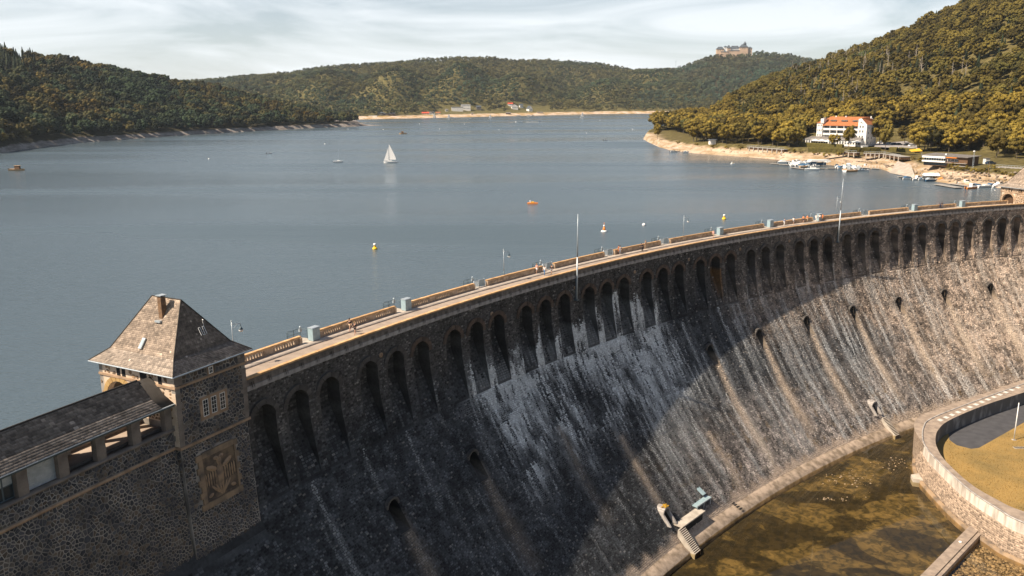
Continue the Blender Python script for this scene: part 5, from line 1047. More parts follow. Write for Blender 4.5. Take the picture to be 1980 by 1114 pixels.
def gn_forest(name, P, scl, rot, idx, meshes, label):
    cl = bpy.data.collections.new(name+'_kinds')
    for i, me in enumerate(meshes): o = bpy.data.objects.new('%s_kind_%02d' % (name, i), me); cl.objects.link(o)
    me = bpy.data.meshes.new(name); me.vertices.add(len(P)); me.vertices.foreach_set('co', np.asarray(P, np.float32).ravel())
    for nm, arr, tp in (('scl', scl, 'FLOAT'), ('rot', rot, 'FLOAT'), ('idx', idx, 'INT')): a = me.attributes.new(nm, tp, 'POINT'); a.data.foreach_set('value', np.asarray(arr, np.float32 if tp == 'FLOAT' else np.int32))
    o = link(name, me); tag(o, label, 'forest', kind='stuff')
    ng = bpy.data.node_groups.new(name+'_nodes', 'GeometryNodeTree'); ng.interface.new_socket('Geometry', in_out='INPUT', socket_type='NodeSocketGeometry'); ng.interface.new_socket('Geometry', in_out='OUTPUT', socket_type='NodeSocketGeometry')
    N = ng.nodes; L = ng.links; gi = N.new('NodeGroupInput'); go = N.new('NodeGroupOutput'); ip = N.new('GeometryNodeInstanceOnPoints'); ci = N.new('GeometryNodeCollectionInfo'); ci.inputs['Collection'].default_value = cl; ci.inputs['Separate Children'].default_value = True; ci.inputs['Reset Children'].default_value = True
    def attr(nm, tp): a = N.new('GeometryNodeInputNamedAttribute'); a.data_type = tp; a.inputs['Name'].default_value = nm; return a.outputs['Attribute']
    L.new(gi.outputs[0], ip.inputs['Points']); L.new(ci.outputs[0], ip.inputs['Instance']); ip.inputs['Pick Instance'].default_value = True; L.new(attr('idx', 'INT'), ip.inputs['Instance Index'])
    cx_ = N.new('ShaderNodeCombineXYZ'); L.new(attr('rot', 'FLOAT'), cx_.inputs['Z']); L.new(cx_.outputs[0], ip.inputs['Rotation']); L.new(attr('scl', 'FLOAT'), ip.inputs['Scale']); L.new(ip.outputs[0], go.inputs[0])
    md = o.modifiers.new('scatter', 'NODES'); md.node_group = ng; return o
def conifer_tree_at(P, H, meshi, label, cat='tree', group=None, trunk=None, rz=None, sx=1.0):
    t = thing('tree', label, cat, Matrix.Translation(Vector(P)) @ Matrix.Rotation(random.uniform(0, 6.28) if rz is None else rz, 4, 'Z') @ Matrix.Diagonal((H*sx, H*sx, H, 1)), group)
    link('trunk', trunk or random.choice(TRUNKS), t); link('crown', meshi, t); return t
# clearings on the right shore (world boxes from surveyed picture places at plateau height)
def wbox(x0, x1, y0, y1, z=-1.0): a = on_z(x0, y0, z); b = on_z(x1, y0, z); c = on_z(x1, y1, z); d = on_z(x0, y1, z); return [tuple(p[:2]) for p in (a, b, c, d)]
CLEAR = [wbox(1548, 1705, 268, 296), wbox(1690, 1770, 269, 300), wbox(1765, 1925, 289, 330), wbox(1925, 2010, 306, 345, -2), wbox(1350, 1560, 284, 300)]
def right_keep(P, t):
    x, y = pix(P); z = P[:, 2]; m = (z > -3.1)
    m &= ~((x > 1548) & (t < 2.25))
    for c in CLEAR: m &= ~np.array([inside(p, c) for p in P[:, :2]])
    return m
forest = []
P, t = scatter(RH, 6.9, 1.95, 5.3, (1250, 2250), 1, right_keep); rr_ = np.random.default_rng(4)
x, y = pix(P); front = (t < 3.35) | ((x < 1420)); H = np.where(front, rr_.uniform(11, 16.5, len(P)), rr_.uniform(6.5, 13.5, len(P))); kind = np.where(front & (rr_.random(len(P)) < .75), 5, 0)+rr_.integers(0, 5, len(P)); forest.append(['right', P, H, kind, x, y])
P, t = scatter(LH, 7.8, 1.95, 4.5, (-260, 708), 2, lambda P, t: P[:, 2] > -6.2); x, y = pix(P); H = rr_.uniform(9, 16, len(P)); kind = rr_.integers(0, 5, len(P)); con = (x < 75) & (y < 150) & (rr_.random(len(P)) < .8); kind = np.where(con, 5+rr_.integers(0, 2, len(P)), kind); H = np.where(con, H*1.08, H); forest.append(['left', P, H, kind, x, y])
VIL = [wbox(830, 1110, 203, 214, 1)]
def mid_keep(P, t): x, y = pix(P); return ~((x > 805) & (x < 1125) & (t < 3.02) & (rr_.random(len(P)) < .86)) & (P[:, 2] > -4.4) & ~((x > 842) & (x < 938) & (t < 3.12)) & ~((x > 978) & (x < 1062) & (t < 3.12))
P, t = scatter(MH, 11.5, 1.9, 5.2, (360, 1380), 3, mid_keep); x, y = pix(P); H = rr_.uniform(10, 17, len(P)); kind = rr_.integers(0, 3, len(P)); forest.append(['mid', P, H, kind, x, y])
def cas_keep(P, t): x, y = pix(P); return (P[:, 2] > -1.6) & ~((x > 1386) & (x < 1462) & (t > 4.93) & (t < 5.3))
P, t = scatter(CH, 11.5, 2.95, 5.3, (1120, 1720), 4, cas_keep); x, y = pix(P); H = rr_.uniform(10, 16, len(P)); kind = rr_.integers(0, 3, len(P)); forest.append(['castle', P, H, kind, x, y])
def bare_mesh(name, seed):
    r = random.Random(seed); b = MB(); b.tube((0, 0, -.03), (.015, .01, 1.0), .022, M_PALEBARK, .006, n=5)
    for i in range(14): a = r.uniform(0, 6.3); z = r.uniform(.3, .9); l = .20*(1.1-z); b.tube((0.01, 0, z), (l*math.cos(a), l*math.sin(a), z+l*.9), .008, M_PALEBARK, .002, n=3, cap=False)
    return b.mesh(name)
VAR['bare'] = [bare_mesh('bare_trunk', 1), bare_mesh('bare_trunk', 2)]
x_, y_ = forest[0][4], forest[0][5]; kk = forest[0][3]; up = forest[0][1][:, 2] > 6; rnd_ = rr_.random(len(kk)); kk[up & (rnd_ < .07)] = 10+rr_.integers(0, 2); zone_ = up & (x_ > 1520) & (x_ < 1900) & (y_ > 105) & (y_ < 215); kk[zone_ & (rnd_ > .86)] = 12; kk[zone_ & (rnd_ > .93)] = 13; kk[zone_ & (rnd_ < .25)] = 10
forest[0][2][kk >= 12] *= 1.25
SETS = {'right': VAR['right']+VAR['gold']+VAR['conifer']+VAR['bare'], 'left': VAR['left']+VAR['conifer'], 'mid': VAR['mid'], 'castle': VAR['castle']}
# the trees that show largest stand as individuals, front rows first
cand = []
for k, (nm, P, H, kind, x, y) in enumerate(forest[:2]):
    for i in range(len(P)):
        if kind[i] < 12 and -10 < x[i] < 1990 and y[i] > 0:
            ap = H[i]/P[i, 1]; 
            if nm == 'right' and (x[i] > 1245) and P[i, 2] < 4: ap *= 1.7     # nothing hides the shore rows
            elif nm == 'right' and P[i, 2] < 40: ap *= 1.0
            elif nm == 'left' and P[i, 2] < 2: ap *= 1.3
            cand.append((-ap, k, i))
cand.sort(); chosen = {(k, i) for _, k, i in cand[:255]}
LABEL = {'gold': 'golden olive broadleaf tree in the shore rows around the white hotel', 'right': 'olive green tree in the lower wood above the right shore', 'left': 'dark green broadleaf tree at the foot of the left hill', 'conifer': 'dark spruce on the left hill'}
labels_forest = {'right': 'olive and golden wood covering the right hill behind the hotel', 'left': 'dark broadleaf wood covering the left hill', 'mid': 'green and golden wood on the hills across the lake', 'castle': 'blue green wood on the hill under the castle'}
for k, (nm, P, H, kind, x, y) in enumerate(forest):
    m = np.array([(k, i) not in chosen for i in range(len(P))]); Pm = P[m]-np.array([0, 0, .3])
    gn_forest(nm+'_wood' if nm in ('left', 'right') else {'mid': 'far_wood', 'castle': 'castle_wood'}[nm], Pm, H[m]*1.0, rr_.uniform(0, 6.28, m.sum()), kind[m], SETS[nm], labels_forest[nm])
    for i in np.nonzero(~m)[0]:
        key = ('conifer' if kind[i] >= 10 else 'gold' if kind[i] >= 5 else 'right') if nm == 'right' else ('conifer' if kind[i] >= 5 else 'left')
        xx = x[i]; row = 'front row' if P[i, 2] < -1.2 else ('lower slope' if P[i, 2] < 9 else 'upper slope')
        zone = next(w for lim, w in ((1330, 'on the outer spit'), (1400, 'on the inner spit'), (1470, 'above the left end of the beach'), (1560, 'left of the white hotel'), (1690, 'behind the white hotel'), (1780, 'behind the hotel car park'), (1860, 'above the boathouse'), (1930, 'right of the boathouse'), (9999, 'at the right picture edge')) if xx < lim) if nm == 'right' else 'at the foot of the left hill'
        LABEL[key] = ('golden olive' if key == 'gold' else 'dark olive' if key == 'right' else 'dark green')+(' spruce ' if key == 'conifer' else ' broadleaf tree ')+zone+', '+row
        conifer_tree_at(P[i]-np.array([0, 0, .3]), H[i], SETS[nm][kind[i]], LABEL[key], group={'gold': 'trees of the right shore rows', 'right': 'trees of the right hill foot', 'left': 'trees at the foot of the left hill', 'conifer': 'scattered spruces of the lower woods'}[key])
print('trees', [len(f[1]) for f in forest])
# ============================================================ buildings on the shores
def ground_at(Ld, px, py):
    P = np.stack([Ld['X'], Ld['Y'], Ld['Z']], -1).reshape(-1, 3); x, y = pix(P); k = np.argsort((x-px)**2+((y-py)*1.0)**2)[:6]; k = k[np.argmin(P[k, 1])]; return P[k].copy()
M_HWALL = mat('white_house_wall', (.80, .78, .74), (.70, .68, .64), rough=.8, scale=.3)
M_OROOF = mat('orange_tile_roof', (.40, .15, .055), (.29, .10, .04), rough=.8, scale=.8, bump=.4, bscale=4)
M_GROOF = mat('grey_roof', (.20, .18, .16), (.12, .11, .10), rough=.8, scale=.8)
M_DROOF = mat('dark_slate_roof', (.09, .105, .12), (.06, .07, .08), rough=.6, scale=.2)
M_BRICKY = mat('castle_sandstone', (.60, .43, .30), (.46, .33, .23), rough=.9, scale=.08)
M_WOOD = mat('brown_boards', (.17, .095, .05), (.10, .06, .035), rough=.8, scale=2, stretch=(.3, .3, 3))
M_DECK = mat('grey_deck_boards', (.36, .34, .31), (.25, .235, .21), rough=.8, scale=1.5)
M_AWN = mat('white_canvas', (.78, .77, .74), (.72, .71, .68), rough=.7, scale=1)
M_YELC = mat('yellow_canvas', (.75, .45, .04), (.6, .34, .03), rough=.7, scale=1)
M_HEDGE = mat('clipped_hedge', (.12, .095, .02), (.06, .055, .015), rough=.9, scale=1.5, bump=1, bscale=3)
M_ORANGE = mat('orange_paint', (.75, .26, .05), (.65, .21, .04), rough=.5, scale=2)
M_YELLOW = mat('yellow_paint', (.85, .55, .03), (.75, .48, .03), rough=.5, scale=2)
M_RED = mat('red_paint', (.60, .10, .05), (.5, .08, .04), rough=.5, scale=2)
M_NAVY = mat('blue_canvas', (.06, .14, .24), (.04, .10, .18), rough=.7, scale=2)
M_TAN = mat('tan_hull', (.55, .36, .20), (.42, .27, .14), rough=.5, scale=2)
M_RUBBER = mat('black_rubber', (.02, .02, .02), rough=.6, scale=2)
def Mx(P, rz=0): return Matrix.Translation(Vector((P[0], P[1], P[2]))) @ Matrix.Rotation(rz, 4, 'Z')
_pane = {}
def win(parent, x, y, z, w, h, face=-1, axis='y', split=2, fm=None):
    """window frame with its panes on a wall; face = outward sign along axis"""
    key = (round(w, 2), round(h, 2), axis, split, face)
    if key not in _pane:
        b = MB(); m = fm or M_WHITE
        (b.box(-w/2, w/2, min(0, face*.06), max(0, face*.06), -h/2, h/2, m) if axis == 'y' else b.box(min(0, face*.06), max(0, face*.06), -w/2, w/2, -h/2, h/2, m)); fr = b.mesh('window'); ps = []
        pw = (w-.12)/split
        for i in range(split):
            b = MB(); c = -w/2+.06+pw*(i+.5); a0, a1 = sorted((face*.061, face*.075)); (b.box(c-pw/2+.04, c+pw/2-.04, a0, a1, -h/2+.1, h/2-.1, M_GLASS) if axis == 'y' else b.box(a0, a1, c-pw/2+.04, c+pw/2-.04, -h/2+.1, h/2-.1, M_GLASS)); ps.append(b.mesh('pane'))
        _pane[key] = (fr, ps)
    fr, ps = _pane[key]; o = link('window', fr, parent, T(x, y, z)); [link('pane', p, o) for p in ps]
# ---- the white hotel
z0 = -.6; A = on_z(1577, 278, z0); B = on_z(1673, 281.5, z0); Wd = float(np.linalg.norm((B-A)[:2])); rz = math.atan2(B[1]-A[1], B[0]-A[0]); HW = Wd; HD = 15.0
ht = thing('hotel', 'large white hotel with orange tiled roof, balconies and dormers on the right shore', 'hotel', Mx((A[0], A[1], z0-.6), rz))
u = HW/95.0        # metres per picture pixel along the front
b = MB(); b.box(0, 11*u, 0, HD, 0, 41*u, M_HWALL); b.build('left_wing_wall', ht); b = MB(); b.box(11*u, 79*u, 1.6, HD, 0, 36*u, M_HWALL); b.build('main_wall', ht)
b = MB(); b.prism([(79*u, 0), (HW, 0), (HW, 39*u), (84*u, 50.5*u), (79*u, 49*u)], 0, HD, M_HWALL); b.build('right_wing_wall', ht)
b = MB(); b.box(7*u, 13*u, -.05, 4, 41*u-.4, 49*u, M_HWALL); b.box(9.5*u, 15*u, 1, 4, 49*u, 51*u, M_GROOF); b.build('stair_head', ht)
b = MB(); b.add([(-.5, -.4, 40.5*u), (12*u, -.4, 41*u), (12*u, HD*.6, 50*u), (-.5, HD+.4, 40.5*u), (5*u, HD*.6, 49*u)], [(0, 1, 2, 4), (0, 4, 3), (3, 4, 2)], M_OROOF); b.build('left_roof', ht)
e = 36.2*u; b = MB(); b.add([(11*u, -.3, e), (79*u, -.3, e), (79*u, HD/2, 52.6*u), (14*u, HD/2, 52.6*u), (79*u, HD+.4, e), (11*u, HD+.4, e)], [(0, 1, 2, 3), (3, 2, 4, 5), (0, 3, 5)], M_OROOF); b.add([(11*u, -.3, e), (79*u, -.3, e), (79*u, HD+.4, e), (11*u, HD+.4, e)], [(0, 1, 2, 3)], M_OROOF); b.build('roof', ht)
b = MB(); b.add([(79*u, -.1, 50*u), (84*u, -.1, 51.3*u), (HW+.5, -.1, 39*u), (HW+.5, HD+.4, 39*u), (HW-6*u, HD*.55, 52.6*u), (79*u, HD/2, 52.6*u), (79*u, HD+.4, 39*u)], [(0, 1, 4, 5), (1, 2, 3, 4), (4, 3, 6, 5)], M_OROOF); b.build('right_roof', ht)
for cxp in (27, 48, 69):
    yb = 3.2; b = MB(); b.box(cxp*u-4.2*u, cxp*u+4.2*u, yb, yb+4, 40.5*u, 45.5*u, M_HWALL); o = b.build('dormer', ht); b = MB(); b.prism([(cxp*u-6.3*u, 45.2*u), (cxp*u-4*u, 46.8*u), (cxp*u+4*u, 46.8*u), (cxp*u+6.3*u, 45.2*u)], yb-.5, yb+5, M_GROOF); b.build('dormer_roof', o)
    for dx in (-2.4, 0, 2.4): b = MB(); b.box((cxp+dx-1)*u, (cxp+dx+1)*u, yb-.05, yb-.01, 41.4*u, 44.8*u, M_GLASS); b.build('dormer_pane', o)
for i in range(5):
    xa, xb = (13+13.3*i)*u, (13+13.3*(i+1)-.9)*u
    for zf in (19.5, 28.6):
        b = MB(); b.box(xa, xb, 1.45, 1.6, (zf+.2)*u, (zf+7.2)*u, M_DARK); o = b.build('balcony_recess', ht); b = MB(); b.box(xa-.1, xb+.1, -.1, 1.45, (zf-.3)*u, zf*u, M_HWALL); b.box(xa, xb, -.1, .0, zf*u, (zf+3.0)*u, M_HWALL); b.build('balcony', ht)
        for q in range(2): win(ht, xa+(xb-xa)*(.28+.44*q), 1.42, (zf+3.8)*u, 1.5, 2.0)
    b = MB(); b.box(xb, xb+.9*u, -.12, 1.6, 18*u, 36*u, M_HWALL); b.build('balcony_fin', ht)
for xp in (2.6, 5.8, 9.0):
    for zp in (18.5, 27.5, 36.5): win(ht, xp*u, 0, zp*u, .62, 1.35, split=1)
for xp in (83, 88):
    for zp in (17.5, 27, 35.5): win(ht, xp*u, 0, zp*u, 1.0, 1.5)
win(ht, 84*u, 0, 43*u, .9, 1.1); win(ht, 87*u, 0, 42*u, .7, .7)
for yy in (3, 7.5, 12):
    for zp in (6, 15, 24, 33): win(ht, HW, yy, zp*u, 1.0, 1.5, face=1, axis='x')
for zp in (14, 23, 31): b = MB(); b.box(HW, HW+1.2, 9.2, 11, zp*u-.1, zp*u+.9, M_HWALL); b.build('side_balcony', ht)
b = MB(); b.box(-14*u, 92*u, -4.6, 0, 0, 12.2*u, M_HWALL); b.build('veranda', ht); b = MB(); b.add([(-14.5*u, -5.2, 12*u), (93*u, -5.2, 12*u), (90*u, -.02, 16*u), (-9*u, -.02, 16*u)], [(0, 1, 2, 3)], M_GROOF); b.add([(-14.5*u, -5.2, 11.7*u), (93*u, -5.2, 11.7*u), (93*u, -5.2, 12*u), (-14.5*u, -5.2, 12*u)], [(0, 1, 2, 3)], M_HWALL); b.add([(-14.5*u, -5.2, 11.9*u), (-9*u, -.02, 15.9*u), (-14.5*u, -.02, 11.9*u)], [(0, 1, 2)], M_HWALL); b.build('veranda_roof', ht)
for i in range(21):
    xp = -11+5*i
    if 38 < xp < 44: b = MB(); b.box((xp-2)*u, (xp+3)*u, -4.7, -4.6, .1, 8.5*u, M_DARK); b.build('entrance', ht)
    else: win(ht, xp*u, -4.6, 6.5*u, 1.15, 2.0)
for xp in (26, 45, 92): b = MB(); b.box((xp-.9)*u, (xp+.9)*u, HD/2-.5, HD/2+.5, 50*u, 54*u, M_HWALL); b.build('chimney', ht)
def parasol(P, r, h, label, m=None, name='parasol'):
    t = thing(name, label, 'parasol', Mx(P)); m = m or M_AWN; b = MB(); b.tube((0, 0, 0), (0, 0, h), .06, M_STEEL, n=6); b.build('pole', t); b = MB(); n = 8; V = [(0, 0, h)]+[(r*math.cos(2*math.pi*i/n), r*math.sin(2*math.pi*i/n), h-.95) for i in range(n)]+[(r*math.cos(2*math.pi*i/n), r*math.sin(2*math.pi*i/n), h-1.2) for i in range(n)]; b.add(V, [(0, 1+i, 1+(i+1) % n) for i in range(n)]+[(1+i, 9+i, 9+(i+1) % n, 1+(i+1) % n) for i in range(n)], m); b.build('canopy', t)
for px_, py_, r, l in ((1561, 278, 3.3, 'white parasol at the left end of the hotel terrace'), (1576, 279.5, 3.0, 'second white parasol from the left on the hotel terrace'), (1589, 280, 3.1, 'white parasol in front of the hotel veranda, third from left'), (1600, 281, 2.2, 'small white parasol left of the terrace tree'), (1656, 283, 3.2, 'white parasol right of the tall terrace tree'), (1641, 283.5, 2.0, 'small white parasol beside the tall terrace tree')): P = on_z(px_, py_, -.8); parasol(P, r, 3.4, l)
def prop_tree(px_, py_, z, H, key, label, i=0, sx=1.0): P = on_z(px_, py_, z); return conifer_tree_at(P, H, VAR[key][i], label, trunk=None, sx=sx)
prop_tree(1641, 285, -1, 13, 'gold', 'tall dark olive tree standing alone in front of the hotel facade', 2, .75); prop_tree(1612, 284, -1, 8, 'gold', 'small golden tree in front of the hotel entrance', 1)
prop_tree(1711, 292.5, -1.2, 15, 'right', 'dark pointed tree right of the hotel beside the car park', 2, .62); prop_tree(1700, 281, -.8, 17, 'gold', 'broad golden tree against the hotel side wall', 0); prop_tree(1749, 277, -.8, 11, 'gold', 'round golden tree behind the parked cars', 3); prop_tree(1271, 269, -4.2, 13, 'gold', 'outermost tree at the tip of the right shore spit', 4, .7)
def hedge(x0, y0, x1, y1, z, w, h, label):
    a = on_z(x0, y0, z); c = on_z(x1, y1, z); L_ = float(np.linalg.norm((c-a)[:2])); n = max(2, int(L_/1.2)); r = np.random.default_rng(int(x0)); V = []; F = []; k = 0
    for i in range(n+1):
        for (yy, zz) in ((-w/2, -.6), (-w/2, h*.8), (-w*.2, h), (w*.2, h), (w/2, h*.8), (w/2, -.6)): V.append((L_*i/n+r.uniform(-.2, .2), yy+r.uniform(-.15, .15), zz+r.uniform(-.12, .12)))
    for i in range(n):
        for j in range(5): F.append((i*6+j, (i+1)*6+j, (i+1)*6+j+1, i*6+j+1))
    F += [tuple(range(6)), tuple(range(n*6, n*6+6))[::-1]]; b = MB(); b.add(V, F, M_HEDGE); o = b.build('hedge', None, Mx(a, math.atan2(c[1]-a[1], c[0]-a[0]))); tag(o, label, 'hedge', 'clipped hedges below the hotel')
hedge(1546, 281, 1630, 285.5, -1.2, 1.6, 1.9, 'long clipped hedge along the hotel terrace'); hedge(1562, 292, 1632, 293, -2, 1.8, 2.0, 'clipped hedge on the bank below the hotel terrace'); hedge(1641, 292, 1702, 291, -1.6, 1.6, 1.8, 'clipped hedge between the terrace tree and the pointed tree'); hedge(1721, 291, 1735, 292, -1.6, 1.6, 2.0, 'short clipped hedge in front of the parked cars'); hedge(1738, 292, 1770, 294, -1.6, 1.6, 2.0, 'clipped hedge left of the yellow awning')
# bushes
rb_ = np.random.default_rng(77); k = 0; BUSH = [crown_mesh('foliage', F_GOLD, 400+i, nb=12, nl=120) for i in range(3)]
BS = [(1380, 283), (1345, 279), (1405, 284), (1430, 285), (1458, 286), (1530, 292), (1547, 294), (1575, 297), (1600, 299), (1618, 297), (1655, 300), (1690, 303), (1731, 305), (1743, 309), (1752, 306), (1765, 304), (1776, 309), (1838, 322), (1850, 325), (1865, 327), (1915, 322), (1925, 330), (1938, 336), (1955, 340), (1968, 338), (1903, 331), (1880, 332), (1310, 275), (1495, 291), (1512, 293)]
for i, (px_, py_) in enumerate(BS):
    P = ground_at(RH, px_, py_); hh = rb_.uniform(2.5, 4.5); o = link('bush', BUSH[i % 3], None, Matrix.Translation(Vector(P)-Vector((0, 0, hh*.32))) @ Matrix.Rotation(rb_.uniform(0, 6), 4, 'Z') @ Matrix.Diagonal((hh*1.5, hh*1.5, hh, 1))); tag(o, 'low golden green bush '+next(w for lim, w in ((1360, 'at the foot of the spit trees'), (1470, 'above the left end of the beach'), (1560, 'left below the hotel terrace'), (1640, 'on the bank below the hotel hedges'), (1720, 'below the hotel terrace decks'), (1790, 'beside the slipway and yellow awning'), (1900, 'in front of the boathouse'), (2000, 'on the bank right of the boathouse')) if px_ < lim), 'bush', 'bushes on the right bank')
# ---- boathouse
z1 = -2.8; A = on_z(1786, 316, z1); B = on_z(1870, 321, z1); L_ = float(np.linalg.norm((B-A)[:2])); rz = math.atan2(B[1]-A[1], B[0]-A[0]); u = L_/84
bh = thing('boathouse', 'long low brown boathouse with flat grey roof and white glazed front', 'boathouse', Mx((A[0], A[1], z1-.8), rz))
b = MB(); b.box(0, L_, 0, 10.5, .0, 19*u, M_WOOD); b.build('wall', bh); b = MB(); b.add([(-5*u, -1, 19.5*u), (L_+2*u, -1, 18.5*u), (L_+2*u, 12.5, 19.5*u), (-5*u, 12.5, 21.5*u), (-5*u, -1, 20.4*u), (L_+2*u, -1, 19.4*u), (L_+2*u, 12.5, 20.4*u), (-5*u, 12.5, 22.4*u)], [(0, 1, 2, 3), (4, 5, 6, 7), (0, 1, 5, 4), (1, 2, 6, 5), (2, 3, 7, 6), (3, 0, 4, 7)], M_GROOF); b.build('roof', bh)
b = MB(); b.box(-.3, 44*u, -1.4, 0, 7.5*u, 10.5*u, M_WHITE); b.build('white_parapet', bh); b = MB(); b.box(-.3, 44*u, -1.5, -.1, 15.5*u, 19*u, M_WHITE); b.build('white_awning', bh); b = MB(); b.box(46*u, 66*u, -1.7, -.05, 17*u, 18.3*u, M_ORANGE); b.build('orange_awning', bh)
for i in range(9): win(bh, (2.5+4.8*i)*u, 0, 13*u, 1.15, 1.3, split=1)
for xp in (49, 56, 63): win(bh, xp*u, 0, 12.5*u, 1.4, 1.2)
b = MB(); b.box(0, 44*u, -.1, 0, .3, 6*u, M_GLASS); b.build('ground_glazing', bh); b = MB(); b.box(44*u, L_, -1.2, 0, 7*u, 7.6*u, M_DECK); [b.box(44*u+i*2.2, 44*u+i*2.2+.08, -1.2, -1.12, 7.6*u, 10*u, M_DECK) for i in range(5)]; b.build('balcony', bh); b = MB(); b.box(60*u, L_+1, -3.5, -1.5, 2.6*u, 3.2*u, M_DECK); b.build('terrace', bh); b = MB(); b.box(30*u, 33*u, 5, 6, 20*u, 23*u, M_WHITE); b.build('vent', bh)
P = on_z(1770, 301, -2); t = thing('awning', 'bright yellow awning left of the boathouse', 'awning', Mx(P, .1)); b = MB(); b.add([(-3.4, -1.4, 2.2), (2.6, -1.6, 2.6), (2.6, 1.6, 3.6), (-3.2, 1.2, 2.9)], [(0, 1, 2, 3)], M_YELC); b.add([(-3.4, -1.4, 1.9), (2.6, -1.6, 2.2), (2.6, -1.6, 2.6), (-3.4, -1.4, 2.2)], [(0, 1, 2, 3)], M_YELC); b.build('canvas', t); b = MB(); b.tube((2.5, -1.5, -1), (2.5, -1.5, 2.6), .05, M_STEEL, n=5); b.build('post', t)
def decking(x0, y0, x1, y1, z, w, label, posts=4, pm=None):
    a = on_z(x0, y0, z); c = on_z(x1, y1, z); L_ = float(np.linalg.norm((c-a)[:2])); t = thing('terrace_deck', label, 'deck', Mx(a, math.atan2(c[1]-a[1], c[0]-a[0]))); b = MB(); b.box(0, L_, -w/2, w/2, -.25, 0, M_DECK); b.build('deck_slab', t); b = MB(); b.box(.2, L_-.2, -w/2+.3, w/2, -1.5, -.26, M_DARKW); b.build('underside', t)
    for i in range(posts): b = MB(); x = L_*(i+.5)/posts; b.box(x-.3, x+.3, -w/2-.02, -w/2+.4, -2.6, -.26, M_CONC); b.build('post', t)
    b = MB(); b.box(0, L_, -w/2, -w/2+.06, .9, 1.0, M_STEEL); [b.box(L_*i/(posts*2)-.03, L_*i/(posts*2)+.03, -w/2, -w/2+.06, 0, .9, M_STEEL) for i in range(posts*2+1)]; b.build('handrail', t)
decking(1448, 283.5, 1520, 289, -1.6, 3, 'raised shore terrace on pale posts left of the hotel', 8); decking(1629, 293, 1660, 295, -2.2, 3, 'low terrace deck below the hotel hedges', 3); decking(1670, 296, 1712, 296.5, -2.2, 4, 'terrace deck below the pointed tree', 5); decking(1718, 297.5, 1751, 303, -2.2, 5, 'broad terrace deck left of the yellow awning', 4); decking(1932, 322, 1992, 326, -2.4, 5, 'dark terrace deck near the right picture edge', 5)
P = on_z(1377, 276.5, -2.2); t = thing('kiosk', 'small pale kiosk with grey roof among the spit trees', 'kiosk', Mx(P, .2)); b = MB(); b.box(-2, 2, -1.5, 1.5, -1, 2, M_HWALL); b.build('wall', t); b = MB(); b.box(-2.8, 3, -2.2, 2.2, 2, 2.5, M_DROOF, tx=.8, ty=.8); b.build('roof', t)
P = on_z(1764, 263, 1); t = thing('shed', 'small white shed behind the car park trees', 'shed', Mx(P, .3)); b = MB(); b.box(-2.5, 2.5, -2, 2, -1, 3, M_HWALL); b.build('wall', t); b = MB(); b.box(-2.8, 2.8, -2.3, 2.3, 3, 3.4, M_GROOF); b.build('roof', t); b = MB(); b.box(-.6, .6, -2.06, -2, -.2, 1.9, M_DARK); b.build('door', t)
P = on_z(1907, 314, -2); t = thing('shed', 'white cabin immediately right of the boathouse', 'shed', Mx(P, .1)); b = MB(); b.box(-1, 1, -1, 1, -1, 1.8, M_HWALL); b.build('wall', t); b = MB(); b.box(-1.2, 1.2, -1.2, 1.2, 1.8, 2, M_GROOF); b.build('roof', t)
P = on_z(1671, 288.5, -1.4); t = thing('stall', 'plain white stall on the bank below the hotel corner', 'stall', Mx(P, .1)); b = MB(); b.box(-1.6, 1.6, -1, 1, -.5, 1.7, M_WHITE); b.build('wall', t); b = MB(); b.box(-1.8, 1.8, -1.2, 1.2, 1.7, 1.85, M_WHITE); b.build('roof', t)
# ---- cars
def car(P, rz, m, label):
    t = thing('parked_car', label, 'car', Mx(P, rz)); b = MB(); b.prism([(-2.1, .3), (2.1, .3), (2.15, .75), (1.2, .92), (-2.05, .98), (-2.15, .6)], -.85, .85, m); b.build('body', t); b = MB(); b.prism([(1.1, .92), (.45, 1.42), (-1.2, 1.45), (-1.9, .97)], -.74, .74, M_GLASS); b.box(-1.15, .42, -.7, .7, 1.42, 1.48, m); b.build('cabin', t)
    for x in (-1.3, 1.3):
        for y in (-.8, .8): b = MB(); b.tube((x, y-.1, .32), (x, y+.1, .32), .32, M_RUBBER, n=10); b.build('wheel', t)
for px_, py_, rz, m, l in ((1703, 277.5, .5, M_WHITE, 'white car nearest the pointed tree in the car park'), (1712, 278.5, .5, M_WHITE, 'white car second from left in the car park'), (1720, 279.5, .45, M_STEEL, 'silver grey car between white and dark cars'), (1729, 280.3, .45, mat('dark_blue_car_paint', (.05, .08, .12), rough=.3, scale=1), 'dark blue car in the middle of the car park'), (1738, 281, .4, M_BLUED, 'dark grey blue car right of the dark blue one'), (1754, 282, .3, mat('black_car_paint', (.03, .03, .035), rough=.3, scale=1), 'black car below the round golden tree'), (1763, 283.5, .3, M_WHITE, 'white car rightmost in the hotel car park'), (1915, 318, .2, mat('navy_car_paint', (.03, .05, .09), rough=.3, scale=1), 'navy car between boathouse and golden trees')): car(on_z(px_, py_, -.9), rz, m, l)
pk = [on_z(x, y, -.8)[:2] for x, y in ((1690, 284), (1775, 289), (1772, 281), (1750, 272), (1700, 268))]; poly_sheet('car_park', pk, -.75, mat('car_park_surface', (.34, .32, .30), (.28, .26, .25), scale=.3))
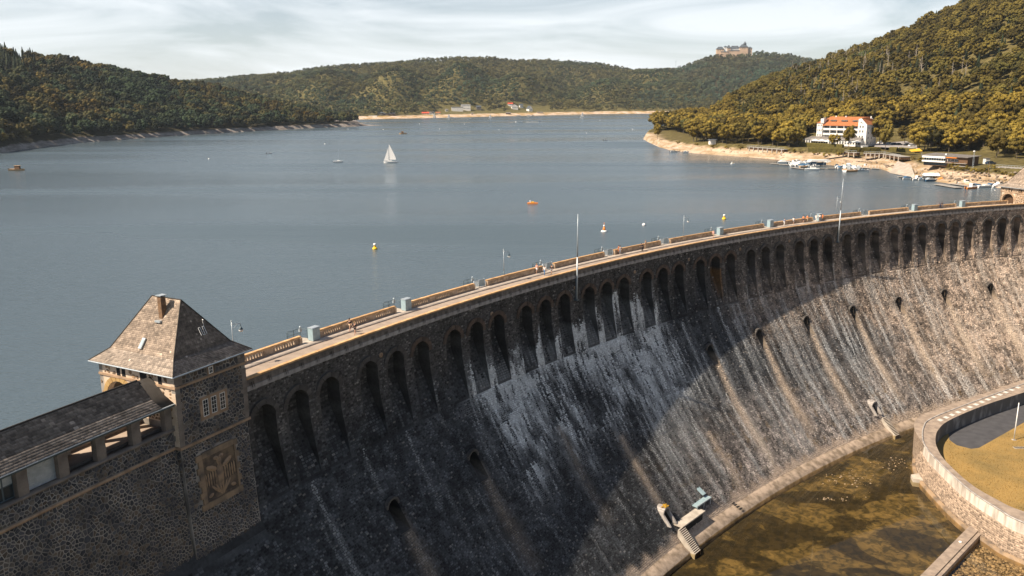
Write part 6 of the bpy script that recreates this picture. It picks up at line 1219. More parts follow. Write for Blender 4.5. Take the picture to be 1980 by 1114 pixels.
# ---- village across the lake
def house(name, P, w, d, h, rh, rz, wm, rm, label, cat='house', nwin=3, gable='x', storeys=1, hip=False):
    t = thing(name, label, cat, Mx(P, rz)); b = MB(); b.box(-w/2, w/2, -d/2, d/2, -3, h, wm); b.build('wall', t); b = MB(); o = .5
    if hip: b.add([(-w/2-o, -d/2-o, h), (w/2+o, -d/2-o, h), (w/2+o, d/2+o, h), (-w/2-o, d/2+o, h), (-w/2+d/2, 0, h+rh), (w/2-d/2, 0, h+rh)], [(0, 1, 5, 4), (1, 2, 5), (2, 3, 4, 5), (3, 0, 4), (3, 2, 1, 0)], rm)
    elif rh < .6: b.box(-w/2-.4, w/2+.4, -d/2-.4, d/2+.4, h, h+rh, rm)
    elif gable == 'x': b.prism([(-d/2-o, h-.2), (d/2+o, h-.2), (0, h+rh)], -w/2-o, w/2+o, rm, axis='x')
    else: b.prism([(-w/2-o, h-.2), (w/2+o, h-.2), (0, h+rh)], -d/2+.01, d/2+o, rm, axis='y'); b.prism([(-w/2, h), (w/2, h), (0, h+rh-.5)], -d/2-.02, -d/2+.0, wm, axis='y')
    b.build('roof', t)
    for s in range(storeys):
        for i in range(nwin): win(t, -w/2+w*(i+.5)/nwin, -d/2, h*(s+.55)/storeys, min(2.2, w/nwin*.55), min(1.6, h/storeys*.5), split=2)
    return t
def G(px_, py_): return ground_at(MH, px_, py_)
house('hotel_wing', G(883, 212.5), 24, 11, 8.5, .5, .10, M_HWALL, M_GROOF, 'left lower wing of the long white building on the far shore', 'building', 9, storeys=2)
house('hotel_wing', G(900, 209.5), 20, 11, 10.5, .5, .10, M_HWALL, M_WHITE, 'taller right wing of the long white building on the far shore', 'building', 7, storeys=2)
house('house', G(925, 208), 10, 9, 6, 2.5, .2, M_GROOF, M_DROOF, 'grey house between the white building and the woods', nwin=2); house('house', G(826, 219.5), 14, 9, 3.2, 2.2, .1, M_CREAM, M_RED, 'low house with red roof at the far beach', nwin=3); house('house', G(837, 219.5), 10, 9, 3.6, 2.8, .1, M_HWALL, M_GROOF, 'pale house beside the red roofed one', nwin=3)
house('house', G(848, 218), 9, 8, 3, 1.6, .0, M_CREAM, M_OROOF, 'small brown roofed house right of the pale one', nwin=2); house('house', G(998, 209.5), 14, 10, 5.5, 4.5, .2, M_HWALL, M_GROOF, 'white house among trees left of the gabled one', nwin=4, gable='y'); house('house', G(991, 202.5), 11, 9, 4, 2.5, .1, M_HWALL, M_RED, 'upper house with red roof behind the village trees', nwin=3); house('house', G(1008, 203.5), 8, 8, 4.5, 3.5, .4, M_HWALL, M_DROOF, 'upper house with dark roof beside the red roofed one', nwin=2)
house('house', G(1024, 212), 8.5, 17, 5, 6.5, .35, M_HWALL, M_DROOF, 'tall white gabled house with dark roof at the right of the village', nwin=2, gable='y', storeys=2); house('house', G(865, 213.5), 6, 6, 3, 2, .2, M_HWALL, M_GROOF, 'small grey hut left of the long white building', nwin=2); house('boat_shed', G(755, 221), 22, 9, 3.5, 1.4, .05, M_WOOD, M_DROOF, 'long dark boat shed on the far beach', 'shed', 8); house('boat_shed', G(738, 219), 11, 8, 3.5, 1.6, .05, M_GROOF, M_DROOF, 'grey shed left of the long dark boat shed', 'shed', 3)
house('hut', G(914, 219), 4, 4, 3, 1.5, .1, M_CREAM, M_GROOF, 'small cream hut at the far waterline', nwin=1); house('house', G(985, 218), 10, 6, 2.6, 1.2, .1, M_WOOD, M_GROOF, 'low brown pavilion on the far shore terrace', nwin=4); house('house', G(1045, 216), 12, 6, 2.4, 1.0, .05, M_CREAM, M_GROOF, 'low cream pavilion under the tall gabled house', nwin=4)
# ---- castle on its hill
P = ground_at(CH, 1424, 104); P[2] += 1
cs = thing('castle', 'hilltop castle of warm stone with slate roofs and a pointed tower', 'castle', Mx(P, -.06)); u = P[1]/FPX
def cbox(x0, x1, y0, y1, zt, rh, wm=M_BRICKY, rm=M_DROOF, nm='wing', hip=True, wins=0, zb=-12):
    b = MB(); b.box((x0-1424)*u, (x1-1424)*u, y0, y1, zb, (104-zt)*u, wm); b.build(nm+'_wall', cs); h = (104-zt)*u; X0, X1 = (x0-1424)*u-1, (x1-1424)*u+1; c = (y0+y1)/2; ins = min((X1-X0)/2, (y1-y0)/2)*.8
    b = MB(); b.add([(X0, y0-1, h), (X1, y0-1, h), (X1, y1+1, h), (X0, y1+1, h), (X0+ins, c, h+rh*u), (X1-ins, c, h+rh*u)], [(0, 1, 5, 4), (1, 2, 5), (2, 3, 4, 5), (3, 0, 4), (3, 2, 1, 0)], rm); b.build(nm+'_roof', cs)
    for i in range(wins): win(cs, X0+1+(X1-X0-2)*(i+.5)/wins, y0, h-4, 1.6, 2.4, split=1, fm=M_CREAM)
cbox(1389, 1402, -2, 14, 91, 4.5, nm='west_tower', wins=3); cbox(1402.5, 1408, 0, 12, 87, 2, M_HWALL, nm='gate_house', wins=1); cbox(1408, 1414.5, -1, 12, 89, 5, nm='chapel', wins=2); cbox(1414.5, 1431, 2, 16, 90, 5, M_HWALL, nm='middle_wing', wins=7); cbox(1410, 1431, -4, 2, 94, .8, nm='bastion'); cbox(1431, 1446, -5, 16, 88, 5.5, nm='main_block', wins=5); cbox(1446.5, 1454, 0, 14, 90, 3, nm='east_wing', wins=3); cbox(1396, 1410, -5, 0, 96, .8, nm='outer_wall')
b = MB(); X = (1441-1424)*u; b.box(X-4, X+4, 4, 12, 15*u, 22.5*u, M_DROOF); b.build('tower_drum', cs); b = MB(); b.lathe([(6, 22*u), (5, 23*u), (2, 25.2*u), (.8, 26*u), (.2, 28*u)], M_DROOF, n=8, M=T(X, 8)); b.build('tower_spire', cs)
# radio mast
P = ground_at(CH, 1304, 134); t = thing('radio_mast', 'thin radio mast on the saddle left of the castle hill', 'mast', Mx(P)); b = MB(); Hm = (134-110)*P[1]/FPX; b.tube((0, 0, -2), (0, 0, Hm), .55, M_STEEL, .3, n=6); b.build('mast', t); b = MB(); b.box(-1, 1, -1, 1, Hm*.8, Hm*.84, M_STEEL); b.build('antenna', t)
# ============================================================ boats, jetties, buoys
def hull(mb, L_, B, H, m, deck, stern=.85, sheer=.15, z=0):
    n = 7; V = []
    for i in range(n+1):
        f = i/n; w = B/2*(stern+(1-stern)*min(1, f*3)) if f < .5 else B/2*max(.02, 1-((f-.5)/.5)**2.2); zt = H*(1+sheer*(f*2-1)**2*(1 if f > .5 else .3)); x = -L_/2+L_*f; k = .55 if f < .9 else .3
        V += [(x, -w, zt), (x*(.94 if f > .5 else 1), -w*k, -.12), (x*(.94 if f > .5 else 1), w*k, -.12), (x, w, zt)]
    F = []
    for i in range(n): a = i*4; F += [(a, a+1, a+5, a+4), (a+1, a+2, a+6, a+5), (a+2, a+3, a+7, a+6)]
    F.append((0, 3, 2, 1)); mb.add(V, F, m); mb.add([V[i*4] for i in range(n+1)]+[V[i*4+3] for i in range(n+1)], [(i, i+1, n+2+i, n+1+i) for i in range(n)], deck, Matrix.Translation((0, 0, -.05)))
def boat(P, rz, L_, kind, label, m=None, group=None, cover=None, mast=0):
    m = m or M_WHITE; B = L_*(.34 if L_ < 9 else .28); H = .5+L_*.05; t = thing({'sail': 'sailboat', 'cabin': 'motorboat', 'open': 'rowing_boat', 'run': 'motorboat', 'barge': 'work_boat', 'pedal': 'pedal_boat'}[kind], label, 'boat', Mx((P[0], P[1], LAKE), rz), group)
    b = MB()
    if kind == 'pedal': [b.prism([(-L_/2, -.1), (L_/2*.8, -.1), (L_/2, .35), (-L_/2, .35)], y0, y0+.5, m) for y0 in (-B/2, B/2-.5)]; b.box(-L_/2*.8, L_/2*.6, -B/2, B/2, .35, .5, m)
    else: hull(b, L_, B, H, m, M_TAN if kind in ('open', 'barge') else M_WHITE)
    b.build('hull', t)
    if kind == 'cabin':
        b = MB(); b.prism([(-L_*.12, H), (L_*.34, H), (L_*.22, H+.75), (L_*.05, H+1.35), (-L_*.12, H+1.35)], -B*.34, B*.34, M_WHITE); b.build('cabin', t); b = MB(); b.prism([(L_*.07, H+.75), (L_*.20, H+.78), (L_*.055, H+1.25), (-L_*.08, H+1.25), (-L_*.08, H+.75)], -B*.345, B*.345, M_GLASS); b.build('cabin_window', t)
    if kind == 'run': b = MB(); b.prism([(L_*.02, H), (L_*.16, H), (-L_*.02, H+.55)], -B*.36, B*.36, M_GLASS); b.build('windscreen', t); b = MB(); b.box(-L_*.3, -L_*.18, -B*.3, B*.3, H-.05, H+.3, M_NAVY); b.build('seat', t)
    if kind in ('cabin', 'run', 'barge'): b = MB(); b.box(-L_/2-.35, -L_/2, -.2, .2, -.1, H+.4, M_RUBBER); b.build('outboard_engine', t)
    if kind == 'barge': b = MB(); b.box(-L_*.1, L_*.2, -B*.3, B*.3, H, H+1.7, M_WOOD); b.build('deckhouse', t); b = MB(); b.box(-L_*.14, L_*.24, -B*.36, B*.36, H+1.7, H+1.8, m); b.build('deckhouse_roof', t)
    if kind == 'pedal': b = MB(); b.box(-L_*.2, L_*.1, -B*.3, B*.3, .5, .75, M_YELLOW); b.box(-L_*.28, -L_*.2, -B*.3, B*.3, .5, 1.2, M_WHITE); b.build('seats', t)
    if kind == 'open': b = MB(); [b.box(x-.15, x+.15, -B*.38, B*.38, H-.1, H-.04, M_DECK) for x in (-L_*.25, 0, L_*.2)]; b.build('thwarts', t)
    if cover: b = MB(); b.prism([(-L_*.42, H), (L_*.2, H), (L_*.1, H+.55), (-L_*.2, H+.8)], -B*.42, B*.42, cover); b.build('cover', t)
    if kind == 'sail' or mast:
        h = mast or L_*1.2; b = MB(); b.tube((L_*.08, 0, H), (L_*.08, 0, H+h), .06, M_TAN if mast else M_STEEL, .03, n=6); b.tube((L_*.08, 0, H+1.0), (-L_*.38, 0, H+1.0), .05, M_STEEL, n=5); b.tube((L_*.08, 0, H+h*.95), (L_*.48, 0, H), .015, M_STEEL, n=3, cap=False); b.tube((L_*.08, 0, H+h*.95), (-L_*.48, 0, H), .015, M_STEEL, n=3, cap=False); b.build('mast', t)
        b = MB(); b.prism([(-L_*.1, H), (L_*.25, H), (L_*.12, H+.45), (-L_*.1, H+.45)], -B*.25, B*.25, M_WHITE); b.build('coachroof', t)
    return t
def sails(t, L_, h, H):
    for nm, pts in (('mainsail', [(L_*.07, H+1.0), (-L_*.42, H+1.0), (-L_*.30, H+h*.4), (L_*.02, H+h*.97), (L_*.07, H+h)]), ('foresail', [(L_*.10, H+h*.85), (L_*.12, H+.6), (L_*.47, H+.35)])):
        b = MB(); n = len(pts); b.add([(x, (.32 if i in (1, 2) else .05), z) for i, (x, z) in enumerate(pts)], [tuple(range(n))], M_AWN); b.add([(x, (.36 if i in (1, 2) else .09), z) for i, (x, z) in enumerate(pts)], [tuple(range(n))[::-1]], M_AWN); b.build(nm, t)
def W(px_, py_): return on_z(px_, py_, LAKE)
t = boat(W(755, 315), math.pi+.05, 8.2, 'sail', 'white sailboat under full sail in the middle of the lake'); sails(t, 8.2, 9.84, .91)
boat(W(654, 314), .15, 6.0, 'sail', 'sailboat with bare mast left of the white sailboat'); boat(W(521, 297.5), .2, 3.6, 'run', 'small white motorboat left of the bare masted sailboat', cover=None)
boat(W(33, 330), .05, 8.4, 'barge', 'flat tan work boat near the left picture edge', M_TAN); boat(W(779, 259), math.pi, 8.0, 'barge', 'motorboat with dark canopy crossing in front of the left spit', M_TAN)
boat(W(1030, 394), .08, 3.9, 'pedal', 'orange and white pedal boat in open water near mid lake', M_ORANGE); boat(W(1417, 317.5), .4, 2.6, 'pedal', 'small white pedal boat off the right beach', M_WHITE)
for (x, y, l, h) in ((868, 230, 7, 'small white sail close to the far beach, leftmost of the far sails'), (948, 229.5, 6, 'small white sail below the far village'), (1126, 227.5, 8, 'small white sail right of the far village'), (840, 228, 7, 'pale sailboat moored under the red roofed houses')):
    t = boat(W(x, y), .3, l, 'sail', h); sails(t, l, l*1.2, .5+l*.05)
t = boat(W(721, 229.5), .0, 24, 'barge', 'white excursion ship moored at the far beach on the left', M_WHITE); b = MB(); b.box(-8, 8, -2.4, 2.4, 3.6, 5.4, M_WHITE); b.build('upper_deck', t)
boat(W(1003, 236.5), math.pi, 12, 'run', 'white speedboat with wake below the far village'); boat(W(909, 230), .1, 5, 'run', 'small white boat below the long white building'); boat(W(1044, 236), .3, 5, 'open', 'dark rowing boat right of the white speedboat', M_NAVY); boat(W(1171, 272), .2, 3.5, 'run', 'small white boat left of the right spit')
b = MB(); W1 = W(1010, 236.4); b.box(0, 26, -.9, .9, 0, .06, M_AWN, tx=1, ty=.3); o = b.build('wake', None, Mx((W1[0]+5, W1[1], LAKE+.01))); tag(o, 'white foam wake trailing the far speedboat', 'wake')
k = 0
for (x, y, w) in ((995, 223.3, 'leftmost at the far village landing'), (1003, 223.3, 'second at the far village landing'), (1020, 222.8, 'below the tall gabled village house'), (1028, 222.6, 'right end of the far village landing'), (875, 227, 'below the long white far building'), (960, 224.2, 'between white building and village landing')): boat(W(x, y+.8), .05, 9, 'run', 'white boat moored '+w, group='boats at the far village')
def buoy(P, kind, label):
    t = thing('buoy', label, 'buoy', Mx((P[0], P[1], LAKE)))
    if kind == 'cone':
        b = MB(); b.lathe([(.3, -.4), (.85, -.1), (.95, .15), (.6, .4)], M_WHITE, n=14); b.build('float', t); b = MB(); b.lathe([(.45, .4), (.38, .9), (.2, 1.5)], M_ORANGE, n=10); b.lathe([(.08, 1.9), (.07, 2.6)], M_ORANGE, n=8); b.build('marker_tower', t); b = MB(); b.lathe([(.2, 1.5), (.3, 1.55), (.25, 1.9), (.08, 1.95)], M_WHITE, n=10); b.build('topmark', t)
    elif kind == 'yellow':
        b = MB(); b.lathe([(.3, -.4), (.6, 0), (.65, .3), (.35, .55)], M_YELLOW, n=14); b.build('float', t); b = MB(); b.lathe([(.3, .55), (.3, 1.0)], M_YELLOW, n=10); b.build('collar', t); b = MB(); b.lathe([(.36, 1.0), (.38, 1.3), (.3, 1.5)], M_WHITE, n=10); b.build('lantern', t)
    else: b = MB(); b.lathe([(.2, -.3), (.5, 0), (.55, .3), (.3, .6), (.02, .7)], M_WHITE, n=10); b.build('float', t)
buoy(W(1168, 448), 'cone', 'red and white conical buoy behind the dam left of the second lamp'); buoy(W(725, 482), 'yellow', 'yellow buoy with white top in open water above the near dam'); buoy(W(1400, 424), 'yellow', 'yellow buoy with white top close behind the dam on the right')
for x, y, w in ((404, 308, 'alone on the left, between work boat and small motorboat'), (628, 279, 'left of the bare masted sailboat, further out'), (741, 251, 'off the tip of the left spit'), (850, 250, 'right of the boat with dark canopy'), (898, 240.5, 'nearest the white speedboat on its left'), (811, 240, 'between excursion ship and village sails'), (965, 251, 'in mid water below the white speedboat'), (1003, 250.5, 'right below the white speedboat'), (1134, 258, 'in mid water below the rightmost far sail'), (1160, 233, 'right of the rightmost far sail'), (1223, 250, 'left of the right spit tip'), (1245, 436, 'close behind the dam right of the red and white buoy'), (673, 250, 'below the trees of the left spit')): buoy(W(x, y), 'w', 'small white ball buoy '+w)
def jetty(x0, y0, x1, y1, w, label, rails=0):
    a, c = W(x0, y0), W(x1, y1); L_ = float(np.linalg.norm((c-a)[:2])); t = thing('jetty', label, 'jetty', Mx((a[0], a[1], LAKE), math.atan2(c[1]-a[1], c[0]-a[0]))); n = max(1, int(L_/5))
    for i in range(n): b = MB(); b.box(L_*i/n+.05, L_*(i+1)/n-.05, -w/2, w/2, .35, .5, M_DECK); b.build('deck_section', t); b = MB(); b.box(L_*(i+.2)/n, L_*(i+.8)/n, -w/2+.1, w/2-.1, -.2, .34, M_RUBBER); b.build('float', t)
    if rails: b = MB(); [b.tube((L_*i/rails, w/2-.05, .5), (L_*i/rails, w/2-.05, 2.0), .06, M_WHITE, n=5) for i in range(rails+1)]; b.build('mooring_posts', t)
    return t
jetty(1490, 317.5, 1526, 320.5, 2.0, 'long grey jetty at the left end of the marina'); jetty(1531, 325, 1560, 329, 2.0, 'short outer jetty in front of the marina boats'); jetty(1577, 327, 1618, 327, 2.0, 'jetty with boathouse shed in the middle of the marina'); jetty(1615, 322, 1702, 328, 1.6, 'long jetty with white posts running to the pale slipway', 16); jetty(1812, 358, 1855, 365, 3.6, 'broad pale floating jetty nearest the dam', 0); jetty(1838, 357, 1875, 362, 2.2, 'narrow jetty behind the broad pale floating one'); jetty(1736, 343, 1752, 344.5, 1.2, 'tiny jetty left of the orange boats')
gB = 'boats moored in the marina'
rb_ = random.Random(3)
t = thing('marina_shed', 'open marina shed with white canopy roof among the moored boats', 'shed', Mx(W(1583, 321.5), .05)); b = MB(); b.prism([(-6, 2.6), (6, 2.6), (5, 3.5), (-5, 3.5)], -2, 2, M_AWN); b.build('canopy', t); b = MB(); [b.tube((x, y, .3), (x, y, 2.6), .07, M_STEEL, n=5) for x in (-5.5, -2, 2, 5.5) for y in (-1.8, 1.8)]; b.build('posts', t); b = MB(); b.box(-4.5, 4.5, 1, 1.8, .5, 2.0, M_NAVY); b.build('lockers', t)
for i, (x, y, l, k, m, cv, ms, lb) in enumerate((
 (1516, 315.5, 6.5, 'run', M_WHITE, M_AWN, 0, 'white covered boat behind the left marina jetty'), (1535, 317, 6, 'cabin', M_WHITE, None, 0, 'white cabin boat right of the covered one'), (1542, 316, 6.5, 'cabin', M_WHITE, None, 0, 'second white cabin boat in the left marina cluster'), (1550, 318, 6, 'run', M_WHITE, M_AWN, 0, 'white boat with pale cover left of the brown mast boat'), (1557, 317, 7, 'sail', M_WHITE, None, 8, 'boat with brown wooden mast in the marina cluster'), (1564, 315.5, 6, 'run', M_NAVY, M_NAVY, 0, 'blue covered boat at the back of the marina cluster'),
 (1570, 329.5, 6.5, 'cabin', M_WHITE, None, 0, 'white cabin boat at the front of the marina cluster'), (1554, 324, 4.5, 'open', M_TAN, None, 0, 'tan open boat behind the outer jetty'), (1606, 317.5, 7.5, 'run', M_WHITE, M_AWN, 0, 'white boat with boxy cover right of the marina shed'), (1618, 322, 5, 'run', M_STEEL, None, 0, 'grey boat at the root of the posted jetty'),
 (1628, 326.5, 6.5, 'run', M_WHITE, M_NAVY, 0, 'boat with blue cover beside the tall box boat'), (1640, 323.5, 7.5, 'cabin', M_STEEL, M_NAVY, 0, 'grey cabin boat with pale blue cover in mid marina'), (1652, 325.5, 6, 'run', M_WHITE, M_NAVY, 0, 'blue and white boat right of the grey cabin boat'), (1633, 331.5, 8.5, 'open', M_WHITE, None, 0, 'long white rowing boat in front of the grey cabin boat'), (1645, 332.3, 7, 'open', M_TAN, None, 0, 'tan rowing boat alongside the long white one'), (1661, 331, 5, 'run', M_STEEL, None, 0, 'small grey boat at the front right of the marina'), (1672, 330.8, 4.5, 'run', M_WHITE, None, 0, 'small white boat at the right end of the marina'), (1673, 324, 3, 'cabin', M_WHITE, None, 0, 'tiny white box boat on the posted jetty'),
 (1756, 347, 5, 'run', M_WHITE, M_NAVY, 0, 'white boat with dark cover left of the white tent'), (1774, 348.5, 5.2, 'cabin', M_WHITE, None, 0, 'rounded white cabin boat below the white tent'), (1785, 348.5, 5, 'run', M_WHITE, None, 0, 'low white boat right of the rounded cabin boat'), (1798, 345.5, 5.5, 'open', M_ORANGE, M_ORANGE, 0, 'bright orange boat below the white tent'), (1800, 350.5, 6, 'run', M_NAVY, M_STEEL, 0, 'grey blue boat in front of the bright orange one'), (1825, 350, 5.8, 'open', M_TAN, M_ORANGE, 0, 'wooden boat with orange cover right of the grey blue boat'), (1838, 353, 3, 'sail', M_WHITE, None, 6.5, 'tiny white dinghy with upright mast'),
 (1868, 357, 6, 'cabin', M_WHITE, None, 0, 'white cabin boat behind the orange hulled boat'), (1879, 365, 5.5, 'cabin', M_ORANGE, None, 0, 'orange hulled boat with dark stern at the pale jetty'), (1890, 362, 5.5, 'run', M_NAVY, M_NAVY, 0, 'dark blue boat right of the orange hulled one'), (1905, 362.5, 7, 'sail', M_WHITE, None, 9.5, 'white sailing yacht with tall brown mast by the far tower'), (1919, 361.5, 6, 'run', M_WHITE, M_NAVY, 0, 'white boat with blue cover right of the yacht'), (1932, 362, 6.5, 'cabin', M_WHITE, M_AWN, 0, 'white covered boat second from the far tower'), (1945, 361, 6, 'run', M_WHITE, M_NAVY, 0, 'blue covered boat nearest the far tower'), (1953, 355, 7, 'cabin', M_WHITE, None, 0, 'big white cabin boat half hidden by the far tower'),
 (1303, 294, 5, 'run', M_WHITE, None, 0, 'boat with white sunshade off the spit tip'), (1329, 295, 5, 'run', M_WHITE, None, 0, 'white speedboat moored by the spit beach'))):
    P = W(x, y); tt = boat(P, rb_.uniform(-.35, .35)+(1.2 if 1600 < x < 1660 and i % 2 else .1), l*1.15, k, lb, m, gB if x > 1400 else None, cv, ms)
for i in range(9): boat(W(1528+i*6.5+rb_.uniform(-1.5, 1.5), 320.5+rb_.uniform(-2.5, 2)), rb_.choice((1.4, 1.7, -1.5)), rb_.uniform(5.5, 7.5), rb_.choice(('run', 'cabin')), 'white boat packed between the jetties of the left marina cluster', M_WHITE, gB, rb_.choice((None, M_AWN, M_NAVY)))
for i in range(5): boat(W(1622+i*9+rb_.uniform(-1.5, 1.5), 327.5+rb_.uniform(-1.5, 1)), rb_.choice((1.4, 1.7, -1.5)), rb_.uniform(5, 7), rb_.choice(('run', 'cabin')), 'white boat packed in the middle of the marina by the posted jetty', M_WHITE, gB, rb_.choice((None, M_AWN, M_STEEL)))
P = W(1303, 293); t = thing('sunshade', 'white flat sunshade on posts over the boats off the spit tip', 'sunshade', Mx(P)); b = MB(); b.box(-3.2, 3.2, -1.2, 1.2, 2.3, 2.42, M_AWN); b.build('canopy', t); b = MB(); [b.tube((x, 0, 0), (x, 0, 2.3), .05, M_STEEL, n=5) for x in (-2.5, 2.5)]; b.build('posts', t)
P = ground_at(RH, 1800, 341); t = thing('tent', 'long white tent on the beach above the orange boats', 'tent', Mx((P[0], P[1], P[2]), -.05)); b = MB(); b.prism([(-1.7, 1.5), (1.7, 1.5), (0, 2.7)], -3.4, 3.4, M_AWN, axis='x'); b.build('roof', t); b = MB(); b.box(-3.3, 3.3, 1.5, 1.6, 0, 1.5, M_STEEL); [b.tube((x, -1.6, -.5), (x, -1.6, 1.5), .05, M_STEEL, n=5) for x in (-3.2, 0, 3.2)]; b.build('frame', t)
P = W(1877, 352); t = thing('lattice_mast', 'slim lattice light mast standing behind the orange hulled boat', 'mast', Mx((P[0], P[1], LAKE))); b = MB(); [b.tube((x, y, 0), (x*.3, y*.3, 13), .05, M_STEEL, n=4) for x, y in ((-.5, -.4), (.5, -.4), (0, .5))]; [b.tube((-.5+.04*i, -.4, i), (.5-.04*i, -.4, i+1), .03, M_STEEL, n=3) for i in range(12)]; b.build('lattice', t); b = MB(); b.lathe([(.1, 13), (.45, 13.2), (.4, 13.6), (.05, 13.7)], M_WHITE, n=8); b.build('lamp_head', t)
sl = [(1720, 335), (1768, 341), (1762, 325), (1733, 316)]
V = []
for x, y in sl: q = ground_at(RH, x, y); V.append((q[0], q[1]))
b = MB(); b.add([(V[0][0], V[0][1], LAKE+.15), (V[1][0], V[1][1], LAKE+.15), (V[2][0], V[2][1], -4.6), (V[3][0], V[3][1], -4.2)], [(0, 1, 2, 3)], mat('slipway_concrete', (.42, .36, .30), (.30, .26, .21), scale=.4)); tag(b.build('slipway'), kind='structure')
# beach rocks
rk = np.random.default_rng(12); Vs = []; Fs = []; Cs = []
for i in range(650):
    px_ = rk.uniform(1262, 1980) if rk.random() < .3 else rk.uniform(1640, 1980); py_ = np.interp(px_, [1262, 1300, 1400, 1500, 1660, 1740, 1800, 1900, 1980], [281, 291, 300, 306, 326, 340, 352, 362, 368])-rk.uniform(0, 1)**1.3*np.interp(px_, [1262, 1700, 1980], [12, 24, 34]); z = LAKE+.3+5*rk.random()*0; 
    V = None; Vs.append((px_, py_))
G_ = np.stack([RH['X'], RH['Y'], RH['Z']], -1)[6:22].reshape(-1, 3); gxp, gyp = pix(G_); out = []; Fq = []; Cq = []
for i, (px_, py_) in enumerate(Vs):
    k = np.argmin((gxp-px_)**2+(gyp-py_)**2*4); P = G_[k]+np.array([rk.normal(0, 2), rk.normal(0, 1.2), 0]); s = rk.uniform(.12, .5)*(1+.5*(px_ > 1690)); out.append(iv*np.array([1.2, 1, .6])*s*(1+rk.uniform(-.25, .25, (len(iv), 1)))+P); Fq.append(iff+len(iv)*i); Cq.append(np.repeat([np.array([.34, .27, .20])*rk.uniform(.35, 1.2)], len(iv), 0))
tag(link('beach_rocks', npmesh('beach_rocks', np.concatenate(out), np.concatenate(Fq), M_PEB, col=np.concatenate(Cq))), 'loose rocks strewn over the dry right beach and bank', 'rocks', kind='stuff')

# ============================================================ people on the crest
SKIN = mat('skin', (.50, .30, .21), (.42, .25, .17), rough=.6, scale=3); HAIR = mat('brown_hair', (.05, .03, .02), rough=.7, scale=5)
CL = {'black': (.02, .02, .025), 'white': (.75, .74, .72), 'orange': (.75, .22, .05), 'blue': (.10, .20, .36), 'tan': (.50, .36, .24), 'grey': (.25, .26, .28), 'pink': (.62, .35, .32), 'navy': (.03, .05, .10), 'red': (.5, .06, .04)}
CM = {k: mat(k+'_cloth', v, rough=.85, scale=4) for k, v in CL.items()}
def skin_mesh(verts, edges, rad, m, name):
    me = bpy.data.meshes.new(name); me.from_pydata(verts, edges, []); me.materials.append(m); return me
def add_skin(name, parent, verts, edges, rad, m):
    me = bpy.data.meshes.new(name); me.from_pydata(verts, edges, []); me.materials.append(m); o = link(name, me, parent); sk = o.modifiers.new('skin', 'SKIN'); sk.use_smooth_shade = True; lay = me.skin_vertices[0] if me.skin_vertices else None
    if lay is None:
        bm = bmesh.new(); bm.from_mesh(me); bm.verts.layers.skin.verify(); bm.to_mesh(me); bm.free(); lay = me.skin_vertices[0]
    for i, r in enumerate(rad): lay.data[i].radius = (r, r) if not isinstance(r, tuple) else r; lay.data[i].use_root = (i == 0)
    o.modifiers.new('sub', 'SUBSURF').levels = 1; o.modifiers['sub'].render_levels = 1; return o
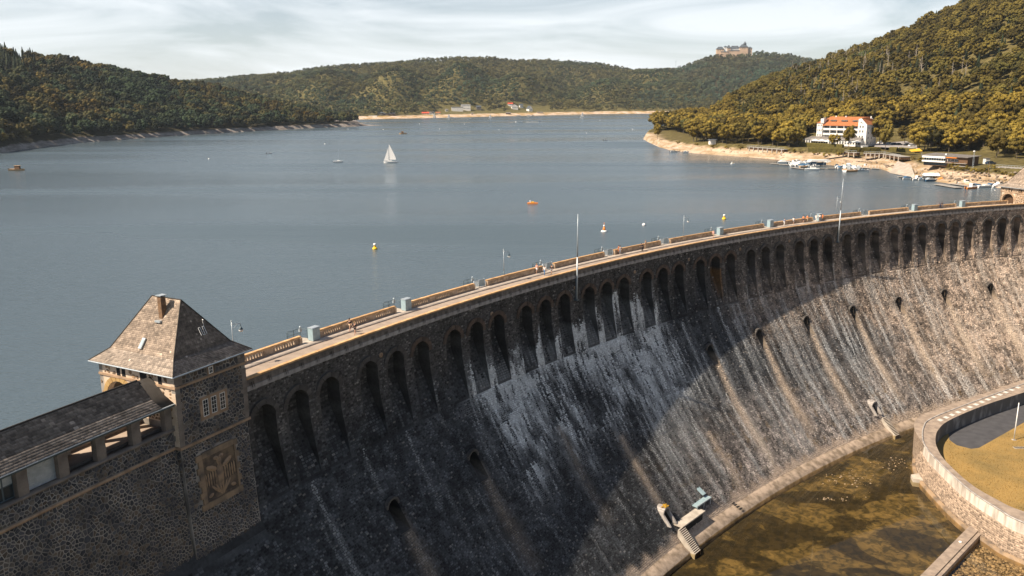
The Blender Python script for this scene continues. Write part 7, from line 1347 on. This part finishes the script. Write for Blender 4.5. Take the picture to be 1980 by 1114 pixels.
def person(s, r, rz, label, top, low, stride=.25, shorts=True, h=1.74, pose='walk', group=None, hair=HAIR, hat=None):
    t = thing('person', label, 'person', frame(s, r, -1.0 if r < 303.2 else -.83) @ Matrix.Rotation(rz, 4, 'Z')); k = h/1.74
    a = stride; sw = .16
    J = {'pel': (0, 0, .93), 'bel': (0, 0, 1.08), 'che': (.02, 0, 1.30), 'nec': (.03, 0, 1.47), 'hea': (.05, 0, 1.60), 'top': (.05, 0, 1.70),
         'hipL': (0, .10, .88), 'kneL': (a*.6, .11, .50), 'ankL': (a*.75, .11, .09), 'toeL': (a*.75+.17, .12, .03), 'hipR': (0, -.10, .88), 'kneR': (-a*.25, -.11, .49), 'ankR': (-a, -.11, .11), 'toeR': (-a+.15, -.12, .03),
         'shL': (.0, .19, 1.40), 'elL': (-a*.5-.02, .25, 1.14), 'wrL': (-a*.4+.12, .26, .92), 'haL': (-a*.4+.18, .25, .85), 'shR': (0, -.19, 1.40), 'elR': (a*.5-.05, -.25, 1.14), 'wrR': (a*.9+.05, -.24, .95), 'haR': (a*.9+.11, -.23, .89)}
    if pose == 'lean': J.update(che=(.16, 0, 1.24), nec=(.22, 0, 1.38), hea=(.28, 0, 1.50), top=(.31, 0, 1.60), shL=(.15, .19, 1.33), shR=(.15, -.19, 1.33), elL=(.32, .24, 1.08), wrL=(.52, .16, 1.06), haL=(.60, .12, 1.06), elR=(.32, -.24, 1.08), wrR=(.52, -.16, 1.06), haR=(.60, -.12, 1.06))
    N_ = list(J); V = [tuple(c*k for c in J[n]) for n in N_]; ix = {n: i for i, n in enumerate(N_)}
    E = [('pel', 'bel'), ('bel', 'che'), ('che', 'nec'), ('nec', 'hea'), ('hea', 'top')]+[(p+q, r_+q) for q in 'LR' for p, r_ in (('hip', 'kne'), ('kne', 'ank'), ('ank', 'toe'), ('sh', 'el'), ('el', 'wr'), ('wr', 'ha'))]+[('pel', 'hipL'), ('pel', 'hipR'), ('che', 'shL'), ('che', 'shR')]
    RD = dict(pel=.13, bel=.12, che=.145, nec=.055, hea=.095, top=.07, hip=.09, kne=.055, ank=.04, toe=.035, sh=.06, el=.042, wr=.03, ha=.038); rad = [RD.get(n, RD.get(n[:-1], .05))*k for n in N_]
    add_skin('body', t, V, [(ix[a_], ix[b_]) for a_, b_ in E], rad, SKIN)
    def sub(name, names, edges, extra, m): ii = {n: i for i, n in enumerate(names)}; add_skin(name, t, [V[ix[n]] for n in names], [(ii[a_], ii[b_]) for a_, b_ in edges], [rad[ix[n]]+extra for n in names], m)
    sub('shirt', ['che', 'bel', 'pel', 'shL', 'shR', 'elL', 'elR'], [('che', 'bel'), ('bel', 'pel'), ('che', 'shL'), ('che', 'shR'), ('shL', 'elL'), ('shR', 'elR')], .018, CM[top])
    if shorts: Vk = [V[ix[n]] for n in ('pel', 'hipL', 'hipR')]+[tuple((V[ix['hip'+q]][i]*.35+V[ix['kne'+q]][i]*.65) for i in range(3)) for q in 'LR']; add_skin('shorts', t, Vk, [(0, 1), (0, 2), (1, 3), (2, 4)], [.145*k, .11*k, .11*k, .09*k, .09*k], CM[low])
    else: sub('trousers', ['pel', 'hipL', 'hipR', 'kneL', 'kneR', 'ankL', 'ankR'], [('pel', 'hipL'), ('pel', 'hipR'), ('hipL', 'kneL'), ('hipR', 'kneR'), ('kneL', 'ankL'), ('kneR', 'ankR')], .02, CM[low])
    hx_, hz_ = J['hea'][0]*k, J['hea'][2]*k; b = MB(); b.lathe([(.075*k, -.05), (.108*k, .0), (.10*k, .07), (.05*k, .115), (.005, .12)], hat or hair, n=10, M=Matrix.Translation((hx_-.022, 0, hz_+.03))); b.build('hair' if not hat else 'hat', t)
    b = MB(); b.box(hx_+.085, hx_+.118, -.014, .014, hz_-.03, hz_+.015, SKIN); [b.box(hx_+.078, hx_+.094, y-.012, y+.012, hz_+.012, hz_+.026, HAIR) for y in (-.035, .035)]; b.box(hx_+.074, hx_+.09, -.025, .025, hz_-.062, hz_-.052, CM['red']); b.build('face', t)
    return t
def polar(px_, py_, z=-1.0): P = on_z(px_, py_, z); d = P[:2]-CTR; return (ANG0-math.atan2(d[1], d[0]))*299, float(np.hypot(*d))
HB = mat('blond_hair', (.35, .22, .10), rough=.7, scale=5)
for (px_, py_, rz, top, low, pose, sh, hair, lb) in (
 (677, 643, math.pi, 'black', 'tan', 'walk', True, HAIR, 'left walker of the nearest couple, black top and bare arms'), (687, 647, math.pi, 'black', 'black', 'walk', True, HB, 'right walker of the nearest couple, blond hair and black outfit'),
 (1038, 531, math.pi, 'pink', 'white', 'walk', True, HB, 'person in pink top by the balustrade left of the near flagpole'), (1053, 533, math.pi, 'white', 'blue', 'walk', False, HAIR, 'person in white top and blue trousers at the gate left of the near flagpole'), (1066, 531, 0, 'black', 'grey', 'walk', True, HAIR, 'dark clad person just right of the white topped walker'),
 (1176, 490, 1.5, 'orange', 'orange', 'stand', True, HAIR, 'person in orange standing in the open gap beside the pale gate'), (1199, 494, math.pi, 'grey', 'grey', 'walk', False, HAIR, 'grey clad walker right of the person in orange'), (1242, 487, 1.6, 'black', 'black', 'lean', False, HAIR, 'black clad person leaning towards the balustrade'), (1248, 483, 1.6, 'tan', 'tan', 'stand', False, HB, 'tan clad person beside the black clad one'), (1379, 461, 0, 'pink', 'tan', 'walk', True, HB, 'pale clad walker just left of the cabinet past the second lamp'),
 (1516, 438, 0, 'blue', 'white', 'walk', False, HAIR, 'walker in blue top and white trousers, leftmost of the far group'), (1534, 435.5, 0, 'white', 'grey', 'walk', True, HAIR, 'walker in white top, second of the far group'), (1553, 432.3, 0, 'orange', 'navy', 'walk', True, HAIR, 'walker in orange top with dark shorts in the far group'), (1560.5, 431.3, 0, 'orange', 'tan', 'walk', False, HB, 'taller walker in orange top and tan trousers in the far group'), (1577.7, 430, 0, 'white', 'white', 'walk', False, HAIR, 'walker all in white in front of the far cabinet'), (1584.5, 429.2, math.pi, 'white', 'navy', 'walk', True, HAIR, 'walker with white top and navy shorts by the far cabinet'), (1589.5, 428.4, math.pi, 'orange', 'orange', 'walk', True, HAIR, 'small walker in orange right of the far cabinet'),
 (1814.5, 404.2, 1.6, 'navy', 'navy', 'lean', False, HAIR, 'left of the two dark figures leaning on the far balustrade'), (1818.5, 403.8, 1.6, 'black', 'grey', 'lean', False, HAIR, 'right of the two dark figures leaning on the far balustrade')):
    s, r = polar(px_, py_); r = min(r, 304.35); person(s, r, rz, lb, top, low, .28 if pose == 'walk' else .05, sh, pose=pose if pose == 'lean' else 'walk', hair=hair)
# ============================================================ air between here and the far hills
def haze():
    b = MB(); x0, x1, y0, y1, za, zb = -3200, 3600, -700, 4300, -62, 215
    b.box(x0, x1, y0, y1, za, zb, None); o = b.build('haze'); m = bpy.data.materials.new('haze_air'); m.use_nodes = True; nt = m.node_tree; nt.nodes.remove(nt.nodes['Principled BSDF']); v = nt.nodes.new('ShaderNodeVolumePrincipled'); v.inputs['Color'].default_value = (.72, .84, .95, 1); v.inputs['Density'].default_value = .00005; v.inputs['Anisotropy'].default_value = .2
    nt.links.new(v.outputs[0], nt.nodes['Material Output'].inputs['Volume']); o.data.materials.clear(); o.data.materials.append(m); tag(o, 'thin bluish air filling the whole valley', 'haze', kind='stuff')
haze()
